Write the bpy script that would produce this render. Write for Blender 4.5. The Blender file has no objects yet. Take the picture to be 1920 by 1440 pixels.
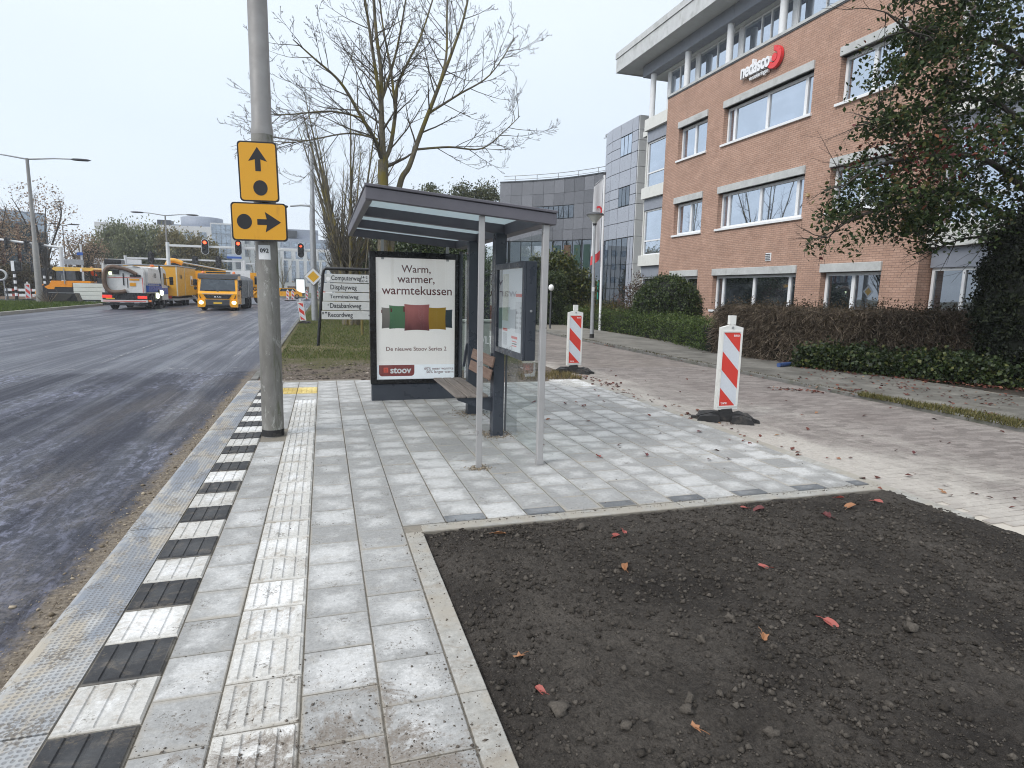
import bpy, bmesh, math, random
import numpy as np
from mathutils import Vector, Matrix
random.seed(7); RNG = np.random.default_rng(11)
SC = bpy.context.scene; C = SC.collection
R_ = math.radians
# ------------------------------------------------------------------ camera
cd = bpy.data.cameras.new('camera'); cam = bpy.data.objects.new('camera', cd); C.objects.link(cam); SC.camera = cam
cd.sensor_width = 36; cd.lens = 1150/1920*36; cd.clip_start = .05; cd.clip_end = 3000
RW = Matrix(((0.95650816, -0.02300923, 0.2907967), (-0.29089384, -0.14955559, 0.94499413), (0.02174668, -0.98848556, -0.14974439)))
cam.matrix_world = Matrix.Translation((0, 0, 1.6)) @ (RW @ Matrix(((1, 0, 0), (0, -1, 0), (0, 0, -1)))).to_4x4()
# ------------------------------------------------------------------ light: bright overcast
SUN_EL, SUN_AZ = R_(40), R_(246)          # azimuth measured from +Y towards +X
sdir = Vector((math.sin(SUN_AZ)*math.cos(SUN_EL), math.cos(SUN_AZ)*math.cos(SUN_EL), math.sin(SUN_EL)))
W = bpy.data.worlds.new('World'); SC.world = W; W.use_nodes = True
nt = W.node_tree; nt.nodes.clear()
out = nt.nodes.new('ShaderNodeOutputWorld'); bg = nt.nodes.new('ShaderNodeBackground'); bg.inputs['Strength'].default_value = .1
sky = nt.nodes.new('ShaderNodeTexSky'); sky.sky_type = 'NISHITA'; sky.sun_disc = False
sky.sun_elevation = SUN_EL; sky.sun_rotation = SUN_AZ
tc = nt.nodes.new('ShaderNodeTexCoord')
sep = nt.nodes.new('ShaderNodeSeparateXYZ'); nt.links.new(tc.outputs['Generated'], sep.inputs[0])
cr = nt.nodes.new('ShaderNodeValToRGB'); e = cr.color_ramp        # an overcast deck: paler low down, brighter towards the zenith
e.elements[0].position = 0.0; e.elements[0].color = (.635, .695, .775, 1)
e.elements[1].position = 1.0; e.elements[1].color = (1.05, 1.07, 1.1, 1)
x = e.elements.new(.22); x.color = (.625, .70, .79, 1)
x = e.elements.new(.5); x.color = (.72, .785, .865, 1)
nt.links.new(sep.outputs['Z'], cr.inputs[0])
dt = nt.nodes.new('ShaderNodeVectorMath'); dt.operation = 'DOT_PRODUCT'; dt.inputs[1].default_value = sdir
nt.links.new(tc.outputs['Generated'], dt.inputs[0])
mr = nt.nodes.new('ShaderNodeMapRange'); mr.inputs['From Min'].default_value = -.3; mr.inputs['From Max'].default_value = 1
mr.inputs['To Min'].default_value = 0; mr.inputs['To Max'].default_value = 1; nt.links.new(dt.outputs['Value'], mr.inputs['Value'])
nz = nt.nodes.new('ShaderNodeTexNoise'); nz.inputs['Scale'].default_value = 2.2; nz.inputs['Detail'].default_value = 5
mp = nt.nodes.new('ShaderNodeMapping'); mp.inputs['Scale'].default_value = (1, 1, 2.6)
nt.links.new(tc.outputs['Generated'], mp.inputs[0]); nt.links.new(mp.outputs[0], nz.inputs['Vector'])
k1 = nt.nodes.new('ShaderNodeMath'); k1.operation = 'MULTIPLY_ADD'; k1.inputs[1].default_value = .12; k1.inputs[2].default_value = .99
nt.links.new(mr.outputs[0], k1.inputs[0])
k2 = nt.nodes.new('ShaderNodeMath'); k2.operation = 'MULTIPLY_ADD'; k2.inputs[1].default_value = .12; nt.links.new(nz.outputs[0], k2.inputs[0]); nt.links.new(k1.outputs[0], k2.inputs[2])
k3 = nt.nodes.new('ShaderNodeMath'); k3.operation = 'MULTIPLY'; k3.inputs[1].default_value = 10.0; nt.links.new(k2.outputs[0], k3.inputs[0])
vs = nt.nodes.new('ShaderNodeVectorMath'); vs.operation = 'SCALE'; nt.links.new(cr.outputs[0], vs.inputs[0]); nt.links.new(k3.outputs[0], vs.inputs['Scale'])
mx = nt.nodes.new('ShaderNodeMix'); mx.data_type = 'RGBA'; mx.inputs[0].default_value = .9
nt.links.new(sky.outputs[0], mx.inputs[6]); nt.links.new(vs.outputs[0], mx.inputs[7])
nt.links.new(mx.outputs[2], bg.inputs['Color']); nt.links.new(bg.outputs[0], out.inputs['Surface'])
sl = bpy.data.lights.new('sun', 'SUN'); sl.energy = 1.5; sl.angle = R_(24); sl.color = (1, .97, .93)
so = bpy.data.objects.new('sun', sl); C.objects.link(so); so.rotation_euler = sdir.to_track_quat('Z', 'Y').to_euler(); so.location = (0, 0, 40)
SC.view_settings.view_transform = 'Standard'; SC.view_settings.look = 'None'; SC.view_settings.exposure = 0.42; SC.view_settings.gamma = 1
SC.view_settings.use_curve_mapping = False
SC.render.engine = 'CYCLES'; cy = SC.cycles
cy.use_denoising = True; cy.pixel_filter_type = 'BLACKMAN_HARRIS'; cy.filter_width = 1.05; cy.max_bounces = 8; cy.diffuse_bounces = 3; cy.glossy_bounces = 4; cy.transmission_bounces = 6; cy.transparent_max_bounces = 12
cy.caustics_reflective = False; cy.caustics_refractive = False; cy.sample_clamp_indirect = 6
# ------------------------------------------------------------------ text first, while the scene is empty
TXT = {}
def mk_text(key, body, size, extrude=0., align='CENTER', offset=0., spacing=1., line=1., shear=0.):
    cu = bpy.data.curves.new('lettering', 'FONT'); cu.body = body; cu.size = size; cu.extrude = extrude; cu.align_x = align; cu.offset = offset
    cu.space_character = spacing; cu.space_line = line; cu.shear = shear; cu.resolution_u = 3; cu.fill_mode = 'FRONT' if extrude == 0 else 'BOTH'
    o = bpy.data.objects.new('lettering', cu); C.objects.link(o)
    dg = bpy.context.evaluated_depsgraph_get(); me = bpy.data.meshes.new_from_object(o.evaluated_get(dg))
    bpy.data.objects.remove(o); bpy.data.curves.remove(cu)
    n = len(me.vertices); a = np.empty(n*3); me.vertices.foreach_get('co', a); a = a.reshape(-1, 3)
    TXT[key] = (me, a[:, 0].min(), a[:, 0].max(), a[:, 1].min(), a[:, 1].max()); return TXT[key]
def fit_text(key, width, height=None):
    me, x0, x1, y0, y1 = TXT[key]; n = len(me.vertices); a = np.empty(n*3); me.vertices.foreach_get('co', a); a = a.reshape(-1, 3)
    s = width/(x1-x0); sy = s if height is None else height/(y1-y0)
    a[:, 0] = (a[:, 0]-(x0+x1)/2)*s; a[:, 1] = (a[:, 1]-(y0+y1)/2)*sy
    me.vertices.foreach_set('co', a.ravel()); me.update(); TXT[key] = (me, -width/2, width/2, -(y1-y0)*sy/2, (y1-y0)*sy/2)
for k, b, w_, h_, off in (('warm1', 'Warm,', .415, None, .008), ('warm2', 'warmer,', .53, None, .008), ('warm3', 'warmtekussen', 1.0, None, .008),
        ('nieuwe', 'De nieuwe Stoov Series 2', .87, None, .004), ('stoov', 'stoov', .30, None, .03), ('p60', '60% meer warmte', .43, None, .003), ('p50', '50% langer warm', .40, None, .003),
        ('computer', 'Computerweg', .80, .17, .012), ('display', 'Displayweg', .70, .17, .012), ('terminal', 'Terminalweg', .77, .13, .012), ('databank', 'Databankweg', .84, .17, .012),
        ('record', 'Recordweg', .66, .17, .012), ('n1', '14-2', .17, None, .01), ('n2', '37-4', .17, None, .01), ('n092', '092', .085, None, .03),
        ('man', 'M A N', .42, .09, .03), ('bvan', 'B. KAM', .8, .28, .03), ('fz', 'HZB', .62, .3, .02),
        ('tip', 'FG', .5, .36, .03), ('buko', 'BUKO.', .07, .02, .03), ('graf', 'AZ WILT', .3, .1, .0)):
    mk_text(k, b, 1.0, offset=off); fit_text(k, w_, h_)
mk_text('nedasco', 'nedasco', 1.0, extrude=.09, offset=.028, spacing=.93); mk_text('verz', 'verzekeringen', 1.0, extrude=.06, offset=.01)
fit_text('nedasco', 1.85, .60); fit_text('verz', 1.35, .27)
# ------------------------------------------------------------------ mesh helpers
class MB:
    def __init__(s): s.v = []; s.f = []; s.m = []; s.s = []
    def add(s, vs, fs, mi=0, sm=False):
        b = len(s.v); s.v.extend([tuple(p) for p in vs])
        for f in fs: s.f.append(tuple(i+b for i in f)); s.m.append(mi); s.s.append(sm)
        return s
    def box(s, x0, x1, y0, y1, z0, z1, mi=0, b=0.):
        if x0 > x1: x0, x1 = x1, x0
        if y0 > y1: y0, y1 = y1, y0
        if z0 > z1: z0, z1 = z1, z0
        if b <= 0:
            return s.add([(x0,y0,z0),(x1,y0,z0),(x1,y1,z0),(x0,y1,z0),(x0,y0,z1),(x1,y0,z1),(x1,y1,z1),(x0,y1,z1)],
                         [(0,3,2,1),(4,5,6,7),(0,1,5,4),(1,2,6,5),(2,3,7,6),(3,0,4,7)], mi)
        b = min(b, (x1-x0)*.45, (y1-y0)*.45, (z1-z0)*.45); vs = []; ix = {}
        for i, sx in enumerate((0, 1)):
            for j, sy in enumerate((0, 1)):
                for k, sz in enumerate((0, 1)):
                    X, Y, Z = (x0, x1)[i], (y0, y1)[j], (z0, z1)[k]; dx, dy, dz = (b, -b)[i], (b, -b)[j], (b, -b)[k]
                    ix[i, j, k] = len(vs); vs += [(X, Y+dy, Z+dz), (X+dx, Y, Z+dz), (X+dx, Y+dy, Z)]
        g = lambda i, j, k, a: ix[i, j, k]+a
        fs = []
        for i in (0, 1):
            q = [g(i,0,0,0), g(i,1,0,0), g(i,1,1,0), g(i,0,1,0)]; fs.append(q if i else q[::-1])
            q = [g(0,i,0,1), g(1,i,0,1), g(1,i,1,1), g(0,i,1,1)]; fs.append(q[::-1] if i else q)
            q = [g(0,0,i,2), g(1,0,i,2), g(1,1,i,2), g(0,1,i,2)]; fs.append(q if i else q[::-1])
        for a in (0, 1):
            for c in (0, 1):
                q = [g(a,c,0,0), g(a,c,1,0), g(a,c,1,1), g(a,c,0,1)]; fs.append(q if a != c else q[::-1])
                q = [g(a,0,c,2), g(a,1,c,2), g(a,1,c,0), g(a,0,c,0)]; fs.append(q if a != c else q[::-1])
                q = [g(0,a,c,1), g(1,a,c,1), g(1,a,c,2), g(0,a,c,2)]; fs.append(q if a != c else q[::-1])
        for i in (0, 1):
            for j in (0, 1):
                for k in (0, 1):
                    t = [g(i,j,k,0), g(i,j,k,1), g(i,j,k,2)]; fs.append(t if (i+j+k) % 2 else t[::-1])
        return s.add(vs, fs, mi)
    def tube(s, pts, rads, n=6, mi=0, cap=True, sm=True):
        P = [Vector(p) for p in pts]; m = len(P); vs = []
        if not hasattr(rads, '__len__'): rads = [rads]*m
        up = None
        for i in range(m):
            d = (P[min(i+1, m-1)]-P[max(i-1, 0)])
            if d.length < 1e-9: d = Vector((0, 0, 1))
            d.normalize()
            if up is None: up = Vector((1, 0, 0)) if abs(d.x) < .8 else Vector((0, 1, 0))
            a = (up-d*up.dot(d)); a.normalize(); up = a; c = d.cross(a)
            for k in range(n):
                t = 2*math.pi*k/n; vs.append(P[i]+(a*math.cos(t)+c*math.sin(t))*rads[i])
        fs = [(i*n+k, i*n+(k+1) % n, (i+1)*n+(k+1) % n, (i+1)*n+k) for i in range(m-1) for k in range(n)]
        s.add(vs, fs, mi, sm)
        if cap:
            s.add(vs[:n], [tuple(range(n))[::-1]], mi); s.add(vs[-n:], [tuple(range(n))], mi)
        return s
    def cyl(s, p0, p1, r0, r1=None, n=14, mi=0, cap=True): return s.tube([p0, p1], [r0, r0 if r1 is None else r1], n, mi, cap)
    def lathe(s, prof, n=16, c=(0, 0, 0), mi=0, sm=True):
        vs = [(c[0]+r*math.cos(2*math.pi*k/n), c[1]+r*math.sin(2*math.pi*k/n), c[2]+z) for r, z in prof for k in range(n)]
        return s.add(vs, [(i*n+k, i*n+(k+1) % n, (i+1)*n+(k+1) % n, (i+1)*n+k) for i in range(len(prof)-1) for k in range(n)], mi, sm)
    def prism(s, poly, ax, a, b, mi=0):
        def P(u, v, w): return {'x': (w, u, v), 'y': (u, w, v), 'z': (u, v, w)}[ax]
        n = len(poly); ar = sum(poly[i][0]*poly[(i+1) % n][1]-poly[(i+1) % n][0]*poly[i][1] for i in range(n))
        if (ar < 0) ^ (ax == 'y'): poly = poly[::-1]
        if a > b: a, b = b, a
        vs = [P(u, v, a) for u, v in poly]+[P(u, v, b) for u, v in poly]
        fs = [tuple(range(n))[::-1], tuple(range(n, 2*n))]+[(i, (i+1) % n, n+(i+1) % n, n+i) for i in range(n)]
        return s.add(vs, fs, mi)
    def build(s, name, mats, parent=None, off=(0, 0, 0), loc=None):
        me = bpy.data.meshes.new(name); v = s.v
        if off != (0, 0, 0): v = [(p[0]+off[0], p[1]+off[1], p[2]+off[2]) for p in v]
        me.from_pydata(v, [], s.f)
        if not isinstance(mats, (list, tuple)): mats = [mats]
        for m in mats: me.materials.append(m)
        me.polygons.foreach_set('material_index', s.m); me.polygons.foreach_set('use_smooth', s.s); me.update()
        return link(name, me, parent, loc)
def link(name, me, parent=None, loc=None, rot=None):
    o = bpy.data.objects.new(name, me); C.objects.link(o)
    if parent is not None: o.parent = parent
    if loc is not None: o.location = loc
    if rot is not None: o.rotation_euler = rot
    return o
def tag(o, label=None, cat=None, group=None, kind=None):
    if label: o['label'] = label
    if cat: o['category'] = cat
    if group: o['group'] = group
    if kind: o['kind'] = kind
    return o
def thing(name, label, cat, loc=(0, 0, 0), rz=0., group=None):
    o = bpy.data.objects.new(name, None); C.objects.link(o); o.location = loc; o.rotation_euler = (0, 0, rz); o.empty_display_size = .2
    return tag(o, label, cat, group)
KIDS = {}
def copy_tree(o, loc=None, rz=None, label=None, parent=None):
    c = o.copy(); C.objects.link(c)
    if parent is not None: c.parent = parent
    if loc is not None: c.location = loc
    if rz is not None: c.rotation_euler = (0, 0, rz)
    if label: c['label'] = label
    for ch in list(o.children): copy_tree(ch, parent=c)
    return c
def text(key, mat, parent, loc, rot=(math.pi/2, 0, 0), name='lettering', scale=1.):
    me = TXT[key][0].copy(); me.materials.clear(); me.materials.append(mat)
    o = link(name, me, parent, loc, rot); o.scale = (scale,)*3; return o
def poly_obj(name, pts, mat, parent=None, t=0., nrm=(0, -1, 0)):
    """flat print: one polygon (pts in 3D)"""
    b = MB(); b.add(pts, [tuple(range(len(pts)))]); return b.build(name, mat, parent)
def np_mesh(name, V, F, mat, parent=None, smooth=False, kind=None, loc=None):
    me = bpy.data.meshes.new(name); V = np.asarray(V, np.float32); F = np.asarray(F, np.int32); k = F.shape[1]
    me.vertices.add(len(V)); me.vertices.foreach_set('co', V.ravel()); me.loops.add(F.size); me.loops.foreach_set('vertex_index', F.ravel())
    me.polygons.add(len(F)); me.polygons.foreach_set('loop_start', np.arange(0, F.size, k, dtype=np.int32))
    if smooth: me.polygons.foreach_set('use_smooth', np.ones(len(F), bool))
    me.update(calc_edges=True); me.validate()
    for m in (mat if isinstance(mat, (list, tuple)) else [mat]): me.materials.append(m)
    o = link(name, me, parent, loc)
    if kind: o['kind'] = kind
    return o
# ------------------------------------------------------------------ material helpers
class N:
    def __init__(s, name):
        s.m = bpy.data.materials.new(name); s.m.use_nodes = True; s.t = s.m.node_tree; s.b = s.t.nodes['Principled BSDF']; s.o = s.t.nodes['Material Output']
    def n(s, t, **k):
        x = s.t.nodes.new(t)
        for a, v in k.items(): setattr(x, a, v)
        return x
    def l(s, a, b): s.t.links.new(a, b)
    def put(s, sock, v):
        if hasattr(v, 'is_output') or isinstance(v, bpy.types.NodeSocket): s.l(v, sock)
        else: sock.default_value = v
    def pos(s): return s.n('ShaderNodeNewGeometry').outputs['Position']
    def obj(s): return s.n('ShaderNodeTexCoord').outputs['Object']
    def uv(s): return s.n('ShaderNodeTexCoord').outputs['UV']
    def rnd(s): return s.n('ShaderNodeObjectInfo').outputs['Random']
    def isl(s): return s.n('ShaderNodeNewGeometry').outputs['Random Per Island']
    def mapv(s, v, sc=(1, 1, 1), rot=(0, 0, 0), loc=(0, 0, 0)):
        x = s.n('ShaderNodeMapping'); s.l(v, x.inputs[0]); x.inputs['Scale'].default_value = sc; x.inputs['Rotation'].default_value = rot; x.inputs['Location'].default_value = loc; return x.outputs[0]
    def noise(s, v, scale, detail=4, rough=.6, dist=0.):
        x = s.n('ShaderNodeTexNoise'); s.l(v, x.inputs['Vector']); x.inputs['Scale'].default_value = scale; x.inputs['Detail'].default_value = detail
        x.inputs['Roughness'].default_value = rough; x.inputs['Distortion'].default_value = dist; return x.outputs[0]
    def vor(s, v, scale, feat='F1', out=0):
        x = s.n('ShaderNodeTexVoronoi', feature=feat); s.l(v, x.inputs['Vector']); x.inputs['Scale'].default_value = scale; return x.outputs[out]
    def ramp(s, f, stops, interp='LINEAR'):
        x = s.n('ShaderNodeValToRGB'); s.l(f, x.inputs[0]); e = x.color_ramp; e.interpolation = interp
        while len(e.elements) < len(stops): e.elements.new(.5)
        for el, (p, c) in zip(e.elements, stops):
            el.position = p; el.color = (c, c, c, 1) if not hasattr(c, '__len__') else (*c[:3], 1)
        return x.outputs[0]
    def mix(s, f, a, b, mode='MIX'):
        x = s.n('ShaderNodeMix', data_type='RGBA', blend_type=mode, clamp_result=False); s.put(x.inputs[0], f)
        for sk, v in ((x.inputs[6], a), (x.inputs[7], b)):
            if isinstance(v, (int, float)): v = (v, v, v, 1)
            elif isinstance(v, tuple) and len(v) == 3: v = (*v, 1)
            s.put(sk, v)
        return x.outputs[2]
    def math(s, op, a, b=None, c=None):
        x = s.n('ShaderNodeMath', operation=op)
        for i, v in enumerate((a, b, c)):
            if v is not None: s.put(x.inputs[i], v)
        return x.outputs[0]
    def mr(s, v, a, b, c=0., d=1., smooth=True):
        x = s.n('ShaderNodeMapRange', interpolation_type='SMOOTHSTEP' if smooth else 'LINEAR'); s.put(x.inputs['Value'], v)
        for k, q in zip(('From Min', 'From Max', 'To Min', 'To Max'), (a, b, c, d)): x.inputs[k].default_value = q
        return x.outputs[0]
    def sep(s, v): x = s.n('ShaderNodeSeparateXYZ'); s.l(v, x.inputs[0]); return x.outputs
    def com(s, a, b, c=0.):
        x = s.n('ShaderNodeCombineXYZ')
        for i, v in enumerate((a, b, c)): s.put(x.inputs[i], v)
        return x.outputs[0]
    def bump(s, h, strength=.5, dist=.01, nrm=None):
        x = s.n('ShaderNodeBump'); s.l(h, x.inputs['Height']); x.inputs['Strength'].default_value = strength; x.inputs['Distance'].default_value = dist
        if nrm is not None: s.l(nrm, x.inputs['Normal'])
        return x.outputs[0]
    def set(s, col=None, rough=None, metal=None, spec=None, nrm=None, **k):
        B = s.b.inputs
        for nm, v in (('Base Color', col), ('Roughness', rough), ('Metallic', metal), ('Specular IOR Level', spec), ('Normal', nrm)):
            if v is None: continue
            if nm == 'Base Color' and isinstance(v, tuple): v = (*v[:3], 1)
            s.put(B[nm], v)
        for nm, v in k.items(): s.put(B[nm.replace('_', ' ')], v)
        return s.m
_pm = {}
def pm(name, col, rough=.5, metal=0., var=.12, scale=3., bump=0., bscale=60., bdist=.003, spec=.5, coord='obj', dirt=None, dscale=2., damt=.5, rv=.15):
    if name in _pm: return _pm[name]
    n = N(name); v = n.obj() if coord == 'obj' else n.pos()
    f = n.noise(v, scale, 6, .65); c = n.mix(1., (*col, 1), n.ramp(f, [(.3, 1-var), (.7, 1+var)]), 'MULTIPLY')
    if dirt is not None:
        d = n.mr(n.noise(v, dscale, 8, .7, .5), .62-.25*damt, .80-.2*damt); c = n.mix(n.math('MULTIPLY', d, damt), c, (*dirt, 1))
    r = n.mr(n.noise(v, scale*2.3, 4), .3, .7, max(rough-rv, .02), min(rough+rv, 1))
    nr = n.bump(n.noise(v, bscale, 6, .7), bump, bdist) if bump else None
    _pm[name] = n.set(c, r, metal, spec, nr); return n.m
def emit(name, col, strength):
    n = N(name); n.set(tuple(c*.5 for c in col), .4); n.b.inputs['Emission Color'].default_value = (*col, 1); n.b.inputs['Emission Strength'].default_value = strength; return n.m
def window_glass(name, dark=(.02, .025, .03), refl=.42, tint=(.82, .9, 1.), blind=.0):
    """coated office glazing: a dark room behind a partly mirroring pane"""
    n = N(name); p = n.pos(); gl = n.n('ShaderNodeBsdfGlossy'); gl.inputs['Color'].default_value = (*tint, 1); gl.inputs['Roughness'].default_value = .015
    wob = n.bump(n.noise(p, .7, 2), .05, .02); n.l(wob, gl.inputs['Normal'])
    c = n.mix(n.mr(n.noise(n.mapv(p, (.6, .6, 1.3)), 1.1, 3), .45, .65), (*dark, 1), tuple(min(1, q*2.6+.012) for q in dark)+(1,))
    df = n.n('ShaderNodeBsdfDiffuse'); n.l(c, df.inputs['Color'])
    lw = n.n('ShaderNodeFresnel'); lw.inputs['IOR'].default_value = 1.5
    fac = n.math('MAXIMUM', n.math('ADD', n.math('MULTIPLY', lw.outputs[0], .9), refl-.05), 0.)
    ms = n.n('ShaderNodeMixShader'); n.l(n.math('MINIMUM', fac, .95), ms.inputs[0]); n.l(df.outputs[0], ms.inputs[1]); n.l(gl.outputs[0], ms.inputs[2]); n.l(ms.outputs[0], n.o.inputs['Surface']); return n.m
def clear_glass(name, tint=(.93, .97, .95), extra=0., haze=0.):
    n = N(name); tr = n.n('ShaderNodeBsdfTransparent'); tr.inputs['Color'].default_value = (*tint, 1)
    gl = n.n('ShaderNodeBsdfGlossy'); gl.inputs['Roughness'].default_value = .01; gl.inputs['Color'].default_value = (.95, .97, 1, 1)
    lw = n.n('ShaderNodeLayerWeight'); lw.inputs['Blend'].default_value = .5
    fr = n.math('MULTIPLY_ADD', n.math('POWER', lw.outputs['Facing'], 4.), .75, .055)
    ms = n.n('ShaderNodeMixShader'); n.l(n.math('MINIMUM', n.math('ADD', fr, extra), 1.), ms.inputs[0]); n.l(tr.outputs[0], ms.inputs[1]); n.l(gl.outputs[0], ms.inputs[2])
    last = ms.outputs[0]
    if haze:
        df = n.n('ShaderNodeBsdfDiffuse'); df.inputs['Color'].default_value = (.6, .62, .62, 1); m2 = n.n('ShaderNodeMixShader')
        n.l(n.math('MULTIPLY', n.mr(n.noise(n.pos(), 3., 6, .7), .35, .75), haze), m2.inputs[0]); n.l(last, m2.inputs[1]); n.l(df.outputs[0], m2.inputs[2]); last = m2.outputs[0]
    n.l(last, n.o.inputs['Surface']); return n.m
# a painter's box of plain materials
WHITE = pm('white_paint', (.78, .78, .77), .45, var=.05, dirt=(.35, .32, .27), dscale=3, damt=.3)
CLEANW = pm('white_frame', (.80, .81, .82), .35, var=.03)
ANTH = pm('anthracite_steel', (.045, .052, .066), .38, var=.1, bump=.03, bscale=300, bdist=.0005)
BLACK = pm('black_paint', (.012, .012, .014), .35, var=.2)
RUB = pm('black_rubber', (.02, .02, .021), .75, var=.35, bump=.3, bscale=90, dirt=(.16, .14, .12), dscale=5, damt=.5)
ALU = pm('brushed_aluminium', (.42, .41, .405), .42, .35, var=.06)
STEEL = pm('galvanised_steel', (.36, .37, .38), .45, .5, var=.15, scale=6)
YEL = pm('yellow_truck_paint', (.86, .39, .012), .32, var=.05, dirt=(.25, .16, .06), dscale=2, damt=.2)
YELT = pm('trailer_yellow', (.72, .36, .03), .45, var=.06, dirt=(.22, .14, .05), dscale=2, damt=.3)
ORA = pm('orange_machine_paint', (.85, .30, .015), .35, var=.05)
BLUE = pm('blue_paint', (.03, .11, .42), .35, var=.08)
RED = pm('red_film', (.62, .045, .03), .4, var=.06)
DKG = pm('dark_grey_paint', (.055, .058, .065), .5, var=.15)
TYRE = pm('tyre_rubber', (.022, .022, .024), .8, var=.3, bump=.3, bscale=60)
RIM = pm('steel_rim', (.3, .3, .31), .45, .5)
DGLASS = window_glass('vehicle_glass', (.012, .016, .018), .10)
PAPER = pm('printed_paper', (.82, .81, .80), .6, var=.02)
INK = pm('maroon_ink', (.13, .022, .022), .6, var=.03)
BKINK = pm('black_ink', (.015, .015, .018), .55, var=.05)
WINK = pm('white_ink', (.82, .82, .82), .55, var=.02)
AMBER = emit('amber_lamp', (1., .35, .05), .5)
# ================================================================== STRUCTURE: ground, road, kerbs, paving
def sheet(name, x0, x1, y0, y1, z, mat, kind='structure'):
    b = MB(); b.add([(x0, y0, z), (x1, y0, z), (x1, y1, z), (x0, y1, z)], [(0, 1, 2, 3)]); o = b.build(name, mat); return tag(o, kind=kind)
_oct = [RNG.random((64, 64)) for _ in range(12)]
def fbm(x, y, scale, octs=5, rough=.5, seed=0):
    r = np.zeros_like(x); a = 1.; tot = 0.
    for o in range(octs):
        g = _oct[(o+seed) % 12]; u = x*scale*2**o+seed*7.3; v = y*scale*2**o+seed*3.1
        i = np.floor(u).astype(int); j = np.floor(v).astype(int); fu = u-i; fv = v-j; fu = fu*fu*(3-2*fu); fv = fv*fv*(3-2*fv)
        q = lambda p, s: g[p % 64, s % 64]
        r += a*((q(i, j)*(1-fu)+q(i+1, j)*fu)*(1-fv)+(q(i, j+1)*(1-fu)+q(i+1, j+1)*fu)*fv); tot += a; a *= rough
    return r/tot-.5
# ground and asphalt
n = N('far_ground'); p = n.pos(); f = n.noise(p, .06, 6, .7)
GROUNDM = n.set(n.mix(n.ramp(f, [(.35, 0), (.65, 1)]), (.05, .06, .025, 1), (.12, .095, .06, 1)), .95)
sheet('ground', -900, 900, -300, 1500, -.30, GROUNDM)
n = N('asphalt'); p = n.pos(); s = n.sep(p)
st = n.noise(n.mapv(p, (1., .045, 1)), 1.5, 9, .72, .25); st2 = n.noise(n.mapv(p, (1., .02, 1), loc=(3, 9, 0)), 5., 7, .7); pat = n.noise(n.mapv(p, (1, .4, 1)), .45, 6, .65, .6)
gr = n.noise(p, 130., 3, .7); gr2 = n.noise(p, 34., 5, .75)
near = n.mr(n.math('ADD', s[1], n.math('MULTIPLY', pat, 1.2)), 13.7, 14.1)          # the milled, rougher stretch ends in a cross seam here
c = n.mix(1., (.028, .030, .043, 1), n.ramp(gr, [(.32, .35), (.7, 1.9)]), 'MULTIPLY')
c = n.mix(1., c, n.ramp(gr2, [(.3, .6), (.72, 1.45)]), 'MULTIPLY')
mil = n.math('MULTIPLY', n.mr(n.noise(n.mapv(p, (1, .42, 1), (0, 0, .3)), 15., 5, .72, .6), .47, .62), n.math('SUBTRACT', 1., near))
c = n.mix(n.math('MULTIPLY', mil, n.mr(pat, .42, .58, .06, .95)), c, (.20, .21, .285, 1))  # milled mottle, with its bluish wet sheen painted into the colour
sheen_streaks = n.math('MULTIPLY', n.mr(n.math('ADD', n.math('ADD', n.math('MULTIPLY', st, .5), n.math('MULTIPLY', st2, .3)), n.math('MULTIPLY', pat, .2)), .49, .61), n.mr(gr2, .3, .6, .35, 1.))
c = n.mix(n.math('MULTIPLY', sheen_streaks, .5), c, (.175, .185, .235, 1))  # pale bluish streaks: sky sheen on the wet road put into colour
c = n.mix(n.math('MULTIPLY', near, .45), c, (.092, .098, .125, 1))
ln = n.math('MULTIPLY', n.mr(n.noise(n.mapv(p, (1., .008, 1)), 7., 3, .6), .66, .70), n.mr(gr2, .35, .6))
c = n.mix(n.math('MULTIPLY', ln, .35), c, (.36, .36, .38, 1))
# brown sand trodden along the kerb and in a drifting patch
edge = n.math('ADD', s[0], n.math('MULTIPLY', n.math('SUBTRACT', n.noise(p, 4.2, 8, .75), .5), .40))
sandm = n.math('MULTIPLY', n.mr(edge, -1.52, -1.40), n.mr(s[1], 16, 11, 0, 1))
pa = n.math('MULTIPLY', n.math('MULTIPLY', n.mr(n.noise(n.mapv(p, (1., .3, 1), loc=(1.7, .6, 0)), 1.1, 7, .7), .44, .58), n.mr(gr2, .3, .65)), n.math('MULTIPLY', n.mr(s[0], -3.4, -2.3), n.mr(s[1], 15, 9)))
c = n.mix(n.math('MULTIPLY', pa, .38), c, (.19, .165, .135, 1))
sc_ = n.mix(n.ramp(n.noise(p, 40, 6, .75), [(.35, 0), (.65, 1)]), (.085, .068, .052, 1), (.27, .23, .18, 1))
c = n.mix(sandm, c, sc_)
wet = n.math('MULTIPLY', n.mr(n.math('ADD', n.math('MULTIPLY', n.noise(n.mapv(p, (2.0, .035, 1), loc=(5, 2, 0)), 1.3, 9, .75, .3), .65), n.math('MULTIPLY', pat, .35)), .43, .60), n.mr(gr2, .25, .6, .5, 1.))
ro = n.math('SUBTRACT', .60, n.math('MULTIPLY', wet, .30)); ro = n.math('SUBTRACT', ro, n.math('MULTIPLY', near, .08)); ro = n.math('ADD', ro, n.math('MULTIPLY', gr2, .12)); ro = n.math('ADD', ro, n.math('MULTIPLY', sandm, .5))
rut = n.n('ShaderNodeTexWave', wave_type='BANDS', bands_direction='Y'); n.l(n.mapv(p, (1, 1, 1), (0, 0, .35)), rut.inputs['Vector']); rut.inputs['Scale'].default_value = 5.5; rut.inputs['Distortion'].default_value = 5.; rut.inputs['Detail'].default_value = 3; rut.inputs['Detail Scale'].default_value = 2.5
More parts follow.
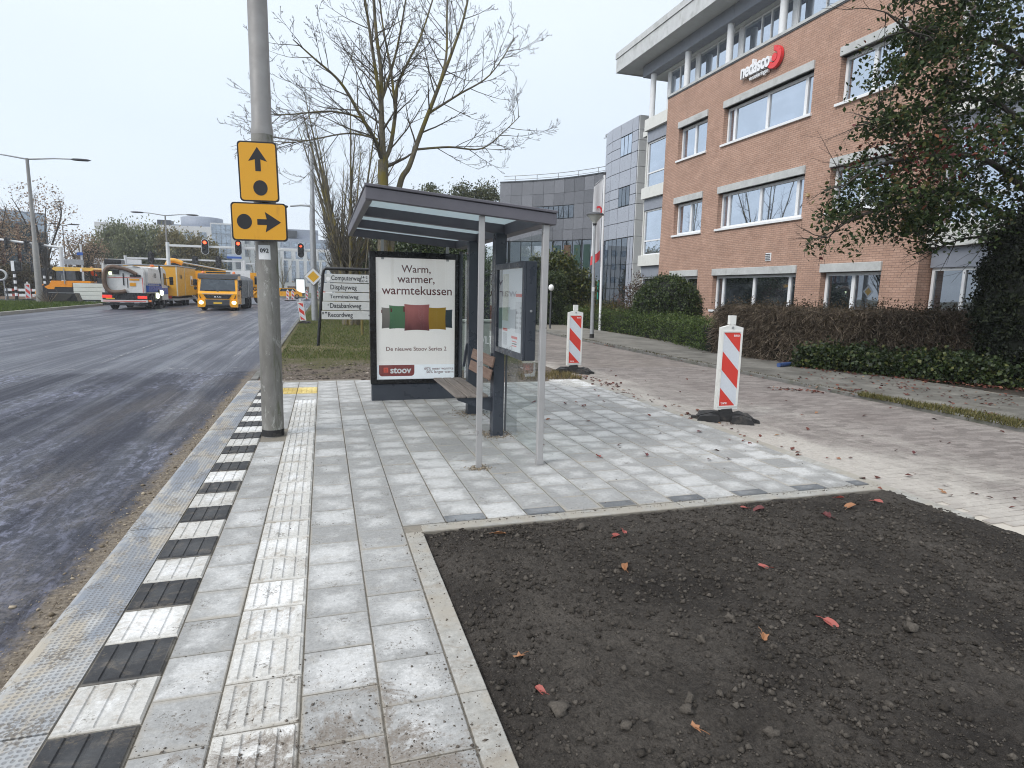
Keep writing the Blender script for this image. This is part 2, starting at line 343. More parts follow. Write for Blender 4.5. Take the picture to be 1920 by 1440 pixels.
h = n.math('ADD', n.math('MULTIPLY', gr2, .55), n.math('MULTIPLY', n.math('MULTIPLY', rut.outputs[0], .35), n.math('SUBTRACT', 1., near)))
h = n.math('ADD', h, n.math('MULTIPLY', gr, .6))
ASPH = n.set(c, ro, 0, n.math('ADD', n.math('MULTIPLY', wet, .34), n.math('MULTIPLY_ADD', near, .14, .22)), n.bump(h, .8, .014))
sheet('road', -75, -1.2, -6, 100, -.12, ASPH)
# pale paint remains of the old lane lines
OLDP = N('worn_road_paint'); n = OLDP; p = n.pos()
OLDP = n.set((.5, .5, .5), .6)
n.l(n.mr(n.noise(n.mapv(p, (1, .5, 1)), 9, 7, .75), .46, .62, 0, .8), n.b.inputs['Alpha'])
mk = MB()
for (xa, ya, xb, yb, w) in ((-12.5, 14.1, -1.7, 13.9, .05), (-5.6, 14.05, -6.4, 12.4, .05), (-2.1, 16, -1.65, 46, .06), (-4.6, 15, -4.9, 40, .05), (-8.2, 15.5, -8.6, 41, .07), (-12.2, 12.9, -7.4, 12.6, .04)):
    d = Vector((xb-xa, yb-ya, 0)).normalized(); q = Vector((-d.y, d.x, 0))*w/2
    mk.add([(xa-q.x, ya-q.y, -.116), (xa+q.x, ya+q.y, -.116), (xb+q.x, yb+q.y, -.116), (xb-q.x, yb-q.y, -.116)], [(0, 1, 2, 3)])
tag(mk.build('road_marking', OLDP), kind='structure')
# ------------------------------------------------------------------ tiles
def tile_mesh(name, w, l, h=.05, ch=.004, bars=None, studs=None):
    b = MB(); x, y = w/2-.0035, l/2-.0035
    vs = [(-x, -y, -h), (x, -y, -h), (x, y, -h), (-x, y, -h), (-x, -y, -ch), (x, -y, -ch), (x, y, -ch), (-x, y, -ch),
          (-x+ch, -y+ch, 0), (x-ch, -y+ch, 0), (x-ch, y-ch, 0), (-x+ch, y-ch, 0)]
    fs = [(0, 1, 5, 4), (1, 2, 6, 5), (2, 3, 7, 6), (3, 0, 4, 7), (4, 5, 9, 8), (5, 6, 10, 9), (6, 7, 11, 10), (7, 4, 8, 11), (8, 9, 10, 11)]
    b.add(vs, fs)
    if bars:
        k, bw, bl, bh = bars
        for i in range(k):
            cx = (i+.5)/k*w-w/2; a, c = bw/2, bl/2; t = .004
            b.add([(cx-a, -c, 0), (cx+a, -c, 0), (cx+a, c, 0), (cx-a, c, 0), (cx-a+t, -c+t, bh), (cx+a-t, -c+t, bh), (cx+a-t, c-t, bh), (cx-a+t, c-t, bh)],
                  [(0, 1, 5, 4), (1, 2, 6, 5), (2, 3, 7, 6), (3, 0, 4, 7), (4, 5, 6, 7)])
    if studs:
        for i in range(studs):
            for j in range(studs):
                cx = (i+.5)/studs*w-w/2; cy_ = (j+.5)/studs*l-l/2; a = w/studs*.3; t = a*.6
                b.add([(cx-a, cy_-a, 0), (cx+a, cy_-a, 0), (cx+a, cy_+a, 0), (cx-a, cy_+a, 0), (cx-t, cy_-t, .005), (cx+t, cy_-t, .005), (cx+t, cy_+t, .005), (cx-t, cy_+t, .005)],
                      [(0, 1, 5, 4), (1, 2, 6, 5), (2, 3, 7, 6), (3, 0, 4, 7), (4, 5, 6, 7)])
    me = bpy.data.meshes.new(name); me.from_pydata(b.v, [], b.f); uv = me.uv_layers.new(name='UVMap'); me.update()
    co = np.array(b.v)[:, :2]/np.array([w, l])+.5; li = np.empty(len(me.loops), np.int32); me.loops.foreach_get('vertex_index', li); uv.data.foreach_set('uv', co[li].astype(np.float32).ravel())
    return me
def tile_mat(name, edge, mid, amt=1., stain=(.30, .27, .22), samt=.35, film=True, dirtnear=True):
    n = N(name); p = n.pos(); u = n.sep(n.uv()); rnd = n.rnd()
    dx = n.math('MINIMUM', u[0], n.math('SUBTRACT', 1., u[0])); dy = n.math('MINIMUM', u[1], n.math('SUBTRACT', 1., u[1])); d = n.math('MULTIPLY', n.math('MINIMUM', dx, dy), n.mr(n.math('FRACT', n.math('MULTIPLY', rnd, 7.31)), 0., 1., .25, 1.25, False))
    n1 = n.noise(p, 3.1, 6, .65, .3); n2 = n.noise(p, 17., 6, .7); n3 = n.noise(p, 1.05, 4, .6)
    q = n.math('ADD', d, n.math('MULTIPLY', n.math('SUBTRACT', n1, .5), 1.0)); q = n.math('ADD', q, n.math('MULTIPLY', n.math('SUBTRACT', n2, .5), .75)); q = n.math('ADD', q, n.math('MULTIPLY', n.math('SUBTRACT', n.noise(p, 60., 4, .7), .5), .35))
    q = n.math('ADD', q, n.math('MULTIPLY', n.math('SUBTRACT', rnd, .5), .26)); q = n.math('ADD', q, n.math('MULTIPLY', n.math('SUBTRACT', n3, .5), .5))
    m = n.mr(q, .0, .42) if film else n.mr(n2, .3, .7)
    c = n.mix(n.math('MULTIPLY', m, amt), (*edge, 1), (*mid, 1))
    c = n.mix(1., c, n.ramp(rnd, [(0, .89), (1, 1.07)]), 'MULTIPLY')
    c = n.mix(1., c, n.ramp(n.noise(p, 95, 4, .7), [(.3, .86), (.7, 1.12)]), 'MULTIPLY')
    # trodden soil: smears, crumbs, and the spill nearest the bed
    s = n.sep(p)
    sm = n.mr(n.noise(n.mapv(p, (1, 1.6, 1)), 5.5, 10, .82, .8), .50, .68); c = n.mix(n.math('MULTIPLY', sm, samt), c, (*stain, 1)); c = n.mix(1., c, n.ramp(n.noise(p, 38, 7, .8), [(.32, .80), (.68, 1.16)]), 'MULTIPLY')
    if dirtnear:
        sp = n.math('ADD', n.mr(s[1], 2.75, 1.75, -.32, .22, False), n.math('MULTIPLY', n.mr(n.math('ABSOLUTE', n.math('SUBTRACT', s[0], -.08)), .3, .85, .06, -.22, False), 1.))
        spill = n.mr(n.math('ADD', n.math('MULTIPLY_ADD', n.noise(p, 5., 10, .82, .6), 1.7, -.35), sp), .50, .66); c = n.mix(n.math('MULTIPLY', spill, n.mr(n.noise(p, 70, 5, .75), .35, .6, .55, .95)), c, n.mix(n.noise(p, 110, 4), (.10, .082, .066, 1), (.25, .215, .18, 1)))
    cr_ = n.mr(n.math('MULTIPLY', n.noise(p, 75, 4, .7), n.noise(p, 7.5, 3)), .335, .39); c = n.mix(n.math('MULTIPLY', cr_, .7), c, (.10, .085, .065, 1))
    jo = n.mr(d, .035, .0); c = n.mix(n.math('MULTIPLY', jo, n.mr(n1, .4, .6, .2, .8)), c, (.34, .31, .26, 1))
    return n.set(c, n.mr(n2, .3, .7, .55, .8), 0, .4, n.bump(n.noise(p, 160, 4, .7), .35, .002))
TGREY = tile_mat('concrete_tile', (.315, .315, .308), (.50, .50, .492))
TDARK = tile_mat('dark_concrete', (.13, .14, .15), (.27, .28, .29), .7)
TWHITE = tile_mat('white_concrete', (.55, .54, .51), (.70, .70, .69), 1., (.30, .255, .20), .8)
TBLACK = tile_mat('black_concrete', (.028, .029, .032), (.065, .067, .07), .8, (.19, .16, .125), .55)
TYELL = tile_mat('yellow_concrete', (.55, .40, .10), (.72, .58, .22), 1., (.4, .35, .28), .6)
EDGEM = tile_mat('edging_concrete', (.30, .30, .285), (.46, .455, .43), .8, (.20, .165, .13), .9, False)
n = N('bedding_sand'); p = n.pos(); BED = n.set(n.mix(n.noise(p, 30, 6, .75), (.13, .12, .105, 1), (.33, .30, .25, 1)), .95, 0, .2, n.bump(n.noise(p, 90, 5), .5, .004))
bed = MB()
for x0, x1, y0, y1 in ((-.98, .6, .2, 11.14), (.6, 4.66, 3.9, 10.42)): bed.box(x0, x1, y0, y1, -.12, -.010)
pave = tag(bed.build('pavement', BED), kind='structure')
M_ = {}
def tmesh(kind, w, l, mat, **k):
    key = (kind, round(w, 3), round(l, 3), mat.name)
    if key not in M_: M_[key] = tile_mesh(kind, w, l, **k); M_[key].materials.append(mat)
    return M_[key]
tiles = []                                                     # (kind, mesh, x, y)
rows = lambda y0, y1, off: np.arange(y0+off, y1, .3)
def col(x0, w, ya, yb, off, mat=TGREY, kind='paving_tile', halves=False):
    y = ya
    if off > .01: tiles.append(('dark_tile' if halves else kind, tmesh('half', w, off, TDARK if halves else mat), x0+w/2, y+off/2)); y += off
    while y < yb-.08:
        l = min(.3, yb-y)
        if abs(yb-y-.3) < .1: l = yb-y
        tiles.append((kind, tmesh(kind, w, l, mat), x0+w/2, y+l/2)); y += l
def strip(x0, w, y0, y1, seq, bars, l=.3):
    y, i = y0, 0
    while y < y1-.05:
        kind, mat = seq[i % len(seq)]; tiles.append((kind, tmesh(kind, w, l, mat, bars=bars), x0+w/2, y+l/2)); y += l; i += 1
strip(-.975, .30, .84, 11.0, (('black_tile', TBLACK), ('white_tile', TWHITE)), (4, .060, .270, .006))
strip(-.42, .30, .70, 9.1, (('tactile_tile', TWHITE),), (5, .034, .26, .008))
yy = .66
while yy < 9.55:
    if not (6.66 < yy+.15 < 7.12): tiles.append(('paving_tile', tmesh('paving_tile', .255, .3, TGREY), -.5475, yy+.15))
    yy += .3
for x0, w in ((-.675, .255), (-.42, .30)):
    for k in range(2): tiles.append(('yellow_tile', tmesh('yellow_tile', w, .3, TYELL, bars=(4, .05, .27, .004)), x0+w/2, 9.81+.3*k))
    tiles.append(('paving_tile', tmesh('paving_tile', w, .3, TGREY), x0+w/2, 10.41)); tiles.append(('paving_tile', tmesh('paving_tile', w, .3, TGREY), x0+w/2, 10.71))
tiles.append(('paving_tile', tmesh('paving_tile', .3, .28, TGREY), -.27, 9.25)); tiles.append(('paving_tile', tmesh('paving_tile', .3, .26, TGREY), -.27, 9.53))
col(-.12, .30, .55, 10.95, 0); col(.18, .30, .70, 10.95, 0)
for k in range(14):
    x0 = .48+.3*k; w = .3 if k < 13 else .15; yb = 10.95 if k == 0 else (9.4 if x0 < 1.85 else (9.6 if x0 > 3.85 else 10.3))
    col(x0, w, 4.03, yb, (.12 if k % 2 else 0), halves=True)
for k in range(2):
    for j in range(3): tiles.append(('tactile_tile', tmesh('stud_tile', .3, .3, TWHITE, studs=5), 4.08+.3*k, 9.76+.3*j))
by = {}
for t in tiles: by.setdefault(t[0], []).append(t)
def place_piece(kind, me, x, y, parent, z=0., tilt=.004, zj=.0012):
    o = link(kind, me, parent, (x, y, z+random.uniform(-zj, zj)), (random.uniform(-tilt, tilt), random.uniform(-tilt, tilt), random.uniform(-.004, .004))); return o
def join_pieces(name, items, parent, z=0.):
    V, F, U, base = [], [], [], 0; mats = []
    me = bpy.data.meshes.new(name); mi = []
    for _, m, x, y in items:
        n_ = len(m.vertices); a = np.empty(n_*3, np.float32); m.vertices.foreach_get('co', a); a = a.reshape(-1, 3)+np.array([x, y, z+random.uniform(-.001, .001)], np.float32)
        V.append(a); F += [tuple(v+base for v in pl.vertices) for pl in m.polygons]; base += n_
        if m.uv_layers: u = np.empty(len(m.loops)*2, np.float32); m.uv_layers[0].data.foreach_get('uv', u); U.append(u)
        mt = m.materials[0]
        if mt not in mats: mats.append(mt)
        mi += [mats.index(mt)]*len(m.polygons)
    me.from_pydata(np.concatenate(V).tolist(), [], F)
    if U: me.uv_layers.new(name='UVMap').data.foreach_set('uv', np.concatenate(U))
    for mt in mats: me.materials.append(mt)
    me.polygons.foreach_set('material_index', mi); me.update()
    return tag(link(name, me, parent), kind='stuff')
for kind, ts in by.items():
    ts.sort(key=lambda t: t[3]**2+(t[2]*.5)**2)
    for t in ts[:298]: place_piece(*t, pave)
    if len(ts) > 298: join_pieces('distant_tiles', ts[298:], pave)
# edging bands round the soil bed and along the side street
def edging(x0, x1, y0, y1, step, along):
    a, b_ = (y0, y1) if along == 'y' else (x0, x1); p = a
    while p < b_-.05:
        q = min(p+step, b_); b = MB()
        if along == 'y': b.box(x0, x1, p+.002, q-.002, -.15, .0, b=.004)
        else: b.box(p+.002, q-.002, y0, y1, -.15, .0, b=.004)
        o = b.build('edging_stone', EDGEM, pave); o.location.z = random.uniform(-.003, .002); p = q
edging(.485, .60, .2, 3.905, 1., 'y'); edging(.60, 4.53, 3.905, 4.02, 1., 'x'); edging(4.535, 4.66, 3.2, 10.42, 1., 'y')
# bus-stop kerb
n = N('kerb_concrete'); p = n.pos(); s = n.sep(p)
n1 = n.noise(p, 2.2, 7, .7, .5); c = n.mix(n.ramp(n1, [(.35, 0), (.65, 1)]), (.27, .285, .305, 1), (.43, .435, .43, 1))
c = n.mix(n.math('MULTIPLY', n.mr(n.noise(n.mapv(p, (1, .6, 1)), 2.6, 8, .75, .6), .43, .57), .85), c, (.38, .335, .265, 1))
c = n.mix(n.math('MULTIPLY', n.mr(n.noise(n.mapv(p, (1.4, .4, 1), loc=(3, 1, 0)), 1.9, 6, .7, .4), .47, .56), .8), c, (.20, .225, .265, 1))
c = n.mix(n.math('MULTIPLY', n.mr(n.math('MULTIPLY', n.noise(p, 60, 3), n.noise(p, 6, 4)), .27, .36), .8), c, (.13, .11, .085, 1))
dots = n.vor(n.mapv(p, (1, 1, 0)), 42, 'F1'); gx = n.math('SUBTRACT', n.math('FRACT', n.math('MULTIPLY', s[0], 42)), .5); gy = n.math('SUBTRACT', n.math('FRACT', n.math('MULTIPLY', s[1], 42)), .5)
dd = n.math('SQRT', n.math('ADD', n.math('MULTIPLY', gx, gx), n.math('MULTIPLY', gy, gy))); dm = n.math('MULTIPLY', n.mr(dd, .40, .22), n.mr(s[0], -1.225, -1.19))
c = n.mix(n.math('MULTIPLY', dm, .55), c, (.13, .13, .135, 1))
KERBM = n.set(c, .7, 0, .4, n.bump(n.math('ADD', n.math('MULTIPLY', dm, -1.), n.math('MULTIPLY', n.noise(p, 120, 4), .35)), .6, .004))
KERBOLD = pm('old_kerb', (.16, .155, .145), .85, var=.25, coord='pos', dirt=(.07, .075, .045), dscale=2.5, damt=.7, bump=.3, bscale=60)
kb = MB(); kb.box(-1.255, -.99, .2, 45., -.3, -.14); kerb = tag(kb.build('kerb', BED), kind='structure')
y = .37
while y < 11.1:
    b = MB(); P = [(-1.27, -.25), (-.978, -.25), (-.978, 0), (-1.235, 0), (-1.262, -.012)]; b.prism(P, 'y', y+.002, min(y+.996, 11.14)); b.build('kerb_stone', KERBM, kerb).location.z = random.uniform(-.002, .002); y += 1.
while y < 44:
    b = MB(); b.box(-1.24, -1.12, y+.004, y+.995, -.3, .01, b=.012); b.build('kerb_stone', KERBOLD, kerb).location.z = random.uniform(-.008, .004); y += 1.
# ------------------------------------------------------------------ soil bed
NX, NY = 262, 250; gx = np.linspace(.585, 5.0, NX); gy = np.linspace(.05, 3.94, NY); X, Y = np.meshgrid(gx, gy, indexing='ij')
wob = .10*fbm(X*0+3, Y, 1.3, 4); edgeR = 4.60+.12*(3.7-Y)*.6+wob
dE = np.minimum.reduce([X-.595, 3.91-Y+.05*fbm(X, Y*0, 2.5, 4, seed=2), (edgeR-X)*.6])
Z = -.03+.075*np.clip(dE/.45, 0, 1)**.7+.05*fbm(X, Y, 1.1, 4)*np.clip(dE/.25, 0, 1)+.030*fbm(X, Y, 6, 5, .62, 3)+.030*fbm(X, Y, 24, 3, .7, 5)
Z += .055*np.maximum(fbm(X, Y, 11, 3, .6, 4), .04)
for px_, py_, an in ((2.22, 2.42, .25), (2.0, 3.05, -.5), (2.05, 1.75, .15), (1.72, 3.45, -.2)):        # boot prints pressed into the loose earth
    ca, sa = math.cos(an), math.sin(an); u = (X-px_)*ca+(Y-py_)*sa; v = -(X-px_)*sa+(Y-py_)*ca; m = np.clip(1.25-((u/.058)**2+(v/.15)**2), 0, 1)**.5
    Z = Z*(1-m*.9)+m*.9*(.035-.004*np.sin(v*210))
Z = np.where(dE < -.01, np.minimum(Z, -.05), Z)
idx = np.arange(NX*NY).reshape(NX, NY); F = np.stack([idx[:-1, :-1], idx[1:, :-1], idx[1:, 1:], idx[:-1, 1:]], -1).reshape(-1, 4)
n = N('dark_soil'); p = n.pos(); a = n.noise(p, 1.3, 7, .7, .4); b_ = n.noise(p, 45, 7, .78); d_ = n.vor(p, 85, 'F1')
c = n.mix(n.ramp(a, [(.36, 0), (.66, 1)]), (.036, .031, .027, 1), (.098, .086, .074, 1)); c = n.mix(1., c, n.ramp(b_, [(.3, .45), (.7, 1.75)]), 'MULTIPLY')
c = n.mix(n.math('MULTIPLY', n.mr(n.noise(p, 3.3, 7, .75), .58, .74), .45), c, (.10, .088, .075, 1))
SOIL = n.set(c, .93, 0, .25, n.bump(n.math('ADD', n.math('ADD', b_, n.noise(p, 150, 4, .75)), n.math('MULTIPLY', d_, .9)), 1., .018))
so_ = np_mesh('soil', np.stack([X, Y, Z], -1).reshape(-1, 3), F, SOIL, smooth=True, kind='structure')
def soil_z(x, y):
    i = min(max(int((x-.585)/(5-.585)*(NX-1)), 0), NX-1); j = min(max(int((y-.05)/3.89*(NY-1)), 0), NY-1); return float(Z[i, j])
# stones and crumbs
bmI = bmesh.new(); bmesh.ops.create_icosphere(bmI, subdivisions=1, radius=1.); ICV = np.array([v.co for v in bmI.verts]); ICF = np.array([[v.index for v in f.verts] for f in bmI.faces]); bmI.free()
bmI = bmesh.new(); bmesh.ops.create_icosphere(bmI, subdivisions=2, radius=1.); IC2V = np.array([v.co for v in bmI.verts]); IC2F = np.array([[v.index for v in f.verts] for f in bmI.faces]); bmI.free()
OCV = np.array([(1, 0, 0), (-1, 0, 0), (0, 1, 0), (0, -1, 0), (0, 0, 1), (0, 0, -1)], float); OCF = np.array([(0, 2, 4), (2, 1, 4), (1, 3, 4), (3, 0, 4), (2, 0, 5), (1, 2, 5), (3, 1, 5), (0, 3, 5)])
def rocks(name, P, S, mat, kind='stuff', base=(ICV, ICF), parent=None, flat=.7):
    bv, bf = base; n_ = len(P); k = len(bv); V = np.repeat(bv[None], n_, 0)*(1+.95*(RNG.random((n_, k, 1))-.5)); V = V*np.stack([.7+.6*RNG.random(n_), .7+.6*RNG.random(n_), flat*(.7+.6*RNG.random(n_))], -1)[:, None, :]
    an = RNG.random(n_)*6.283; c_, s_ = np.cos(an)[:, None], np.sin(an)[:, None]; V = np.stack([V[..., 0]*c_-V[..., 1]*s_, V[..., 0]*s_+V[..., 1]*c_, V[..., 2]], -1)
    V = V*np.asarray(S)[:, None, None]+np.asarray(P)[:, None, :]; F = bf[None]+(np.arange(n_)*k)[:, None, None]
    return np_mesh(name, V.reshape(-1, 3), F.reshape(-1, 3), mat, parent, False, kind)
n = N('earth_clods'); p = n.pos(); i = n.isl(); c = n.mix(n.ramp(i, [(0, 0), (.6, .4), (1, 1)]), (.034, .029, .024, 1), (.108, .095, .081, 1))
CLOD = n.set(n.mix(1., c, n.ramp(n.noise(p, 120, 5, .75), [(.3, .55), (.7, 1.4)]), 'MULTIPLY'), .95, 0, .2, n.bump(n.noise(p, 220, 4, .75), .8, .004))
ns = 64000; sx = .62+3.98*RNG.random(ns); sy = .3+3.55*RNG.random(ns)**1.15; keep = 1.6*fbm(sx, sy, 1.6, 4)+.9*RNG.random(ns) > .36; sx, sy = sx[keep], sy[keep]
ss = .0034+.0036*RNG.pareto(2.3, len(sx)); ss = np.clip(ss, .003, .017)
rocks('soil_crumbs', [(a, b, soil_z(a, b)+.35*c_) for a, b, c_ in zip(sx, sy, ss)], ss, CLOD, base=(OCV, OCF))
for k, (a, b, r) in enumerate(((.83, 1.98, .030), (1.62, 3.62, .030), (1.60, 2.20, .024), (1.86, 2.35, .022), (1.02, 1.80, .020), (1.32, 1.86, .022), (1.27, 1.80, .02), (2.6, 2.0, .024), (2.9, 2.3, .022), (2.3, 2.9, .02), (1.15, 3.55, .022), (3.4, 2.9, .022), (1.5, 1.62, .024), (2.05, 1.62, .020))):
    o = rocks('earth_clod', [(0, 0, 0)], [r], CLOD, None, (IC2V, IC2F)); o.location = (a, b, soil_z(a, b)+r*.4)
    tag(o, 'fist-sized grey-brown clod of earth lying loose on the dark soil bed', 'clod', 'loose clods on the soil bed')
# earth scattered over the tiles beside the bed and sand grains by the kerb
cx, cyy = [], []
for _ in range(5200):
    a = random.gauss(-.05, .42); b = 1.35+abs(random.gauss(0, .5)); cx.append(a); cyy.append(b)
for _ in range(900): cx.append(random.uniform(.44, .62)); cyy.append(random.uniform(1., 3.9))
for _ in range(1100): cx.append(random.uniform(.6, 4.6)); cyy.append(3.96+abs(random.gauss(0, .05)))
for _ in range(700): cx.append(random.uniform(-.9, 4.5)); cyy.append(random.uniform(2., 9.))
cx = np.array(cx); cyy = np.array(cyy); ok = (cx > -.95) & ((cx < .6) | (cyy > 3.88)); cx, cyy = cx[ok], cyy[ok]; ss = np.clip(.0014+.0013*RNG.pareto(2.3, len(cx)), .0012, .0075)
rocks('soil_crumbs', np.stack([cx, cyy, ss*.4], -1), ss, pm('dry_crumb', (.10, .082, .066), .95, var=.5, coord='pos', scale=30), base=(OCV, OCF))
n = N('sand_grit'); p = n.pos(); GRIT = n.set(n.mix(n.isl(), (.12, .095, .065, 1), (.38, .32, .24, 1)), .95)
gxx = -1.29-np.abs(RNG.normal(0, .12, 2600)); gyy = 1.5+9.5*RNG.random(2600)**1.3; ss = np.clip(.0025+.0025*RNG.pareto(2.6, 2600), .002, .018)
rocks('kerbside_grit', np.stack([gxx, gyy, -.12+ss*.4], -1), ss, GRIT)
# ------------------------------------------------------------------ side street of red clay pavers, beyond it a grey footpath
n = N('clay_paver'); p = n.pos(); s = n.sep(p); r = n.rnd(); i = n.isl()
c = n.mix(n.ramp(n.math('FRACT', n.math('ADD', r, i)), [(0, 0), (1, 1)]), (.165, .145, .133, 1), (.27, .24, .222, 1)); c = n.mix(1., c, n.ramp(n.noise(p, 60, 5, .7), [(.3, .75), (.7, 1.25)]), 'MULTIPLY')
def sandfilm(n, p, s):
    e = n.math('ADD', n.mr(s[0], 4.7, 6.5, .30, -.12, False), n.mr(s[1], 8., 2.5, -.02, .12, False)); e = n.math('ADD', e, n.mr(s[1], 13, 10, -.2, 0., False))
    return n.mr(n.math('ADD', n.math('ADD', n.math('MULTIPLY', n.noise(n.mapv(p, (1, .55, 1)), .75, 10, .74, .8), 1.5), -.25), e), .40, .90)
film = n.math('MULTIPLY', sandfilm(n, p, s), n.mr(n.noise(p, 24, 5, .7), .25, .6, .55, .95))
c = n.mix(film, c, n.mix(n.noise(p, 9, 6, .7), (.36, .33, .295, 1), (.53, .50, .455, 1))); c = n.mix(n.math('MULTIPLY', n.mr(n.noise(p, .5, 5, .6), .50, .66), .35), c, (.15, .125, .115, 1))
PAVER = n.set(c, .8, 0, .3, n.bump(n.noise(p, 140, 5), .4, .003))
n = N('paver_bed'); p = n.pos(); s = n.sep(p); bt = n.n('ShaderNodeTexBrick'); n.l(n.mapv(p, (1, 1, 1)), bt.inputs['Vector'])
for k, v in (('Scale', 1.), ('Brick Width', .21), ('Row Height', .078), ('Mortar Size', .006)): bt.inputs[k].default_value = v
bt.inputs['Color1'].default_value = (.165, .145, .133, 1); bt.inputs['Color2'].default_value = (.27, .24, .222, 1); bt.inputs['Mortar'].default_value = (.2, .17, .14, 1)
cfar = n.mix(1., bt.outputs[0], n.ramp(n.noise(p, .8, 6, .7), [(.3, .75), (.7, 1.2)]), 'MULTIPLY')
c = n.mix(n.mr(s[1], 11.9, 12.0), (.40, .36, .30, 1), cfar); c = n.mix(n.math('MULTIPLY', sandfilm(n, p, s), .8), c, (.50, .465, .415, 1))
PBED = n.set(c, .9, 0, .2, n.bump(n.noise(p, 80, 5), .4, .004))
street = sheet('side_street', 4.66, 8.35, -4, 60, -.022, PBED)
pv = []
pm_ = tile_mesh('paver', .21, .078, .04, .004); pm_.materials.append(PAVER); ph = tile_mesh('paver', .105, .078, .04, .004); ph.materials.append(PAVER)
y, k = 1.6, 0
while y < 12:
    x = 4.665 if (k % 2 or y > 3.3) and k % 2 else 4.665+(.105 if y > 0 else 0)
    if not k % 2: pv.append(('paver', ph, 4.665+.0525, y+.039))
    while x < 8.3: pv.append(('paver', pm_, x+.105, y+.039)); x += .21
    y += .078; k += 1
pv = [q for q in pv if not (q[3] < 3.6 and q[2] < 4.72+.12*(3.7-q[3])*.6)]
pv.sort(key=lambda q: (q[2]*.9)**2*.2+(q[3]-2.2)**2 if q[3] > 2.4 else 99)
for q in pv[:298]: place_piece(*q, street, -.010, .008, .002)
o = join_pieces('distant_pavers', pv[298:], street, -.010)
# footpath
n = N('footpath_tile'); p = n.pos(); c = n.mix(n.ramp(n.noise(p, 1.2, 7, .7), [(.35, 0), (.65, 1)]), (.115, .108, .094, 1), (.21, .20, .178, 1)); c = n.mix(1., c, n.ramp(n.rnd(), [(0, .85), (1, 1.15)]), 'MULTIPLY')
c = n.mix(n.math('MULTIPLY', n.mr(n.noise(p, 2.2, 8, .75), .55, .7), .4), c, (.14, .12, .085, 1)); FPATH = n.set(c, .85, 0, .3, n.bump(n.noise(p, 90, 5), .4, .003))
fp = MB(); fp.box(8.42, 11.2, 1.5, 60, -.3, .03); path = tag(fp.build('footpath', BED), kind='structure'); fpt = []
ftm = tile_mesh('footpath_tile', .3, .3, .04, .005); ftm.materials.append(FPATH)
y, k = 4.8, 0
while y < 24:
    x = 8.44-(.15 if k % 2 else 0)
    while x < 10.9:
        if x > 8.4: fpt.append(('footpath_tile', ftm, x+.15, y+.15))
        x += .3
    y += .3; k += 1
fpt.sort(key=lambda q: q[3])
for q in fpt[:298]: place_piece(*q, path, .045, .008, .003)
join_pieces('distant_tiles', fpt[298:], path, .045)
y = 2.
while y < 40:
    b = MB(); b.box(8.34, 8.43, y+.003, y+.997, -.2, .05, b=.008); b.build('edging_stone', KERBOLD, path).location.z = random.uniform(-.01, .005); y += 1.
# verges
n = N('verge_earth'); p = n.pos(); s = n.sep(p); a = n.noise(n.mapv(p, (1, 1, 1)), .8, 8, .7, .4); bb = n.noise(p, 26, 7, .75)
ed = n.mix(n.ramp(bb, [(.35, 0), (.65, 1)]), (.055, .042, .034, 1), (.23, .19, .155, 1)); gc = n.mix(n.ramp(bb, [(.3, 0), (.7, 1)]), (.055, .06, .022, 1), (.13, .115, .055, 1))
c = n.mix(n.mr(n.math('ADD', n.math('MULTIPLY', s[1], .16), n.math('MULTIPLY', a, 1.7)), 2.75, 3.15), ed, gc)
c = n.mix(n.math('MULTIPLY', n.mr(n.math('ABSOLUTE', n.math('SUBTRACT', n.math('ADD', s[1], n.math('MULTIPLY', a, 7.)), 20.6)), 1.1, .1), .4), c, (.30, .24, .17, 1))
VERGE = n.set(c, .95, 0, .2, n.bump(bb, .9, .03))
gx = np.linspace(-1.12, 4.66, 60); gy = np.concatenate([np.linspace(9.35, 20, 110), np.linspace(20.5, 60, 60)]); X2, Y2 = np.meshgrid(gx, gy, indexing='ij')
Z2 = -.02+.05*fbm(X2, Y2, .9, 5, .6)+.03*fbm(X2, Y2, 5, 4, .6, 2); Z2 = np.where((Y2 < 11.2) & ((X2 < .76) | ((X2 > 1.9) & (Y2 < 10.42))), -.16, Z2); Z2 = np.where((X2 > 4.5) | (X2 < -1.0), np.minimum(Z2, -.02), Z2)
idx = np.arange(Z2.size).reshape(Z2.shape); F = np.stack([idx[:-1, :-1], idx[1:, :-1], idx[1:, 1:], idx[:-1, 1:]], -1).reshape(-1, 4)
np_mesh('verge', np.stack([X2, Y2, Z2], -1).reshape(-1, 3), F, VERGE, smooth=True, kind='structure')
def verge_z(x, y):
    i = int(np.clip(np.searchsorted(gx, x), 0, len(gx)-1)); j = int(np.clip(np.searchsorted(gy, y), 0, len(gy)-1)); return float(Z2[i, j])
n = N('median_earth'); p = n.pos(); MEDM = n.set(n.mix(n.noise(p, 2, 6, .7), (.05, .07, .02, 1), (.10, .10, .04, 1)), .95)
med = MB(); med.prism([(-15.0, 20), (-15.15, 36), (-15.7, 52.5), (-17.2, 54.6), (-21.0, 55.0), (-24.5, 53), (-24.5, 20)], 'z', -.25, .02); tag(med.build('central_reservation', MEDM), kind='structure')
mk_ = MB(); mk_.box(-14.96, -14.9, 20, 21, -.3, -.14); mkb = tag(mk_.build('kerb', BED), kind='structure')
P = [Vector((-14.96, 20, 0)), Vector((-15.1, 36, 0)), Vector((-15.63, 52.5, 0)), Vector((-17.1, 54.8, 0))]
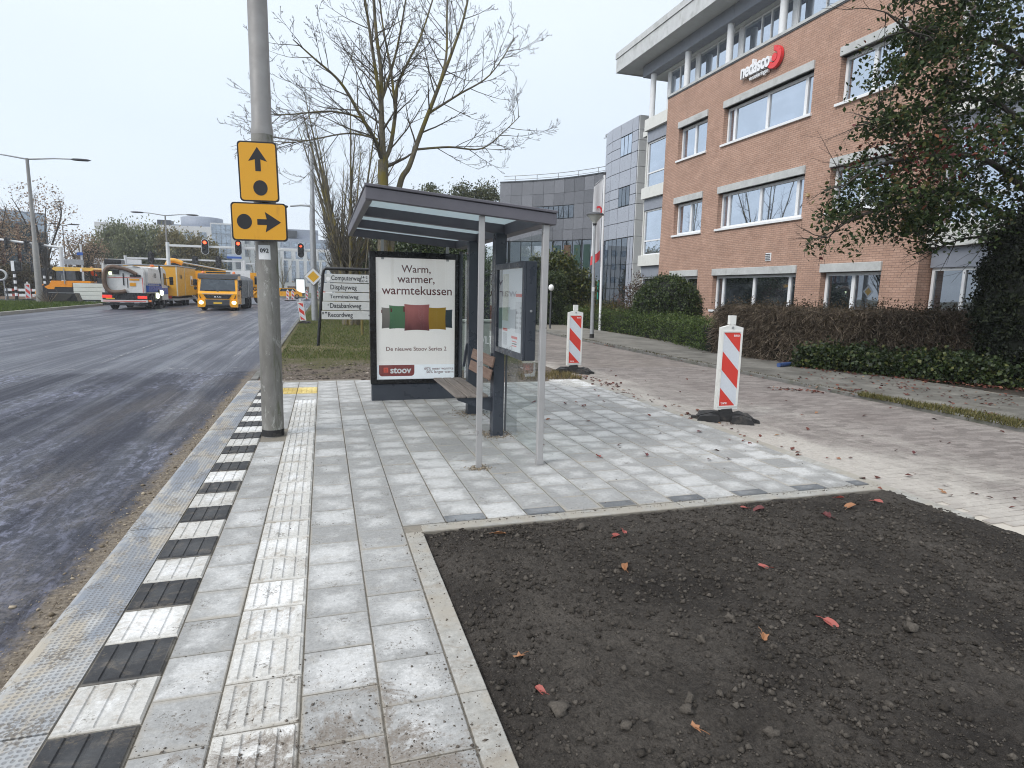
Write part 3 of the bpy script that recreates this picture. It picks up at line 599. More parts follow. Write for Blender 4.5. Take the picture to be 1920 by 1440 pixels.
for a, b in zip(P, P[1:]):
    L = (b-a).length; k = 0
    while k < L-.2:
        q = MB(); q.box(-.09, .09, .01, .99, -.25, .05, b=.015); o = q.build('kerb_stone', EDGEM, mkb, loc=a+(b-a)*(k/L)); o.rotation_euler.z = math.atan2(b.y-a.y, b.x-a.x)-math.pi/2; k += 1.
sheet('far_verge', -24, 40, 101, 300, -.05, MEDM)
sheet('far_verge', -90, -26, 66, 300, -.06, pm('brown_leaf_ground', (.13, .085, .055), .95, var=.3, coord='pos'))
sheet('planting_bed', 11.2, 60, -5, 120, .0, pm('bed_earth', (.045, .035, .025), .95, var=.4, coord='pos', bump=.6, bscale=20, bdist=.03))
sheet('planting_bed', 4.66, 11.2, 60, 120, -.01, pm('bed_earth', (.045, .035, .025), .95))

n_ = 2600; vx = -1.0+5.4*RNG.random(n_); vy = 11.05+2.6*RNG.random(n_)**1.5; vk = (vx > .8) | (vy > 11.2); vx, vy = vx[vk], vy[vk]
n = N('verge_scraps'); VSC = n.set(n.mix(n.ramp(n.isl(), [(0, 0), (.75, .35), (1, 1)]), (.035, .027, .022, 1), (.36, .31, .26, 1)), .95)
ss = np.clip(.010+.012*RNG.pareto(2.6, len(vx)), .008, .05); rocks('verge_debris', [(a, b, verge_z(a, b)+.1*c_) for a, b, c_ in zip(vx, vy, ss)], ss, VSC, base=(OCV, OCF), flat=.35)
# ================================================================== BUILDINGS
n = N('salmon_brick'); p = n.pos(); s = n.sep(p); v = n.com(n.math('ADD', s[0], s[1]), s[2], 0.)
bt = n.n('ShaderNodeTexBrick'); n.l(v, bt.inputs['Vector'])
for k, q in (('Scale', 1.), ('Brick Width', .235), ('Row Height', .072), ('Mortar Size', .0068), ('Mortar Smooth', .3), ('Bias', 0.)): bt.inputs[k].default_value = q
bt.inputs['Color1'].default_value = (.49, .318, .243, 1); bt.inputs['Color2'].default_value = (.435, .272, .203, 1); bt.inputs['Mortar'].default_value = (.215, .148, .115, 1)
c = n.mix(1., bt.outputs[0], n.ramp(n.noise(v, 1.3, 7, .7, .4), [(.3, .84), (.7, 1.13)]), 'MULTIPLY'); c = n.mix(1., c, n.ramp(n.noise(v, 24, 4), [(.3, .85), (.7, 1.15)]), 'MULTIPLY')
c = n.mix(n.math('MULTIPLY', n.mr(n.noise(n.mapv(v, (1.2, .25, 1)), 1.6, 6, .7), .56, .72), .18), c, (.15, .10, .075, 1))
BRICK = n.set(c, .85, 0, .25, n.bump(n.math('SUBTRACT', 1., bt.outputs[1]), .5, .006))
CONC = pm('concrete_trim', (.50, .51, .50), .7, var=.12, coord='pos', dirt=(.24, .24, .22), dscale=1.6, damt=.45, bump=.1, bscale=40)
BAND = pm('white_spandrel', (.70, .70, .66), .6, var=.05, coord='pos', dirt=(.42, .42, .37), dscale=1.2, damt=.35)
FASC = pm('roof_fascia', (.56, .57, .565), .55, var=.1, coord='pos', dirt=(.30, .31, .28), dscale=1.4, damt=.5)
GRYP = pm('grey_panel', (.27, .29, .335), .5, var=.05, coord='pos')
SOFF = pm('soffit_panel', (.56, .58, .58), .45, var=.05, coord='pos')
GL_HI = window_glass('upper_glazing', (.06, .07, .09), .62); GL_LO = window_glass('lower_glazing', (.014, .017, .02), .27)  # upper panes paler and more mirroring: sky reflection put into the material
LEDL = emit('ceiling_lamp', (1., .97, .92), 1.6)
def wall(b, ya, yb, za, zb, x, holes, depth, mi=0):
    ys = sorted({ya, yb, *[h[0] for h in holes], *[h[1] for h in holes]}); zs = sorted({za, zb, *[h[2] for h in holes], *[h[3] for h in holes]})
    for i in range(len(ys)-1):
        for j in range(len(zs)-1):
            cy, cz = (ys[i]+ys[i+1])/2, (zs[j]+zs[j+1])/2
            if any(h[0] < cy < h[1] and h[2] < cz < h[3] for h in holes): continue
            b.add([(x, ys[i], zs[j]), (x, ys[i+1], zs[j]), (x, ys[i+1], zs[j+1]), (x, ys[i], zs[j+1])], [(3, 2, 1, 0)], mi)
    for y0, y1, z0, z1 in holes:
        X = x+depth
        b.add([(x, y0, z0), (X, y0, z0), (X, y0, z1), (x, y0, z1)], [(3, 2, 1, 0)], mi); b.add([(x, y1, z0), (X, y1, z0), (X, y1, z1), (x, y1, z1)], [(0, 1, 2, 3)], mi)
        b.add([(x, y0, z0), (x, y1, z0), (X, y1, z0), (X, y0, z0)], [(0, 1, 2, 3)], mi); b.add([(x, y0, z1), (x, y1, z1), (X, y1, z1), (X, y0, z1)], [(3, 2, 1, 0)], mi)
OFF = (-16, -20, 0)
ob = thing('office_building', 'salmon brick office building with white framed windows under an overhanging flat roof', 'building', (16, 20, 0))
def window(par, x, y0, y1, z0, z1, splits, gl, fw=.075, off=OFF, mw=None, lamp=False, transom=None):
    """frame with mullions at the y positions in splits, each pane a sub-part"""
    b = MB(); b.box(x, x+.08, y0, y1, z0, z0+fw); b.box(x, x+.08, y0, y1, z1-fw, z1); ys = [y0]+list(splits)+[y1]
    for i, q in enumerate(ys):
        w = (mw or fw)
        if i == 0: a, c_ = y0, y0+fw
        elif i == len(ys)-1: a, c_ = y1-fw, y1
        else: a, c_ = q-w/2, q+w/2
        b.box(x-.006, x+.07, a, c_, z0+fw, z1-fw)
    if transom:
        for i in range(len(ys)-1): b.box(x-.003, x+.06, ys[i]+(fw if i == 0 else (mw or fw)/2), ys[i+1]-(fw if i == len(ys)-2 else (mw or fw)/2), transom-.035, transom+.035)
    f = b.build('window', CLEANW, par, off)
    for i in range(len(ys)-1):
        q = MB(); q.add([(x+.045, ys[i]+.02, z0+.02), (x+.045, ys[i+1]-.02, z0+.02), (x+.045, ys[i+1]-.02, z1-.02), (x+.045, ys[i]+.02, z1-.02)], [(3, 2, 1, 0)]); q.build('pane', gl, f, off)
    return f
rowsW = [(7.74, 9.22), (4.33, 5.82), (.95, 2.44)]; colsW = [(24.2, 26.46), (18.15, 23.05), (14.65, 17.0)]
holes = [(y0, y1, z0, z1) for z0, z1 in rowsW for y0, y1 in colsW]
b = MB(); wall(b, 13.45, 27.6, -.2, 10.9, 16., holes, .30)
b.add([(16, 13.45, -.2), (19, 13.45, -.2), (19, 13.45, 10.9), (16, 13.45, 10.9)], [(0, 1, 2, 3)]); b.add([(16, 27.6, -.2), (17, 27.6, -.2), (17, 27.6, 10.9), (16, 27.6, 10.9)], [(3, 2, 1, 0)])
b.build('wall', BRICK, ob, OFF)
b = MB(); b.box(16.9, 34, 5, 30.1, -.2, 10.1); b.build('core', DKG, ob, OFF)                   # the rooms behind the glass
b = MB(); b.box(15.96, 16.5, 13.43, 27.63, 10.9, 11.0); b.box(15.975, 16.0, 13.44, 27.62, 10.84, 10.9, 1); b.build('coping', [CONC, DKG], ob, OFF)
for r, (z0, z1) in enumerate(rowsW):
    for c_, (y0, y1) in enumerate(colsW):
        q = MB(); q.box(15.93, 16.28, y0-.02, y1+.02, z1, z1+.28, b=.01); q.build('lintel', CONC, ob, OFF)
        gl = GL_HI if r < 2 else GL_LO
        sp = [(y0+y1)/2] if c_ != 1 else [y0+.50, (y0+y1)/2, y1-.50]
        if c_ == 2: sp = [y0+1.18]
        f = window(ob, 16.2, y0+.02, y1-.02, z0+.06, z1-.01, sp, gl, .10, mw=.13)
        q = MB(); q.box(15.92, 16.26, y0-.06, y1+.06, z0-.04, z0+.05, b=.008); q.build('sill', CLEANW, f, OFF)
# recessed white-banded bays on either side
for ya, yb, lab in ((27.6, 30.15, 0), (5.2, 13.45, 1)):
    x = 16.30
    for zb, zt in ((3.06, 3.62), (6.52, 7.08), (9.95, 10.52)):
        q = MB(); q.box(x-.12, x+.6, ya+.002, yb, zb, zt, b=.008); q.build('spandrel', BAND, ob, OFF)
    for zb, zt in ((2.50, 3.058), (5.95, 6.518), (9.40, 9.948)):
        q = MB(); q.box(x+.06, x+.5, ya+.002, yb-.06, zb, zt, b=.006); q.build('grey_panel', GRYP, ob, OFF)
    for z0, z1, gl in ((.6, 2.498, GL_LO), (3.622, 5.948, GL_HI), (7.082, 9.398, GL_HI)):
        sp = [yb-1.85] if not lab else [yb-1.0, yb-3.2, yb-4.2, yb-6.2]
        window(ob, x+.14, ya+.01, yb-.08, z0, z1, sorted(sp), gl, .08, transom=(z0+.75 if z0 > 3 else None))
    q = MB(); q.box(x+.1, x+.5, ya+.002, yb-.05, -.2, .598); q.build('plinth', CONC, ob, OFF)
q = MB(); q.box(16.38, 34, 30.101, 30.18, -.2, 10.09); q.build('side_wall', BAND, ob, OFF)
q = MB(); q.box(16.35, 34, 5.2, 30.15, 10.1, 10.38); q.box(17.0, 34, 30.15, 31.8, 10.1, 10.38); q.build('terrace_slab', BAND, ob, OFF)
# set-back top storey: glazing, round columns, grey edge beam, deep flat roof
xg = 17.75; ys = [6.6, 9.0, 11.5, 14.8, 18.1, 21.4, 24.7, 28.0, 30.6]
for i in range(len(ys)-1):
    a, c_ = ys[i], ys[i+1]; sp = [a+.42*(c_-a), a+.60*(c_-a)] if i % 2 else [a+.52*(c_-a)]
    window(ob, xg, a+.12, c_-.12, 10.38, 13.2, sp, GL_HI, .06, transom=(11.2 if i == len(ys)-2 else None))
    q = MB(); q.box(xg-.03, xg+.15, c_-.12, c_+.12, 10.38, 13.24); q.build('post', CLEANW, ob, OFF)
q = MB(); q.box(xg+.12, 33, 6, 30.6, 10.38, 13.22); q.build('core', DKG, ob, OFF)
for yc in (8.2, 11.5, 14.8, 18.1, 21.4, 24.7, 28.0, 31.3):
    q = MB(); q.cyl((17.2, yc, 10.38), (17.2, yc, 13.26), .15, n=20, cap=False); q.build('column', CLEANW, ob, OFF)
yj = [4.5, 8.2, 12.2, 16.2, 20.2, 24.2, 28.2, 32.05]
for a, c_ in zip(yj, yj[1:]):
    q = MB(); q.box(16.95, 17.5, a+.008, c_-.008, 13.25, 13.86); q.build('edge_beam', GRYP, ob, OFF)
q = MB(); q.box(17.5, 33, 4.5, 32.05, 13.22, 13.8); q.build('ceiling', SOFF, ob, OFF)
for a, c_ in zip(yj, yj[1:-1]+[33.38]):
    q = MB(); q.box(16.06, 16.98, a+.010, c_-.010, 13.83, 13.86); q.build('soffit_panel', SOFF, ob, OFF)
q = MB(); q.box(16.02, 34, 4.4, 33.42, 13.86, 14.5); q.box(15.98, 16.02, 4.4, 33.42, 13.80, 14.52); q.box(16.02, 20, 33.40, 33.44, 13.80, 14.52); q.build('roof', FASC, ob, OFF)
q = MB(); q.box(15.93, 16.4, 4.4, 33.46, 14.52, 14.82); q.box(16.4, 20, 33.2, 33.46, 14.52, 14.82); q.build('roof_edge', FASC, ob, OFF)
q = MB(); q.box(15.97, 16.02, 19.50, 19.80, 2.92, 3.22, b=.01); vt = q.build('vent', CLEANW, ob, OFF)
for k in range(4): s_ = MB(); s_.box(15.955, 15.972, 19.53, 19.77, 2.96+k*.065, 2.99+k*.065); s_.build('slat', DKG, vt, OFF)
q = MB(); q.box(15.9, 16.0, 17.83, 17.93, 5.02, 5.13, b=.01); q.build('outdoor_lamp', pm('brass_lamp', (.5, .38, .2), .4), ob, OFF)
# lit ceiling lamps glimpsed through the upper windows
# wall sign
sg = thing('wall_sign', 'white nedasco letters beside a red ring, fixed high on the brick wall', 'sign', (15.99, 20.7, 10.2))
RZ = (math.pi/2, 0, -math.pi/2)
SIGNW = pm('sign_white', (.82, .83, .85), .35, var=.02); SIGNR = pm('sign_red', (.75, .045, .05), .35, var=.04)
text('nedasco', SIGNW, sg, (-.10, .36, .04), RZ, 'letters', .90); text('verz', SIGNW, sg, (-.07, .20, -.34), RZ, 'small_letters', .80)
b = MB(); cyc, czc, R1, R2 = -.64, .02, .385, .135
pts = [(cyc+R1*math.cos(t), czc+R1*math.sin(t)) for t in np.linspace(math.pi*1.02, -math.pi*.52-.0, 32)]
inn = [(cyc+R2*1.28*math.cos(t), czc+R2*1.28*math.sin(t)) for t in np.linspace(-math.pi*.52, math.pi*1.02, 32)]
pts = [(cyc+R1*math.cos(t), czc+R1*math.sin(t)) for t in np.linspace(math.pi*.52, -math.pi*.80, 36)]; inn = [(cyc+R2*1.5*math.cos(t), czc+R2*1.5*math.sin(t)) for t in np.linspace(-math.pi*.80, math.pi*.52, 36)]
k = len(pts)
# local y runs to the left in the view, so mirror
P_ = [(2*cyc-u, w) for u, w in pts]; I_ = [(2*cyc-u, w) for u, w in inn[::-1]]
V = [(-.16, u, w) for u, w in P_]+[(-.16, u, w) for u, w in I_]+[(-.02, u, w) for u, w in P_]+[(-.02, u, w) for u, w in I_]
F = []
for i in range(k-1): F += [(i, i+1, k+i+1, k+i), (i, 2*k+i, 2*k+i+1, i+1), (k+i, k+i+1, 3*k+i+1, 3*k+i)]
F += [(0, k, 3*k, 2*k), (k-1, 2*k-1+0, 4*k-1, 3*k-1)]
b.add(V, F); b.build('red_ring', SIGNR, sg)
b = MB(); b.cyl((-.13, cyc, czc), (-.02, cyc, czc), R2, n=24); b.build('red_dot', SIGNR, sg)
# ------------------------------------------------------------------ grey panelled tower with a rounded corner
TWR = pm('silver_cladding', (.40, .425, .48), .38, .15, var=.06, coord='pos'); TWW = pm('pale_cladding', (.60, .61, .61), .5, var=.05, coord='pos')
MULL = pm('dark_mullion', (.035, .04, .048), .4); GL_DK = window_glass('dark_glazing', (.010, .014, .018), .20)
tw = thing('panel_tower', 'pale grey metal clad tower with a rounded corner behind the brick office', 'building', (18, 36, 0)); TO = (-18, -36, 0)
path2 = [(18.0, 34.25)]; 
seg = [(18, 34.25), (18, 35.0), (18, 36.5), (18, 37.7)]
cx_, cy0, Rr = 22.2, 37.7, 4.2
for t in np.linspace(0, math.pi*.45, 7)[1:]: seg.append((cx_-Rr*math.cos(t), cy0+Rr*math.sin(t)))
zr = [5.05, 6.0, 6.95, 7.55, 8.15, 9.1, 10.0, 10.6, 11.2, 12.0]
b = MB()
V = [(x+.06, y, 0) for x, y in seg]+[(26, 44, 0), (26, 34.28, 0)]; b.prism([(v[0], v[1]) for v in V], 'z', -.2, 11.95); b.build('core', MULL, tw, TO)
def wpanel(p0, p1, z0, z1, mat, name, par, off, t=.05, g=.018):
    d = Vector((p1[0]-p0[0], p1[1]-p0[1])); L = d.length; d /= L; nn = Vector((-d.y, d.x)); 
    a = (p0[0]+d.x*g, p0[1]+d.y*g); c_ = (p1[0]-d.x*g, p1[1]-d.y*g); q = MB()
    q.prism([a, c_, (c_[0]-nn.x*t, c_[1]-nn.y*t), (a[0]-nn.x*t, a[1]-nn.y*t)], 'z', z0+g, z1-g); return q.build(name, mat, par, off)
for i in range(len(seg)-1):
    for j in range(len(zr)-1):
        win = (i in (1,) and j in (2, 3)) or (i in (1,) and j in (6, 7)) or (i in (5, 6) and j in (6, 7))
        if win:
            if j in (2, 6):
                p0, p1 = Vector(seg[i]), Vector(seg[i+1])
                for k in range(3):
                    wpanel(p0.lerp(p1, k/3+.02), p0.lerp(p1, (k+1)/3-.02), zr[j]+.05, zr[j+2]-.05, GL_HI if j == 6 else GL_DK, 'window_pane', tw, TO, .02, .004)
            continue
        wpanel(seg[i], seg[i+1], zr[j], zr[j+1], TWR, 'cladding_panel', tw, TO)
    k = 2 if i < 3 else 1
    for m in range(k):
        p0, p1 = Vector(seg[i]), Vector(seg[i+1])
        for z0, z1 in ((.1, 1.9), (1.9, 3.4), (3.4, 5.02)): wpanel(p0.lerp(p1, m/k+.02), p0.lerp(p1, (m+1)/k-.02), z0, z1, GL_DK if i else TWR, 'window_pane' if i else 'cladding_panel', tw, TO, .02, .015)
for j in range(len(zr)-1):
    q = MB(); q.box(18.03, 19.2, 34.15, 34.24, zr[j]+.012, zr[j+1]-.012); q.build('cladding_panel', TWW, tw, TO)
for z0, z1 in ((.1, 1.7), (1.7, 3.4), (3.4, 5.05)):
    q = MB(); q.box(18.03, 19.2, 34.15, 34.24, z0+.012, z1-.012); q.build('cladding_panel', TWW, tw, TO)
q = MB(); q.tube([(19.4, 41.2, 11.9), (19.4, 41.2, 12.5)], .04); q.box(19.2, 19.6, 41.0, 41.4, 12.45, 12.6); q.tube([(19.0, 41.2, 12.3), (19.8, 41.2, 12.5)], .03); q.build('roof_aerial', STEEL, tw, TO)
# ------------------------------------------------------------------ dark granite wing, slightly hollow in plan
n = N('dark_granite'); p = n.pos(); r = n.rnd(); sp = n.noise(p, 26, 3, .8); c = n.mix(n.ramp(sp, [(.38, 0), (.62, 1)]), (.075, .08, .092, 1), (.20, .205, .225, 1))
c = n.mix(1., c, n.ramp(r, [(0, .80), (1, 1.3)]), 'MULTIPLY'); GRAN = n.set(c, n.ramp(r, [(0, .25), (1, .45)]), 0, .5)
gw = thing('granite_building', 'dark speckled granite building with a hollow front and glazed ground floors', 'building', (18, 49, 0)); GO = (-18, -49, 0)
A, B_ = Vector((21.6, 44.6)), Vector((14.9, 53.2)); ch = (B_-A); nrm = Vector((ch.y, -ch.x)).normalized()
if nrm.x < 0: nrm = -nrm
ng = 11; arc = [A+ch*(i/ng)+nrm*(.9*math.sin(math.pi*i/ng)) for i in range(ng+1)]
zg = [5.9, 6.75, 7.65, 8.75, 9.75, 10.85]
b = MB(); V = [(v.x+.05, v.y+.05) for v in arc]+[(30, 62), (34, 46)]; b.prism(V, 'z', -.2, 10.8); b.build('core', MULL, gw, GO)
for i in range(ng):
    for j in range(len(zg)-1):
        if 4 <= i <= 9 and j == 2: continue
        wpanel(arc[i], arc[i+1], zg[j], zg[j+1], GRAN, 'granite_panel', gw, GO, .05, .010)
    if 4 <= i <= 9:
        for m in range(2): wpanel(arc[i].lerp(arc[i+1], m/2+.02), arc[i].lerp(arc[i+1], m/2+.48), zg[2]+.05, zg[3]-.05, GL_DK, 'window_pane', gw, GO, .02, .01)
    for m in range(1):
        for z0, z1 in ((.1, 2.2), (2.2, 4.2), (4.2, 5.85)): wpanel(arc[i], arc[i+1], z0, z1, GL_DK, 'window_pane', gw, GO, .02, .02)
    q = MB(); q.cyl((arc[i].x, arc[i].y, 0), (arc[i].x, arc[i].y, 5.88), .045, n=6); q.build('mullion', MULL, gw, GO)
for i, cl in ((3, (.02, .06, .045)), (4, (.09, .045, .02)), (5, (.02, .055, .06)), (2, (.015, .05, .04))):
    wpanel(arc[i].lerp(arc[i+1], .15), arc[i].lerp(arc[i+1], .85), 3.0+.2*i % 1, 5.5, pm('coloured_banner_%d' % i, cl, .5), 'banner', gw, GO, -.03, .02)
q = MB(); rail = [Vector((v.x, v.y))-nrm*-.6 for v in arc]
q.tube([(v.x, v.y, 11.5) for v in rail], .03, 5); q.tube([(v.x, v.y, 11.2) for v in rail], .02, 4)
for v in rail[::2]: q.tube([(v.x, v.y, 10.8), (v.x, v.y, 11.5)], .03, 5)
q.build('railing', STEEL, gw, GO)
q = MB(); q.prism([(v.x-nrm.x*.05, v.y-nrm.y*.05) for v in arc]+[(v.x+nrm.x*.5, v.y+nrm.y*.5) for v in arc[::-1]], 'z', 10.85, 10.95); q.build('coping', MULL, gw, GO)
wpanel(arc[1].lerp(arc[2], .1), arc[1].lerp(arc[2], .2), 0, 2.6, pm('green_door_frame', (.02, .28, .20), .4), 'door_frame', gw, GO, -.08, .0)
# ------------------------------------------------------------------ offices across the junction
FARW = pm('far_white_wall', (.60, .61, .62), .7, var=.06, coord='pos', scale=.5); FARG = window_glass('far_glazing', (.055, .075, .10), .30); FARD = pm('far_roof', (.25, .28, .34), .6, coord='pos')
def winrow(par, off, axis, c0, a0, a1, z0, z1, k, gap, mat=FARG, name='window'):
    w = (a1-a0)/k
    for i in range(k):
        q = MB(); s0, s1 = a0+i*w+gap/2, a0+(i+1)*w-gap/2
        if axis == 'y': q.box(s0, s1, c0-.06, c0+.2, z0, z1)
        else: q.box(c0-.2, c0+.06, s0, s1, z0, z1)
        q.build(name, mat, par, off)
fo = thing('office_building', 'white office block with tall window slits and a set-back blue-grey top storey', 'building', (0, 170, 0)); FO = (0, -170, 0)
q = MB(); q.box(-16, 13, 170, 190, -.3, 11.2); q.build('wall', FARW, fo, FO)
q = MB(); q.box(-14, 10, 173, 188, 11.2, 13.8); q.build('top_storey', FARD, fo, FO); q = MB(); q.box(-9, -1, 175, 184, 13.8, 16.4); q.build('plant_room', FARD, fo, FO)
q = MB(); q.box(-9.5, -6.3, 174.2, 175, 14.2, 16); q.build('plant_grille', MULL, fo, FO)
winrow(fo, FO, 'y', 173, -13.8, 9.8, 11.7, 13.1, 12, .5); winrow(fo, FO, 'y', 170, -15.6, 12.6, 8.6, 10.4, 10, 1.1)
winrow(fo, FO, 'y', 170, -15.6, 12.6, 2.6, 8.1, 15, .85, name='window_strip'); winrow(fo, FO, 'y', 170, -15.6, 12.6, .1, 1.6, 9, 1.)
fl = thing('office_building', 'white office block with a blue glass stair tower rising behind the willows', 'building', (-27, 140, 0)); FL = (27, -140, 0)
q = MB(); q.box(-42, -21.5, 140, 165, -.3, 13.1); q.build('wall', FARW, fl, FL)
q = MB(); q.box(-21.5, -17.6, 139.2, 150, -.3, 13.9); q.build('stair_tower', FARW, fl, FL)
q = MB(); q.prism([(-17.6, 140), (-9.5, 158), (-16, 165), (-21.5, 150)], 'z', -.3, 12.8); q.build('side_wing', FARW, fl, FL)
for i in range(4):
    for j in range(7): q = MB(); q.box(-21.3+i*.9, -20.48+i*.9, 139.1, 139.25, .4+j*1.9, 2.22+j*1.9); q.build('stair_pane', FARG, fl, FL)
q = MB(); q.prism([(-31, 147), (-19, 147), (-17, 150), (-19, 158), (-31, 158)], 'z', 13.1, 13.9); q.build('roof_deck', FARD, fl, FL)
q = MB(); q.lathe([(4.2, 0), (4.2, 1.9), (3.8, 2.0), (0, 2.05)], 20, (-25, 152, 13.9)); q.build('roof_drum', FARD, fl, FL); q = MB(); q.box(-32.5, -30, 146, 149, 13.1, 14.6); q.build('plant_grille', MULL, fl, FL)
winrow(fl, FL, 'y', 140, -41, -22, 10.6, 12.0, 8, .8); winrow(fl, FL, 'y', 140, -41, -22, 7.4, 8.8, 8, .8); winrow(fl, FL, 'y', 140, -41, -22, 4.2, 5.6, 8, .8)
d = Vector((8.1, 18)); 
for r in range(4):
    for i in range(5):
        a = Vector((-17.6, 140))+d*((i+.2)/5.2); c_ = Vector((-17.6, 140))+d*((i+.8)/5.2); wpanel(a, c_, 2.2+r*2.7, 3.7+r*2.7, FARG, 'window', fl, FL, -.08, 0)
gb = thing('glass_office', 'blue-grey glass office with red-brown piers behind the brown-leaved tree', 'building', (-36, 85, 0)); GB = (36, -85, 0)
PIER = pm('redbrown_pier', (.12, .045, .035), .6, coord='pos'); GPAN = window_glass('blue_curtain_wall', (.06, .085, .10), .35)
P0, P1 = Vector((-44., 74.)), Vector((-30.6, 86.)); dv = P1-P0
q = MB(); q.prism([(P0.x, P0.y), (P1.x, P1.y), (P1.x-9, P1.y+10), (P0.x-9, P0.y+10)], 'z', -.3, 9.3); q.build('core', FARD, gb, GB)
q = MB(); a_, b__ = P0+dv*.0, P0+dv*.62; q.prism([(a_.x-1, a_.y+1), (b__.x-1, b__.y+1), (b__.x-9, b__.y+9), (a_.x-9, a_.y+9)], 'z', 9.3, 11.6); q.build('upper_storey', GPAN, gb, GB)
for i in range(12):
    a_, b__ = P0+dv*(i/12), P0+dv*((i+1)/12)
    for z0, z1 in ((.3, 2.9), (3.0, 5.8), (5.9, 8.0), (8.05, 9.25)): wpanel(b__, a_, z0, z1, GPAN, 'window_pane', gb, GB, .05 if False else -.05, .05)
    q = MB(); q.cyl((a_.x+.1, a_.y-.12, -.2), (a_.x+.1, a_.y-.12, 7.9), .16, n=6); q.build('pier', PIER, gb, GB)
# ================================================================== BUS SHELTER
ROOFZ = lambda x, z=0: 2.305-.075*(x-.34)+z
SHG = clear_glass('shelter_glass', (.88, .935, .92), .05, .16)
n = N('frosted_roof_glass'); tr = n.n('ShaderNodeBsdfTranslucent'); tr.inputs['Color'].default_value = (.66, .72, .735, 1); df = n.n('ShaderNodeBsdfDiffuse'); df.inputs['Color'].default_value = (.42, .52, .55, 1)
ms = n.n('ShaderNodeMixShader'); ms.inputs[0].default_value = .3; n.l(tr.outputs[0], ms.inputs[1]); n.l(df.outputs[0], ms.inputs[2])
gl = n.n('ShaderNodeBsdfGlossy'); gl.inputs['Roughness'].default_value = .2; m2 = n.n('ShaderNodeMixShader'); m2.inputs[0].default_value = .06; n.l(ms.outputs[0], m2.inputs[1]); n.l(gl.outputs[0], m2.inputs[2]); n.l(m2.outputs[0], n.o.inputs['Surface']); FROST = n.m
n = N('roof_steel'); p = n.pos(); f = n.noise(p, 2., 6, .7); c = n.mix(1., (.115, .11, .128, 1), n.ramp(f, [(.3, .85), (.7, 1.15)]), 'MULTIPLY'); sc_ = n.mr(n.noise(n.mapv(p, (1, 1, 5)), 3.5, 9, .8, .6), .66, .73)
c = n.mix(n.math('MULTIPLY', sc_, .4), c, (.30, .30, .31, 1)); RSTEEL = n.set(c, .5, 0, .5, n.bump(n.noise(p, 200, 4), .08, .001))
n = N('weathered_slat'); o_ = n.obj(); s = n.sep(o_); v = n.mapv(o_, (26, 1.6, 26)); f = n.noise(v, 1.5, 8, .7, .6); rn = n.rnd(); c = n.mix(n.ramp(f, [(.3, 0), (.7, 1)]), (.105, .088, .078, 1), (.27, .235, .21, 1)); c = n.mix(1., c, n.ramp(rn, [(0, .85), (1, 1.15)]), 'MULTIPLY'); SLAT = n.set(c, .8, 0, .3, n.bump(f, .6, .003))
n = N('brown_slat'); o_ = n.obj(); f = n.noise(n.mapv(o_, (26, 1.6, 26)), 1.5, 8, .7, .6); c = n.mix(n.ramp(f, [(.3, 0), (.7, 1)]), (.13, .08, .058, 1), (.27, .185, .145, 1)); SLAT2 = n.set(c, .7, 0, .3, n.bump(f, .5, .003))
SX, SY = 1.3, 7.1
sh = thing('bus_shelter', 'dark grey steel bus shelter with sloping glass roof and wooden bench', 'bus shelter', (SX, SY, 0)); SO = (-SX, -SY, 0)
def sp(name, b, m): return b.build(name, m, sh, SO)
def sloped(x0, x1, y0, y1, zlo, zhi, bev=0):       # a box following the fall of the roof
    b = MB(); b.box(x0, x1, y0, y1, zlo, zhi, b=bev); b.v = [(x, y, z+ROOFZ(x)) for x, y, z in b.v]; return b
YN, YF = 5.20, 9.02
sp('roof_beam', sloped(.34, 1.98, YN, YN+.055, -.0, .098, .006), RSTEEL); sp('roof_beam', sloped(.345, 1.975, YF-.06, YF, .005, .115, .004), RSTEEL)
for yb in (6.485, 7.725): sp('roof_beam', sloped(.402, 1.86, yb-.045, yb+.045, .012, .107, .004), RSTEEL)
sp('roof_beam', sloped(.345, .40, YN+.057, YF-.062, -.002, .112, .005), RSTEEL); sp('roof_beam', sloped(1.86, 1.975, YN+.057, YF-.062, -.0, .11, .005), RSTEEL)
for a, c_ in ((YN+.05, 6.5), (6.5, 7.74), (7.74, YF-.05)):
    b = MB(); b.box(.39, 1.87, a, c_, .109, .113); b.v = [(x, y, z+ROOFZ(x)) for x, y, z in b.v]; sp('roof_pane', b, FROST)
sp('roof_cap', sloped(.325, 2.0, YN-.02, YF+.02, .115, .138, .004), pm('roof_cap_steel', (.10, .098, .115), .45, var=.1)) if False else None
for y0, y1 in ((YN-.012, YN+.075), (YF-.07, YF+.012)): sp('roof_cap', sloped(.335, 1.985, y0, y1, .1005, .124, .004), RSTEEL)
for x0, x1 in ((.337, .41), (1.87, 1.985)): sp('roof_cap', sloped(x0, x1, YN+.078, YF-.072, .114, .128, .003), RSTEEL)
for y0 in (6.42, 7.66):
    b = MB(); b.box(1.763, 1.885, y0, y0+.135, -.01, ROOFZ(1.8)+.01, b=.005); c_ = sp('column', b, ANTH)
    b = MB(); b.box(1.745, 1.90, y0-.015, y0+.15, .0, .006); sp('base_plate', b, ANTH)
b = MB(); b.box(1.288, 1.342, 5.245, 5.263, .0, ROOFZ(1.31)+.0, b=.004); sp('front_post', b, ALU)
rocks('sand_heap', np.stack([1.315+RNG.normal(0, .05, 260), 5.25+RNG.normal(0, .045, 260), RNG.random(260)*.006], -1), .003+.004*RNG.random(260), GRIT)
for y0 in (6.49, 7.73): rocks('sand_heap', np.stack([1.82+RNG.normal(0, .10, 500), y0+RNG.normal(0, .11, 500), RNG.random(500)*.006], -1), .003+.005*RNG.random(500), GRIT)
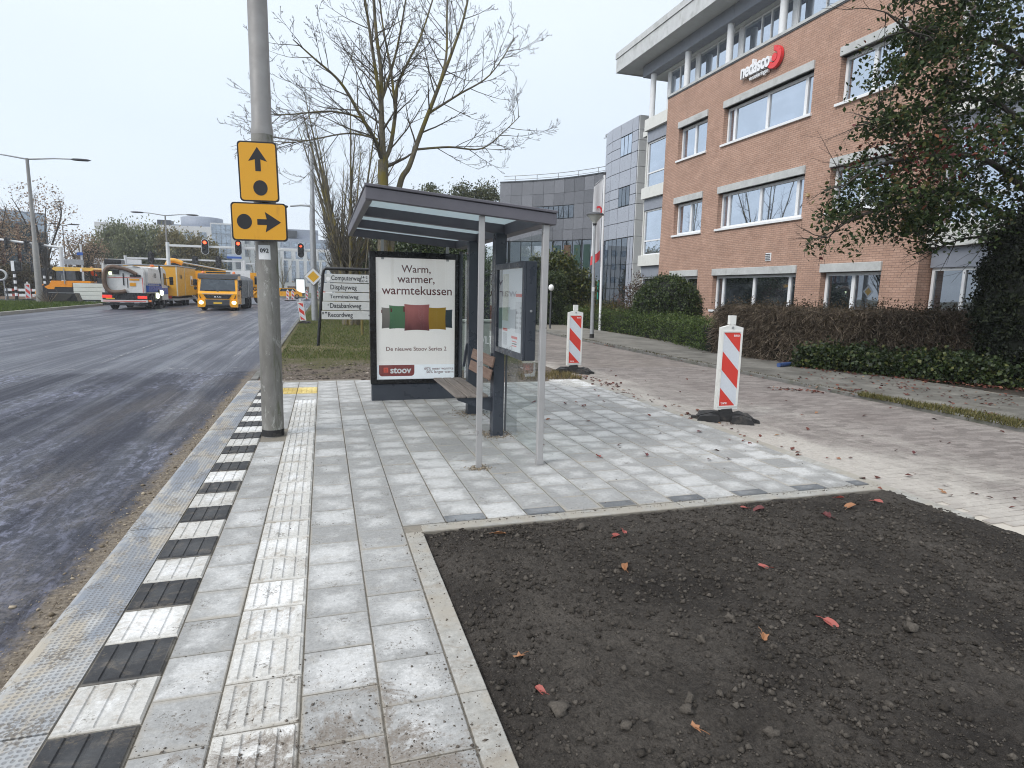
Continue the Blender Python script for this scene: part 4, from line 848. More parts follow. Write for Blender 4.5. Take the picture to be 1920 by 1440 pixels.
b = MB(); b.box(1.872, 1.93, 5.235, 5.285, .0, ROOFZ(1.9), b=.005); b.box(1.868, 1.934, 5.231, 5.289, .0, .05, 0); sp('front_post', b, ALU)
for y0, y1 in ((5.29, 6.415), (6.56, 7.655), (7.80, 8.80)):
    b = MB(); b.add([(1.902, y0, .07), (1.902, y1, .07), (1.902, y1, 2.12), (1.902, y0, 2.12)], [(0, 1, 2, 3)]); g_ = sp('glass_pane', b, SHG)
    b = MB(); b.box(1.892, 1.912, y0, y0+.012, .06, 2.13); b.box(1.892, 1.912, y1-.012, y1, .06, 2.13); b.build('pane_edge', DKG, g_, SO)
b = MB(); b.box(1.884, 1.93, 8.80, 8.83, 0, 2.14); sp('end_post', b, ANTH)
b = MB(); b.box(.78, .82, 8.87, 8.90, 2.0, ROOFZ(.8)); b.box(1.70, 1.74, 8.87, 8.90, 2.0, ROOFZ(1.7)); sp('panel_strut', b, ALU)
# bench
for i in range(3):
    b = MB(); x0 = 1.345+.127*i; b.box(x0, x0+.112, 6.43, 7.86, .437, .462, b=.006); sp('seat_slat', b, SLAT)
for k, z0 in enumerate((.628, .768)):
    b = MB(); b.box(-.011, .011, 6.36, 7.30 if False else 7.34, -.06, .06, b=.005); c0, s0 = math.cos(-.22), math.sin(-.22)
    b.v = [(x*c0-z*s0+1.715+.028*k, y, x*s0+z*c0+z0+.065) for x, y, z in b.v]; sp('back_slat', b, SLAT2)
for y0 in (6.50, 7.74):
    b = MB(); b.prism([(1.36, .434), (1.77, .434), (1.77, .27), (1.70, .29), (1.38, .405)], 'y', y0-.03, y0+.03); sp('seat_bracket', b, ANTH)
    b = MB(); b.prism([(1.70, .62), (1.735, .62), (1.775, .92), (1.75, .92)], 'y', y0-.02, y0+.02); sp('back_bracket', b, ANTH)
# timetable case on the near pane
b = MB(); X0, X1 = 1.765, 1.892; Y0, Y1, Z0, Z1 = 5.43, 6.41, .955, 1.875; w = .055
b.box(X0+.022, X1, Y0, Y1, Z0, Z1, b=.006); cs = sp('timetable_case', b, ANTH)
b = MB(); b.box(X0, X0+.021, Y0, Y1, Z0, Z0+w, b=.003); b.box(X0, X0+.021, Y0, Y1, Z1-w, Z1, b=.003); b.box(X0, X0+.021, Y0, Y0+w, Z0+w+.001, Z1-w-.001); b.box(X0, X0+.021, Y1-w, Y1, Z0+w+.001, Z1-w-.001); b.build('door_frame', ANTH, cs, SO)
b = MB(); b.cyl((1.84, Y0-.006, 1.42), (1.84, Y0+.004, 1.42), .012, n=12); b.build('lock', STEEL, cs, SO)
pz = lambda x: X0+.019
def caseq(name, y0, y1, z0, z1, mat, lay): b = MB(); x = X0+.0215-.0012*lay; b.add([(x, y0, z0), (x, y1, z0), (x, y1, z1), (x, y0, z1)], [(3, 2, 1, 0)]); return b.build(name, mat, cs, SO)
caseq('paper', Y0+w+.004, Y1-w-.15, Z0+w+.004, Z1-w-.004, pm('sheet_white', (.74, .77, .80), .6, var=.02), 1)
caseq('paper', Y1-w-.15, Y1-w, Z0+w, Z1-w, pm('case_back', (.13, .15, .18), .6), 1)
MAPM = pm('printed_map', (.60, .60, .52), .6, var=.25, scale=30); GTXT = pm('grey_print', (.42, .44, .47), .6, var=.35, scale=90)
caseq('printed_map', 5.98, 6.19, 1.30, 1.77, MAPM, 2); caseq('paper', 5.50, 5.74, 1.20, 1.50, pm('sheet_grey', (.58, .60, .63), .6), 2)
caseq('heading_bar', 5.50, 5.74, 1.545, 1.575, RED, 2); caseq('heading_bar', 6.00, 6.17, 1.195, 1.222, RED, 2); caseq('heading_bar', 5.66, 5.86, 1.135, 1.16, RED, 2)
for k in range(9):
    caseq('printed_rule', 5.51+.12*(k % 2), 5.60+.12*(k % 2), 1.24+.03*(k//2)*1.6, 1.262+.03*(k//2)*1.6, GTXT, 3)
for k in range(4): caseq('printed_rule', 6.015+.04*k, 6.03+.04*k, 1.05, 1.18, GTXT, 2)
for k in range(3): caseq('printed_rule', 5.68, 5.84, 1.06+.022*k, 1.07+.022*k, BKINK if k == 1 else RED, 2)
b = MB(); b.add([(X0+.014, Y0+w-.003, Z0+w-.003), (X0+.014, Y1-w+.003, Z0+w-.003), (X0+.014, Y1-w+.003, Z1-w+.003), (X0+.014, Y0+w-.003, Z1-w+.003)], [(3, 2, 1, 0)]); b.build('case_glass', clear_glass('case_glass', (.95, .97, .97), .07), cs, SO)
# ------------------------------------------------------------------ advertising panel at the far end
AX, AY = 1.26, 8.85
ad = thing('advertising_panel', 'black framed advertising panel with a cushion poster at the end of the shelter', 'billboard', (AX, AY, 0)); AO = (-AX, -AY, 0)
b = MB(); b.box(.632, 1.885, 8.86, 9.02, -.01, .238, b=.006); b.build('plinth', ANTH, ad, AO)
FBLK = pm('gloss_black_frame', (.008, .008, .009), .22, var=.1)
b = MB(); b.box(.622, 1.905, 8.875, 9.02, .245, 2.108, b=.008); b.build('body', FBLK, ad, AO)
b = MB(); b.box(.618, .705, 8.845, 8.876, .243, 2.11, b=.004); b.box(1.829, 1.909, 8.845, 8.876, .243, 2.11, b=.004); b.box(.7055, 1.8285, 8.845, 8.876, .243, .306, b=.004); b.box(.7055, 1.8285, 8.845, 8.876, 2.026, 2.11, b=.004); b.build('frame', FBLK, ad, AO)
n = N('poster_paper'); p = n.pos(); s = n.sep(p); c = n.mix(n.noise(n.mapv(p, (1, 1, 2)), 2.2, 4), (.60, .585, .56, 1), (.66, .65, .63, 1)); PP = n.set(c, .5, 0, .4, n.bump(n.noise(n.mapv(p, (2.5, 1, .8)), 3., 3, .5, .8), .25, .01))
n.b.inputs['Emission Color'].default_value = (1, .97, .93, 1); n.b.inputs['Emission Strength'].default_value = .2
def flat(name, pts, mat, par, y): b = MB(); b.add([(x, y, z) for x, z in pts], [tuple(range(len(pts)))]); return b.build(name, mat, par, AO)
rect = lambda x0, x1, z0, z1: [(x0, z0), (x1, z0), (x1, z1), (x0, z1)]
po = flat('poster', rect(.70, 1.832, .30, 2.03), PP, ad, 8.870)
n = N('poster_foot'); n.set((.70, .73, .76), .5); n.b.inputs['Emission Color'].default_value = (.9, .96, 1, 1); n.b.inputs['Emission Strength'].default_value = .2
flat('poster_foot', rect(.705, 1.829, .306, .515), n.m, po, 8.8695)
tx = lambda key, x, z, m=INK, nm='lettering': text(key, m, po, (x-AX, 8.8685-AY, z), name=nm)
tx('warm1', 1.268, 1.87); tx('warm2', 1.268, 1.712); tx('warm3', 1.284, 1.578); tx('nieuwe', 1.275, .745); tx('p60', 1.60, .455); tx('p50', 1.615, .400)
def pillow(cx, cz, w, h, skew=0., k=.065):
    P = []
    for i in range(4):
        a, b_ = [((-1, -1), (1, -1)), ((1, -1), (1, 1)), ((1, 1), (-1, 1)), ((-1, 1), (-1, -1))][i]
        for t in np.linspace(0, 1, 9)[:-1]:
            x = a[0]+(b_[0]-a[0])*t; z = a[1]+(b_[1]-a[1])*t; q = 1-k*math.sin(math.pi*t); x, z = (x, z*q) if i % 2 == 0 else (x*q, z); P.append((cx+x*w/2+skew*z*w/2, cz+z*h/2))
    return P
def cushm(name, top, bot):
    n = N(name); p = n.pos(); s = n.sep(p); f = n.math('ADD', n.mr(s[2], .98, 1.37), n.math('MULTIPLY', n.math('SUBTRACT', n.noise(n.mapv(p, (3, 1, 1)), 4, 5), .5), .5))
    return n.set(n.mix(f, (*bot, 1), (*top, 1)), .6)
for (cx, w, zt, zb, tp, bt, y, nm) in ((.87, .18, 1.335, 1.035, (.26, .235, .21), (.15, .135, .125), 8.8690, 'grey'), (1.695, .20, 1.315, 1.045, (.035, .06, .075), (.018, .03, .04), 8.8690, 'navy'), (1.02, .27, 1.365, 1.03, (.10, .24, .115), (.06, .15, .075), 8.8688, 'green'),
        (1.555, .29, 1.345, 1.02, (.50, .29, .03), (.36, .20, .015), 8.8688, 'mustard'), (1.278, .36, 1.385, 1.005, (.50, .16, .15), (.14, .035, .04), 8.8686, 'pink')):
    flat('printed_cushion', pillow(cx, (zt+zb)/2, w, zt-zb), cushm(nm+'_velvet', tp, bt), po, y)
flat('printed_tag', rect(.775, .79, 1.255, 1.30), INK, po, 8.8687); flat('printed_tag', rect(.905, .925, 1.27, 1.32), INK, po, 8.8687); flat('printed_tag', rect(1.085, 1.105, 1.275, 1.345), INK, po, 8.8684)
lg = [(.735, .512), (.735, .40)]+[(.735+.05-.05*math.cos(t), .39-.05*math.sin(t)+.01) for t in np.linspace(0, 1.57, 6)]+[(1.19+.05*math.sin(t), .40-.05*math.cos(t)) for t in np.linspace(0, 1.57, 6)]+[(1.24, .512)]
flat('logo_panel', lg, pm('logo_red', (.26, .045, .04), .5, var=.03), po, 8.8688); tx('stoov', 1.045, .432, WINK, 'logo_lettering')
for z0, z1 in ((.405, .422), (.432, .449), (.459, .476)): flat('logo_mark', rect(.80, .865, z0, z1), pm('logo_orange', (.75, .10, .06), .5), po, 8.8684)
flat('logo_mark', rect(.80, .815, .405, .476), _pm['logo_orange'], po, 8.8683); flat('logo_mark', rect(.85, .865, .405, .476), _pm['logo_orange'], po, 8.8683)
b = MB(); b.add([(.70, 8.857, .30), (1.832, 8.857, .30), (1.832, 8.857, 2.03), (.70, 8.857, 2.03)], [(0, 1, 2, 3)]); b.build('front_glass', clear_glass('poster_glass', (.97, .98, .98), -.01), ad, AO)
# ================================================================== LAMP COLUMN WITH TWO YELLOW DIVERSION SIGNS
n = N('weathered_column'); p = n.obj(); s = n.sep(p); c = n.mix(n.ramp(n.noise(n.mapv(p, (1, 1, .5)), 3, 7, .7, .5), [(.3, 0), (.7, 1)]), (.15, .142, .13, 1), (.30, .29, .27, 1))
c = n.mix(n.math('MULTIPLY', n.mr(n.noise(n.mapv(p, (2, 2, .3), loc=(1, 2, 0)), 3.5, 7, .75, .5), .45, .58), n.mr(s[0], -.02, .10, .1, .9)), c, (.085, .095, .045, 1))
c = n.mix(n.math('MULTIPLY', n.mr(n.noise(n.mapv(p, (2.5, 2.5, .8), loc=(4, 1, 3)), 4.5, 8, .8, 1.), .56, .62), .7), c, (.43, .43, .40, 1)); c = n.mix(n.mr(n.noise(n.mapv(p, (1, 1, .3), loc=(0, 7, 3)), 9, 6, .7, 2.), .70, .73, 0., .55), c, (.5, .5, .48, 1))
POLEM = n.set(c, .6, .15, .4, n.bump(n.noise(p, 60, 5, .7), .15, .002))
PX, PY = -.556, 6.98
pl = thing('lamp_post', 'thick grey steel lamp post standing among the kerbside tiles with a dark foot', 'lamp post', (PX, PY, 0))
b = MB(); b.tube([(0, 0, -.12), (0, 0, .05), (.004, 0, 1.2), (.002, 0, 2.2), (0, 0, 3.15)], [.112, .112, .110, .108, .106], 36, cap=False); b.build('lower_column', POLEM, pl)
b = MB(); b.tube([(0, 0, 3.1), (0, 0, 3.14), (0, 0, 3.22), (0, 0, 4.45), (0, 0, 9.5)], [.106, .108, .096, .093, .06], 36); b.build('upper_column', pm('clean_column', (.30, .29, .28), .55, .2, var=.1, scale=4), pl)
b = MB(); b.tube([(0, 0, .0), (0, 0, .07)], [.1145, .1145], 36); b.build('foot_sleeve', RUB, pl)
b = MB(); b.tube([(0, 0, 9.4), (-.5, 0, 9.75), (-1.6, 0, 9.85)], [.05, .045, .035], 10); b.box(-2.3, -1.55, -.13, .13, 9.8, 9.93, b=.04); b.build('lamp_arm', STEEL, pl)
a0 = [(-.05+.1*k/6) for k in range(7)]
b = MB(); L = []
for z in (1.865, 2.01): 
    for t in np.linspace(-2.25, -1.15, 9): L.append((.1105*math.cos(t), .1105*math.sin(t), z))
b.add(L, [(i, i+1, 9+i+1, 9+i) for i in range(8)]); stk = b.build('sticker', pm('sticker_white', (.72, .73, .73), .4), pl)
tk = text('n092', BKINK, stk, (-.012, -.1125, 1.955), (math.pi/2, 0, -.10), 'number')
YS = N('yellow_sign_film'); n = YS; p = n.obj(); c = n.mix(n.mr(n.noise(n.mapv(p, (1, 1, .25)), 9, 6, .75), .55, .75), (.72, .35, .018, 1), (.60, .28, .02, 1)); c = n.mix(n.mr(n.noise(n.mapv(p, (3, 1, .3)), 12, 7, .8), .68, .76, 0, .5), c, (.28, .15, .03, 1)); YS = n.set(c, .42, 0, .5)
def rrect(w, h, r, k=5):
    P = []
    for cx, cz, a in ((w/2-r, h/2-r, 0), (-w/2+r, h/2-r, 1), (-w/2+r, -h/2+r, 2), (w/2-r, -h/2+r, 3)):
        for t in np.linspace(a*math.pi/2, (a+1)*math.pi/2, k): P.append((cx+r*math.cos(t), cz+r*math.sin(t)))
    return P
def ysign(label, z, w, h, x, tilt, arrow, name='diversion_sign'):
    t = thing(name, label, 'road sign', (PX+x, PY-.17, z)); t.rotation_euler = (0, tilt, -.05)
    b = MB(); b.prism(rrect(w, h, .035), 'y', -.0, .024); b.build('sign_plate', BLACK, t)
    b = MB(); P = rrect(w-.028, h-.028, .028); b.add([(u, -.0018, v) for u, v in P], [tuple(range(len(P)))][::-1]); b.build('sign_face', YS, t)
    S = .00075*1000
    def pr(nm, P): b = MB(); b.add([(u, -.0034, v) for u, v in P], [tuple(range(len(P)))]); b.build(nm, BKINK, t)
    if arrow == 'up':
        pr('printed_arrow', [(-.026, .005), (.026, .005), (.026, .118), (.088, .098), (0, .235), (-.088, .098), (-.026, .118)]); pr('printed_dot', [(.012+.067*math.cos(a), -.155+.074*math.sin(a)) for a in np.linspace(0, 6.283, 28)[:-1]])
    else:
        pr('printed_arrow', [(-.02, -.028), (.07, -.028), (.055, -.10), (.205, 0), (.055, .10), (.07, .028), (-.02, .028)]); pr('printed_dot', [(-.140+.070*math.cos(a), .0+.074*math.sin(a)) for a in np.linspace(0, 6.283, 28)[:-1]])
    b = MB(); b.box(-.13, .13, .026, .05, h*.28-.02, h*.28+.02); b.box(-.13, .13, .026, .05, -h*.28-.02, -h*.28+.02); b.build('clamp', STEEL, t)
    return t
ysign('yellow diversion sign with a black arrow pointing up above a dot', 2.718, .368, .575, -.035, -.02, 'up')
ysign('yellow diversion sign with a black dot and an arrow pointing right', 2.232, .525, .375, -.042, -.015, 'right')
# ================================================================== STREET NAME BOARD
BOARD = pm('street_board', (.58, .59, .58), .5, var=.05, coord='pos', dirt=(.32, .32, .28), dscale=5, damt=.35)
sb = thing('street_name_board', 'black tubular frame carrying five white street name boards on the verge', 'street sign', (.60, 17.8, 0), 0)
b = MB(); b.tube([(-.78, 0, -.1), (-.60, .0, 1.95), (-.575, 0, 2.06), (-.52, 0, 2.10), (.95, 0, 2.10), (1.0, 0, 2.06), (1.02, 0, 1.95), (1.2, 0, -.1)], .042, 10); b.build('tube_frame', BLACK, sb)
for k, (key, x) in enumerate((('computer', -.02), ('display', -.13), ('terminal', -.13), ('databank', -.16), ('record', -.24))):
    z = 1.845-.252*k; xl = -.555-.026*k
    b = MB(); b.box(xl, 1.0, -.058, -.032, z-.118, z+.112, b=.006); bd = b.build('name_board', BOARD, sb); w = TXT[key][2]
    text(key, BKINK, bd, (xl+.17+w+(.03 if k == 3 else 0), -.0605, z-.01))
    if k == 0:
        text('n1', BKINK, bd, (.50, -.0605, z+.045)); text('n2', BKINK, bd, (.50, -.0605, z-.06))
        q = MB(); q.add([(xl+.09+.055*math.cos(t), -.0602, z-.02+.055*math.sin(t)) for t in np.linspace(0, 6.28, 15)[:-1]], [tuple(range(14))]); q.build('sticker', WINK, bd)
    if k == 3: q = MB(); q.box(xl+.14, xl+.165, -.0606, -.0595, z+.01, z+.04); q.build('mark', BKINK, bd)
    if k == 4: q = MB(); q.box(.60, .63, -.0606, -.0595, z-.02, z+.02); q.box(xl+.02, xl+.055, -.0606, -.0595, z+.02, z+.085); q.box(xl+.09, xl+.14, -.0606, -.0595, z+.045, z+.09); q.build('mark', DKG, bd)
# ================================================================== PRIORITY SIGN ON ITS LAMP POST
lp2 = thing('lamp_post', 'tall slim grey lamp post on the grass verge behind the street name board', 'lamp post', (-.42, 31.2, 0))
b = MB(); b.tube([(0, 0, -.2), (0, 0, 2.1), (.0, 0, 4.9), (.03, 0, 5.5), (.05, 0, 8.1)], [.15, .14, .125, .10, .07], 14); b.build('column', STEEL, lp2)
b = MB(); b.tube([(0, 0, 5.35), (-.5, .6, 5.42), (-1.0, 1.4, 5.45)], [.05, .045, .04], 8); b.build('arm', STEEL, lp2); b = MB(); b.lathe([(0, .06), (.10, .04), (.12, 0), (.08, -.05), (0, -.06)], 12); b.v = [(x*1.0-1.25, y*2.2+1.7, z+5.45) for x, y, z in b.v]; b.build('lamp_head', DKG, lp2)
b = MB(); b.tube([(.05, 0, 8.05), (-.6, 0, 8.25), (-1.9, 0, 8.3)], [.05, .045, .035], 8); b.lathe([(0, .08), (.12, .05), (.15, 0), (0, -.06)], 12, (-2.3, 0, 8.3)); b.build('lamp_arm', STEEL, lp2)
ps = thing('priority_sign', 'yellow and white diamond priority sign fixed to the slim lamp post', 'road sign', (-.44, 30.98, 2.07))
dm = lambda r, y, m, nm: (lambda b: b.build(nm, m, ps))(MB().add([(0, y, -r), (r, y, 0), (0, y, r), (-r, y, 0)], [(0, 1, 2, 3)]))
b = MB(); b.prism([(0, -.43), (.43, 0), (0, .43), (-.43, 0)], 'y', 0, .03); b.build('sign_plate', DKG, ps); dm(.405, -.003, CLEANW, 'white_border'); dm(.265, -.006, pm('sign_yellow', (.75, .42, .03), .4), 'yellow_diamond')
# ================================================================== RED AND WHITE BEACONS
BEAW = pm('beacon_plastic', (.72, .715, .68), .45, var=.05, dirt=(.34, .31, .26), dscale=6, damt=.4); REFL = pm('reflective_white', (.60, .63, .67), .4, var=.05, scale=40)
def beacon(name, label, loc, rz, parts=True, group='red and white traffic beacons', s=1., sides=1):
    t = thing(name, label, 'traffic beacon', loc, rz, group); t.scale = (s, s, s)
    b = MB(); b.prism([(-.125, .12), (.125, .12), (.125, .955), (.0, .985), (-.125, .955)], 'y', -.022, .022); b.prism([(-.035, .985), (.035, .985), (.035, 1.075), (-.035, 1.075)], 'y', -.02, .02); b.prism([(-.05, .03), (.05, .03), (.04, .12), (-.04, .12)], 'y', -.02, .02); b.build('panel', BEAW, t)
    w, z0, z1 = .098, .16, .905
    fr = MB(); fr.box(-.118, -w-.002, -.028, -.022, z0-.012, z1+.02); fr.box(w+.002, .118, -.028, -.022, z0-.012, z1+.02); fr.box(-w-.002, w+.002, -.028, -.022, z1+.003, z1+.02); fr.box(-w-.002, w+.002, -.028, -.022, z0-.012, z0-.003); fr.build('rim', BEAW, t)
    b = MB(); b.add([(-w, -.0228, z0), (w, -.0228, z0), (w, -.0228, z1), (-w, -.0228, z1)], [(0, 1, 2, 3)]); fc = b.build('reflective_face', REFL, t)
    H = 2*w*1.02; y = -.0236; q = MB()
    for k, zc in enumerate((z1, z1-2*H*.93, z1-4*H*.93)):
        # stripe falls from upper left to lower right
        P = [(-w, zc), (w, zc-H), (w, zc), (-w, zc+H)]; P = [(-w, zc), (w, zc-H), (w, zc+H*.0 if k == 0 else zc), (-w, zc+H if k else zc)]
        Q = []
        raw = [(-w, zc), (w, zc-H), (w, zc-H+.93*H), (-w, zc+.93*H)]
        for i in range(4):
            a, c_ = raw[i], raw[(i+1) % 4]
            for zl, sg in ((None, 0),): Q.append(a)
        # clip to the face
        def clip(P, zl, up):
            R = []
            for i in range(len(P)):
                a, c_ = P[i], P[(i+1) % len(P)]; ia = (a[1] <= zl) if up else (a[1] >= zl); ic = (c_[1] <= zl) if up else (c_[1] >= zl)
                if ia: R.append(a)
                if ia != ic: t_ = (zl-a[1])/(c_[1]-a[1]); R.append((a[0]+(c_[0]-a[0])*t_, zl))
            return R
        Q = clip(clip(raw, z1, True), z0, False)
        if len(Q) >= 3: q.add([(u, y, v) for u, v in Q], [tuple(range(len(Q)))])
    q.build('red_stripe', RED, fc)
    if parts:
        text('buko', WINK, fc, (.055, -.0243, z1-.03), name='lettering'); m_ = text('buko', WINK, fc, (-.045, -.0243, z0+.025), (math.pi/2, math.pi, 0), 'lettering')
        b = MB(); b.cyl((0, -.03, .955), (0, -.02, .955), .012, n=10); b.build('bolt', STEEL, t)
    # recycled rubber foot: a broad block with lobes
    b = MB(); prof = [(-.29, 0), (-.28, .04), (-.22, .075), (-.12, .09), (.12, .09), (.22, .075), (.28, .04), (.29, 0)]
    b.prism(prof, 'y', -.07, .07)
    for sx in (-1, 1):
        for sy in (-1, 1): b.prism([(sx*.045, 0), (sx*.065, .065), (sx*.14, .078), (sx*.25, .05), (sx*.275, 0)], 'y', sy*.071, sy*.165)
        b.prism([(sx*.29, 0), (sx*.285, .035), (sx*.33, .028), (sx*.335, 0)], 'y', -.055, .055)
    b.prism([(-.07, .09), (.07, .09), (.06, .125), (-.06, .125)], 'y', -.055, .055)
    if parts: cr_, sr_ = math.cos(-.55), math.sin(-.55); b.v = [(x*cr_-y*sr_, x*sr_+y*cr_, zz+.008*math.sin(31*x+17*y)) for x, y, zz in b.v]
    b.build('rubber_foot', RUB, t); return t
beacon('traffic_beacon', 'red and white beacon on a rubber foot, nearest, at the tile edge before the hedge', (4.98, 6.70, -.012), -.02, s=1.27)
beacon('traffic_beacon', 'red and white beacon on a rubber foot beside the glass pane of the bus shelter', (4.82, 11.45, -.01), .03, s=1.27)
fb = beacon('traffic_beacon', 'leaning red and white beacon at the road edge next to the diamond sign post', (-.86, 28.8, -.02), -.05); fb.rotation_euler = (0, -.13, -.05)
# ================================================================== FOOTPATH LAMP POST, FLAG, CABINET, GLOBE
lp = thing('lamp_post', 'grey footpath lamp post with a round bowl lantern in front of the green hedge', 'lamp post', (8.92, 19.66, .05))
b = MB(); b.tube([(0, 0, -.1), (0, 0, .14)], [.078, .078], 16); b.build('foot_sleeve', RUB, lp)
b = MB(); b.tube([(0, 0, .14), (-.02, 0, 1.5), (-.06, 0, 3.86)], [.074, .058, .04], 16); b.build('column', STEEL, lp)
b = MB(); b.lathe([(.05, 0), (.075, .08), (.13, .15), (.26, .30), (.265, .315)], 22, (-.06, 0, 3.84)); b.build('bowl', pm('opal_bowl', (.52, .53, .50), .4, var=.08), lp)
b = MB(); b.lathe([(.30, .31), (.30, .335), (.26, .37), (.12, .41), (0, .42)], 22, (-.06, 0, 3.84)); b.build('lantern_cap', DKG, lp); b = MB(); b.lathe([(.055, -.03), (.075, .04), (.055, .05)], 14, (-.06, 0, 3.84)); b.build('collar', BLACK, lp)
b = MB(); b.box(-.09, .0, -.066, -.058, 1.60, 1.74); b.build('sticker', WINK, lp)
fp_ = thing('flagpole', 'tall white flagpole in the planting bed with a drooping flag', 'flagpole', (11.25, 24, 0))
b = MB(); b.tube([(0, 0, -.1), (-.05, 0, 3.3), (-.08, 0, 6.42)], [.055, .05, .042], 14); b.build('pole', CLEANW, fp_); b = MB(); b.lathe([(.05, 0), (.06, .05), (.06, .1), (0, .12)], 12, (-.08, 0, 6.4)); b.build('finial', DKG, fp_); b = MB(); b.tube([(-.08, 0, 6.32), (-.50, -.02, 5.98)], .014, 6); b.build('flag_arm', STEEL, fp_)
fg = thing('flag', 'long white banner flag with a red ring and red foot hanging from the flagpole', 'flag', (11.12, 23.98, 0))
V, F, I = [], [], []; b = MB(); nu, nv = 9, 26
for j in range(nv+1):
    for i in range(nu+1):
        u = i/nu; v = j/nv; z = 6.25-3.25*v-.36*u*(1-v*.25); V.append((-.42*u-.02*math.sin(v*6)+.0, .07*math.sin(u*5+v*2.2)*(.3+v), z))
for j in range(nv):
    for i in range(nu): F.append((j*(nu+1)+i, j*(nu+1)+i+1, (j+1)*(nu+1)+i+1, (j+1)*(nu+1)+i)); I.append(j)
FLW = pm('flag_cloth', (.72, .73, .75), .7, var=.04); FLR = pm('flag_red', (.70, .06, .07), .7, var=.05)
b.add(V, F, 0, True); b.m = [1 if j >= nv-3 else 0 for j in I]; b.build('cloth', [FLW, FLR], fg)
b = MB(); b.add([(-.20+a*math.cos(t), -.10, 4.95+a*1.2*math.sin(t)) for a in (.16, .085) for t in np.linspace(-.6*math.pi, .75*math.pi, 16)], [(i, i+1, 17+i, 16+i) for i in range(15)]); b.build('printed_ring', FLR, fg)
ct = thing('utility_cabinet', 'pale green street cabinet with white scrawl seen through the shelter glass', 'utility cabinet', (3.06, 12.3, 0), .05)
CABM = pm('cabinet_green', (.27, .30, .26), .6, var=.06, dirt=(.14, .14, .11), dscale=4, damt=.4)
b = MB(); b.box(-.42, .42, -.16, .16, -.05, .96, b=.01); b.build('body', CABM, ct); b = MB(); b.box(-.45, .45, -.19, .19, .962, 1.01, b=.012); b.build('lid', CABM, ct)
for x0, x1 in ((-.40, -.005), (.005, .40)): b = MB(); b.box(x0, x1, -.172, -.161, .06, .93, b=.004); dr = b.build('door', CABM, ct)
text('graf', WINK, dr, (-.02, -.1735, .60), name='scrawl', scale=1.6)
gl_ = thing('globe_lamp', 'low garden lamp with a white globe above the clipped hedge', 'lamp', (9.36, 25, 0)); b = MB(); b.cyl((0, 0, -.1), (0, 0, 1.62), .04); b.build('stem', DKG, gl_); b = MB(); b.lathe([(.12*math.sin(t)+.001, -.14*math.cos(t)) for t in np.linspace(0, math.pi, 12)], 18, (0, 0, 1.78)); b.build('globe', pm('opal_globe', (.78, .79, .78), .3), gl_)
# ================================================================== VEHICLES
def wheel(par, x, y, r, w=.3, axle='x', name='wheel', side=1):
    b = MB(); b.lathe([(r*.62, -w/2), (r*.93, -w/2), (r, -w*.38), (r, w*.38), (r*.93, w/2), (r*.62, w/2)], 22)
    h = MB(); h.lathe([(r*.62, -w*.42), (r*.60, w*.30), (r*.5, w*.36), (r*.22, w*.18), (r*.2, w*.42), (0.001, w*.44)], 18)
    def rot(v): return [(z*side, yy, xx) for xx, yy, z in v] if axle == 'x' else [(xx, -z*side, yy) for xx, yy, z in v]
    off = (x, y, r)
    b.v = rot(b.v); h.v = rot(h.v)
    o = b.build(name, TYRE, par, off); h.build('rim', RIM, o, off); return o
def put(par, name, mat, *boxes, b=0.):
    o = None
    for bx in boxes: o = MB().box(*bx, b=b).build(name, mat, par)
    return o
HEADL = emit('headlamp_on', (1., .78, .42), 6.); HEADW = emit('work_lamp_on', (.9, 1., .62), 2.2); TAIL = emit('tail_lamp_on', (1., .06, .04), .5)
PLATE = pm('number_plate_yellow', (.75, .48, .05), .4, var=.03); ORL = pm('orange_beacon', (.75, .2, .06), .3)
# --- yellow truck with a dark box body, coming towards us, headlamps on
mt = thing('truck', 'yellow truck with dark grey body and lit headlamps driving towards the camera', 'truck', (-6.72, 45.1, -.12), -.02)
b = MB(); pr = [(.10, .42), (.0, .62), (-.02, 1.12), (.10, 1.30), (.36, 2.12), (.42, 2.30), (1.75, 2.33), (1.78, .42)]
b.prism([(y, z) for y, z in pr], 'x', -1.20, 1.20); b.build('cab', YEL, mt)
b = MB(); b.add([(-1.08, .085, 1.30), (1.08, .085, 1.30), (1.02, .335, 2.08), (-1.02, .335, 2.08)], [(0, 1, 2, 3)]); b.build('windscreen', DGLASS, mt)
b = MB(); b.prism([(.28, 2.10), (.34, 2.36), (.55, 2.44), (1.70, 2.46), (1.74, 2.33), (.45, 2.30)], 'x', -1.22, 1.22); b.build('sun_visor', DKG, mt)
b = MB(); b.add([(-.86, -.028, 1.06), (-.70, -.034, .80), (.70, -.034, .80), (.86, -.028, 1.06)], [(0, 1, 2, 3)]); gr_ = b.build('grille', BLACK, mt); text('man', CLEANW, gr_, (0, -.045, .915), name='lettering'); 
b = MB(); b.add([(-.95, -.030, 1.09), (.95, -.030, 1.09), (.95, -.026, 1.13), (-.95, -.026, 1.13)], [(0, 1, 2, 3)]); b.build('chrome_strip', ALU, mt)
b = MB(); b.prism([(-.06, 1.19), (.06, 1.19), (.06, 1.27), (-.06, 1.27)], 'y', .05, .07); b.build('badge', BLACK, mt)
put(mt, 'bumper', DKG, (-.78, .78, -.10, .12, .33, .74), b=.03); 
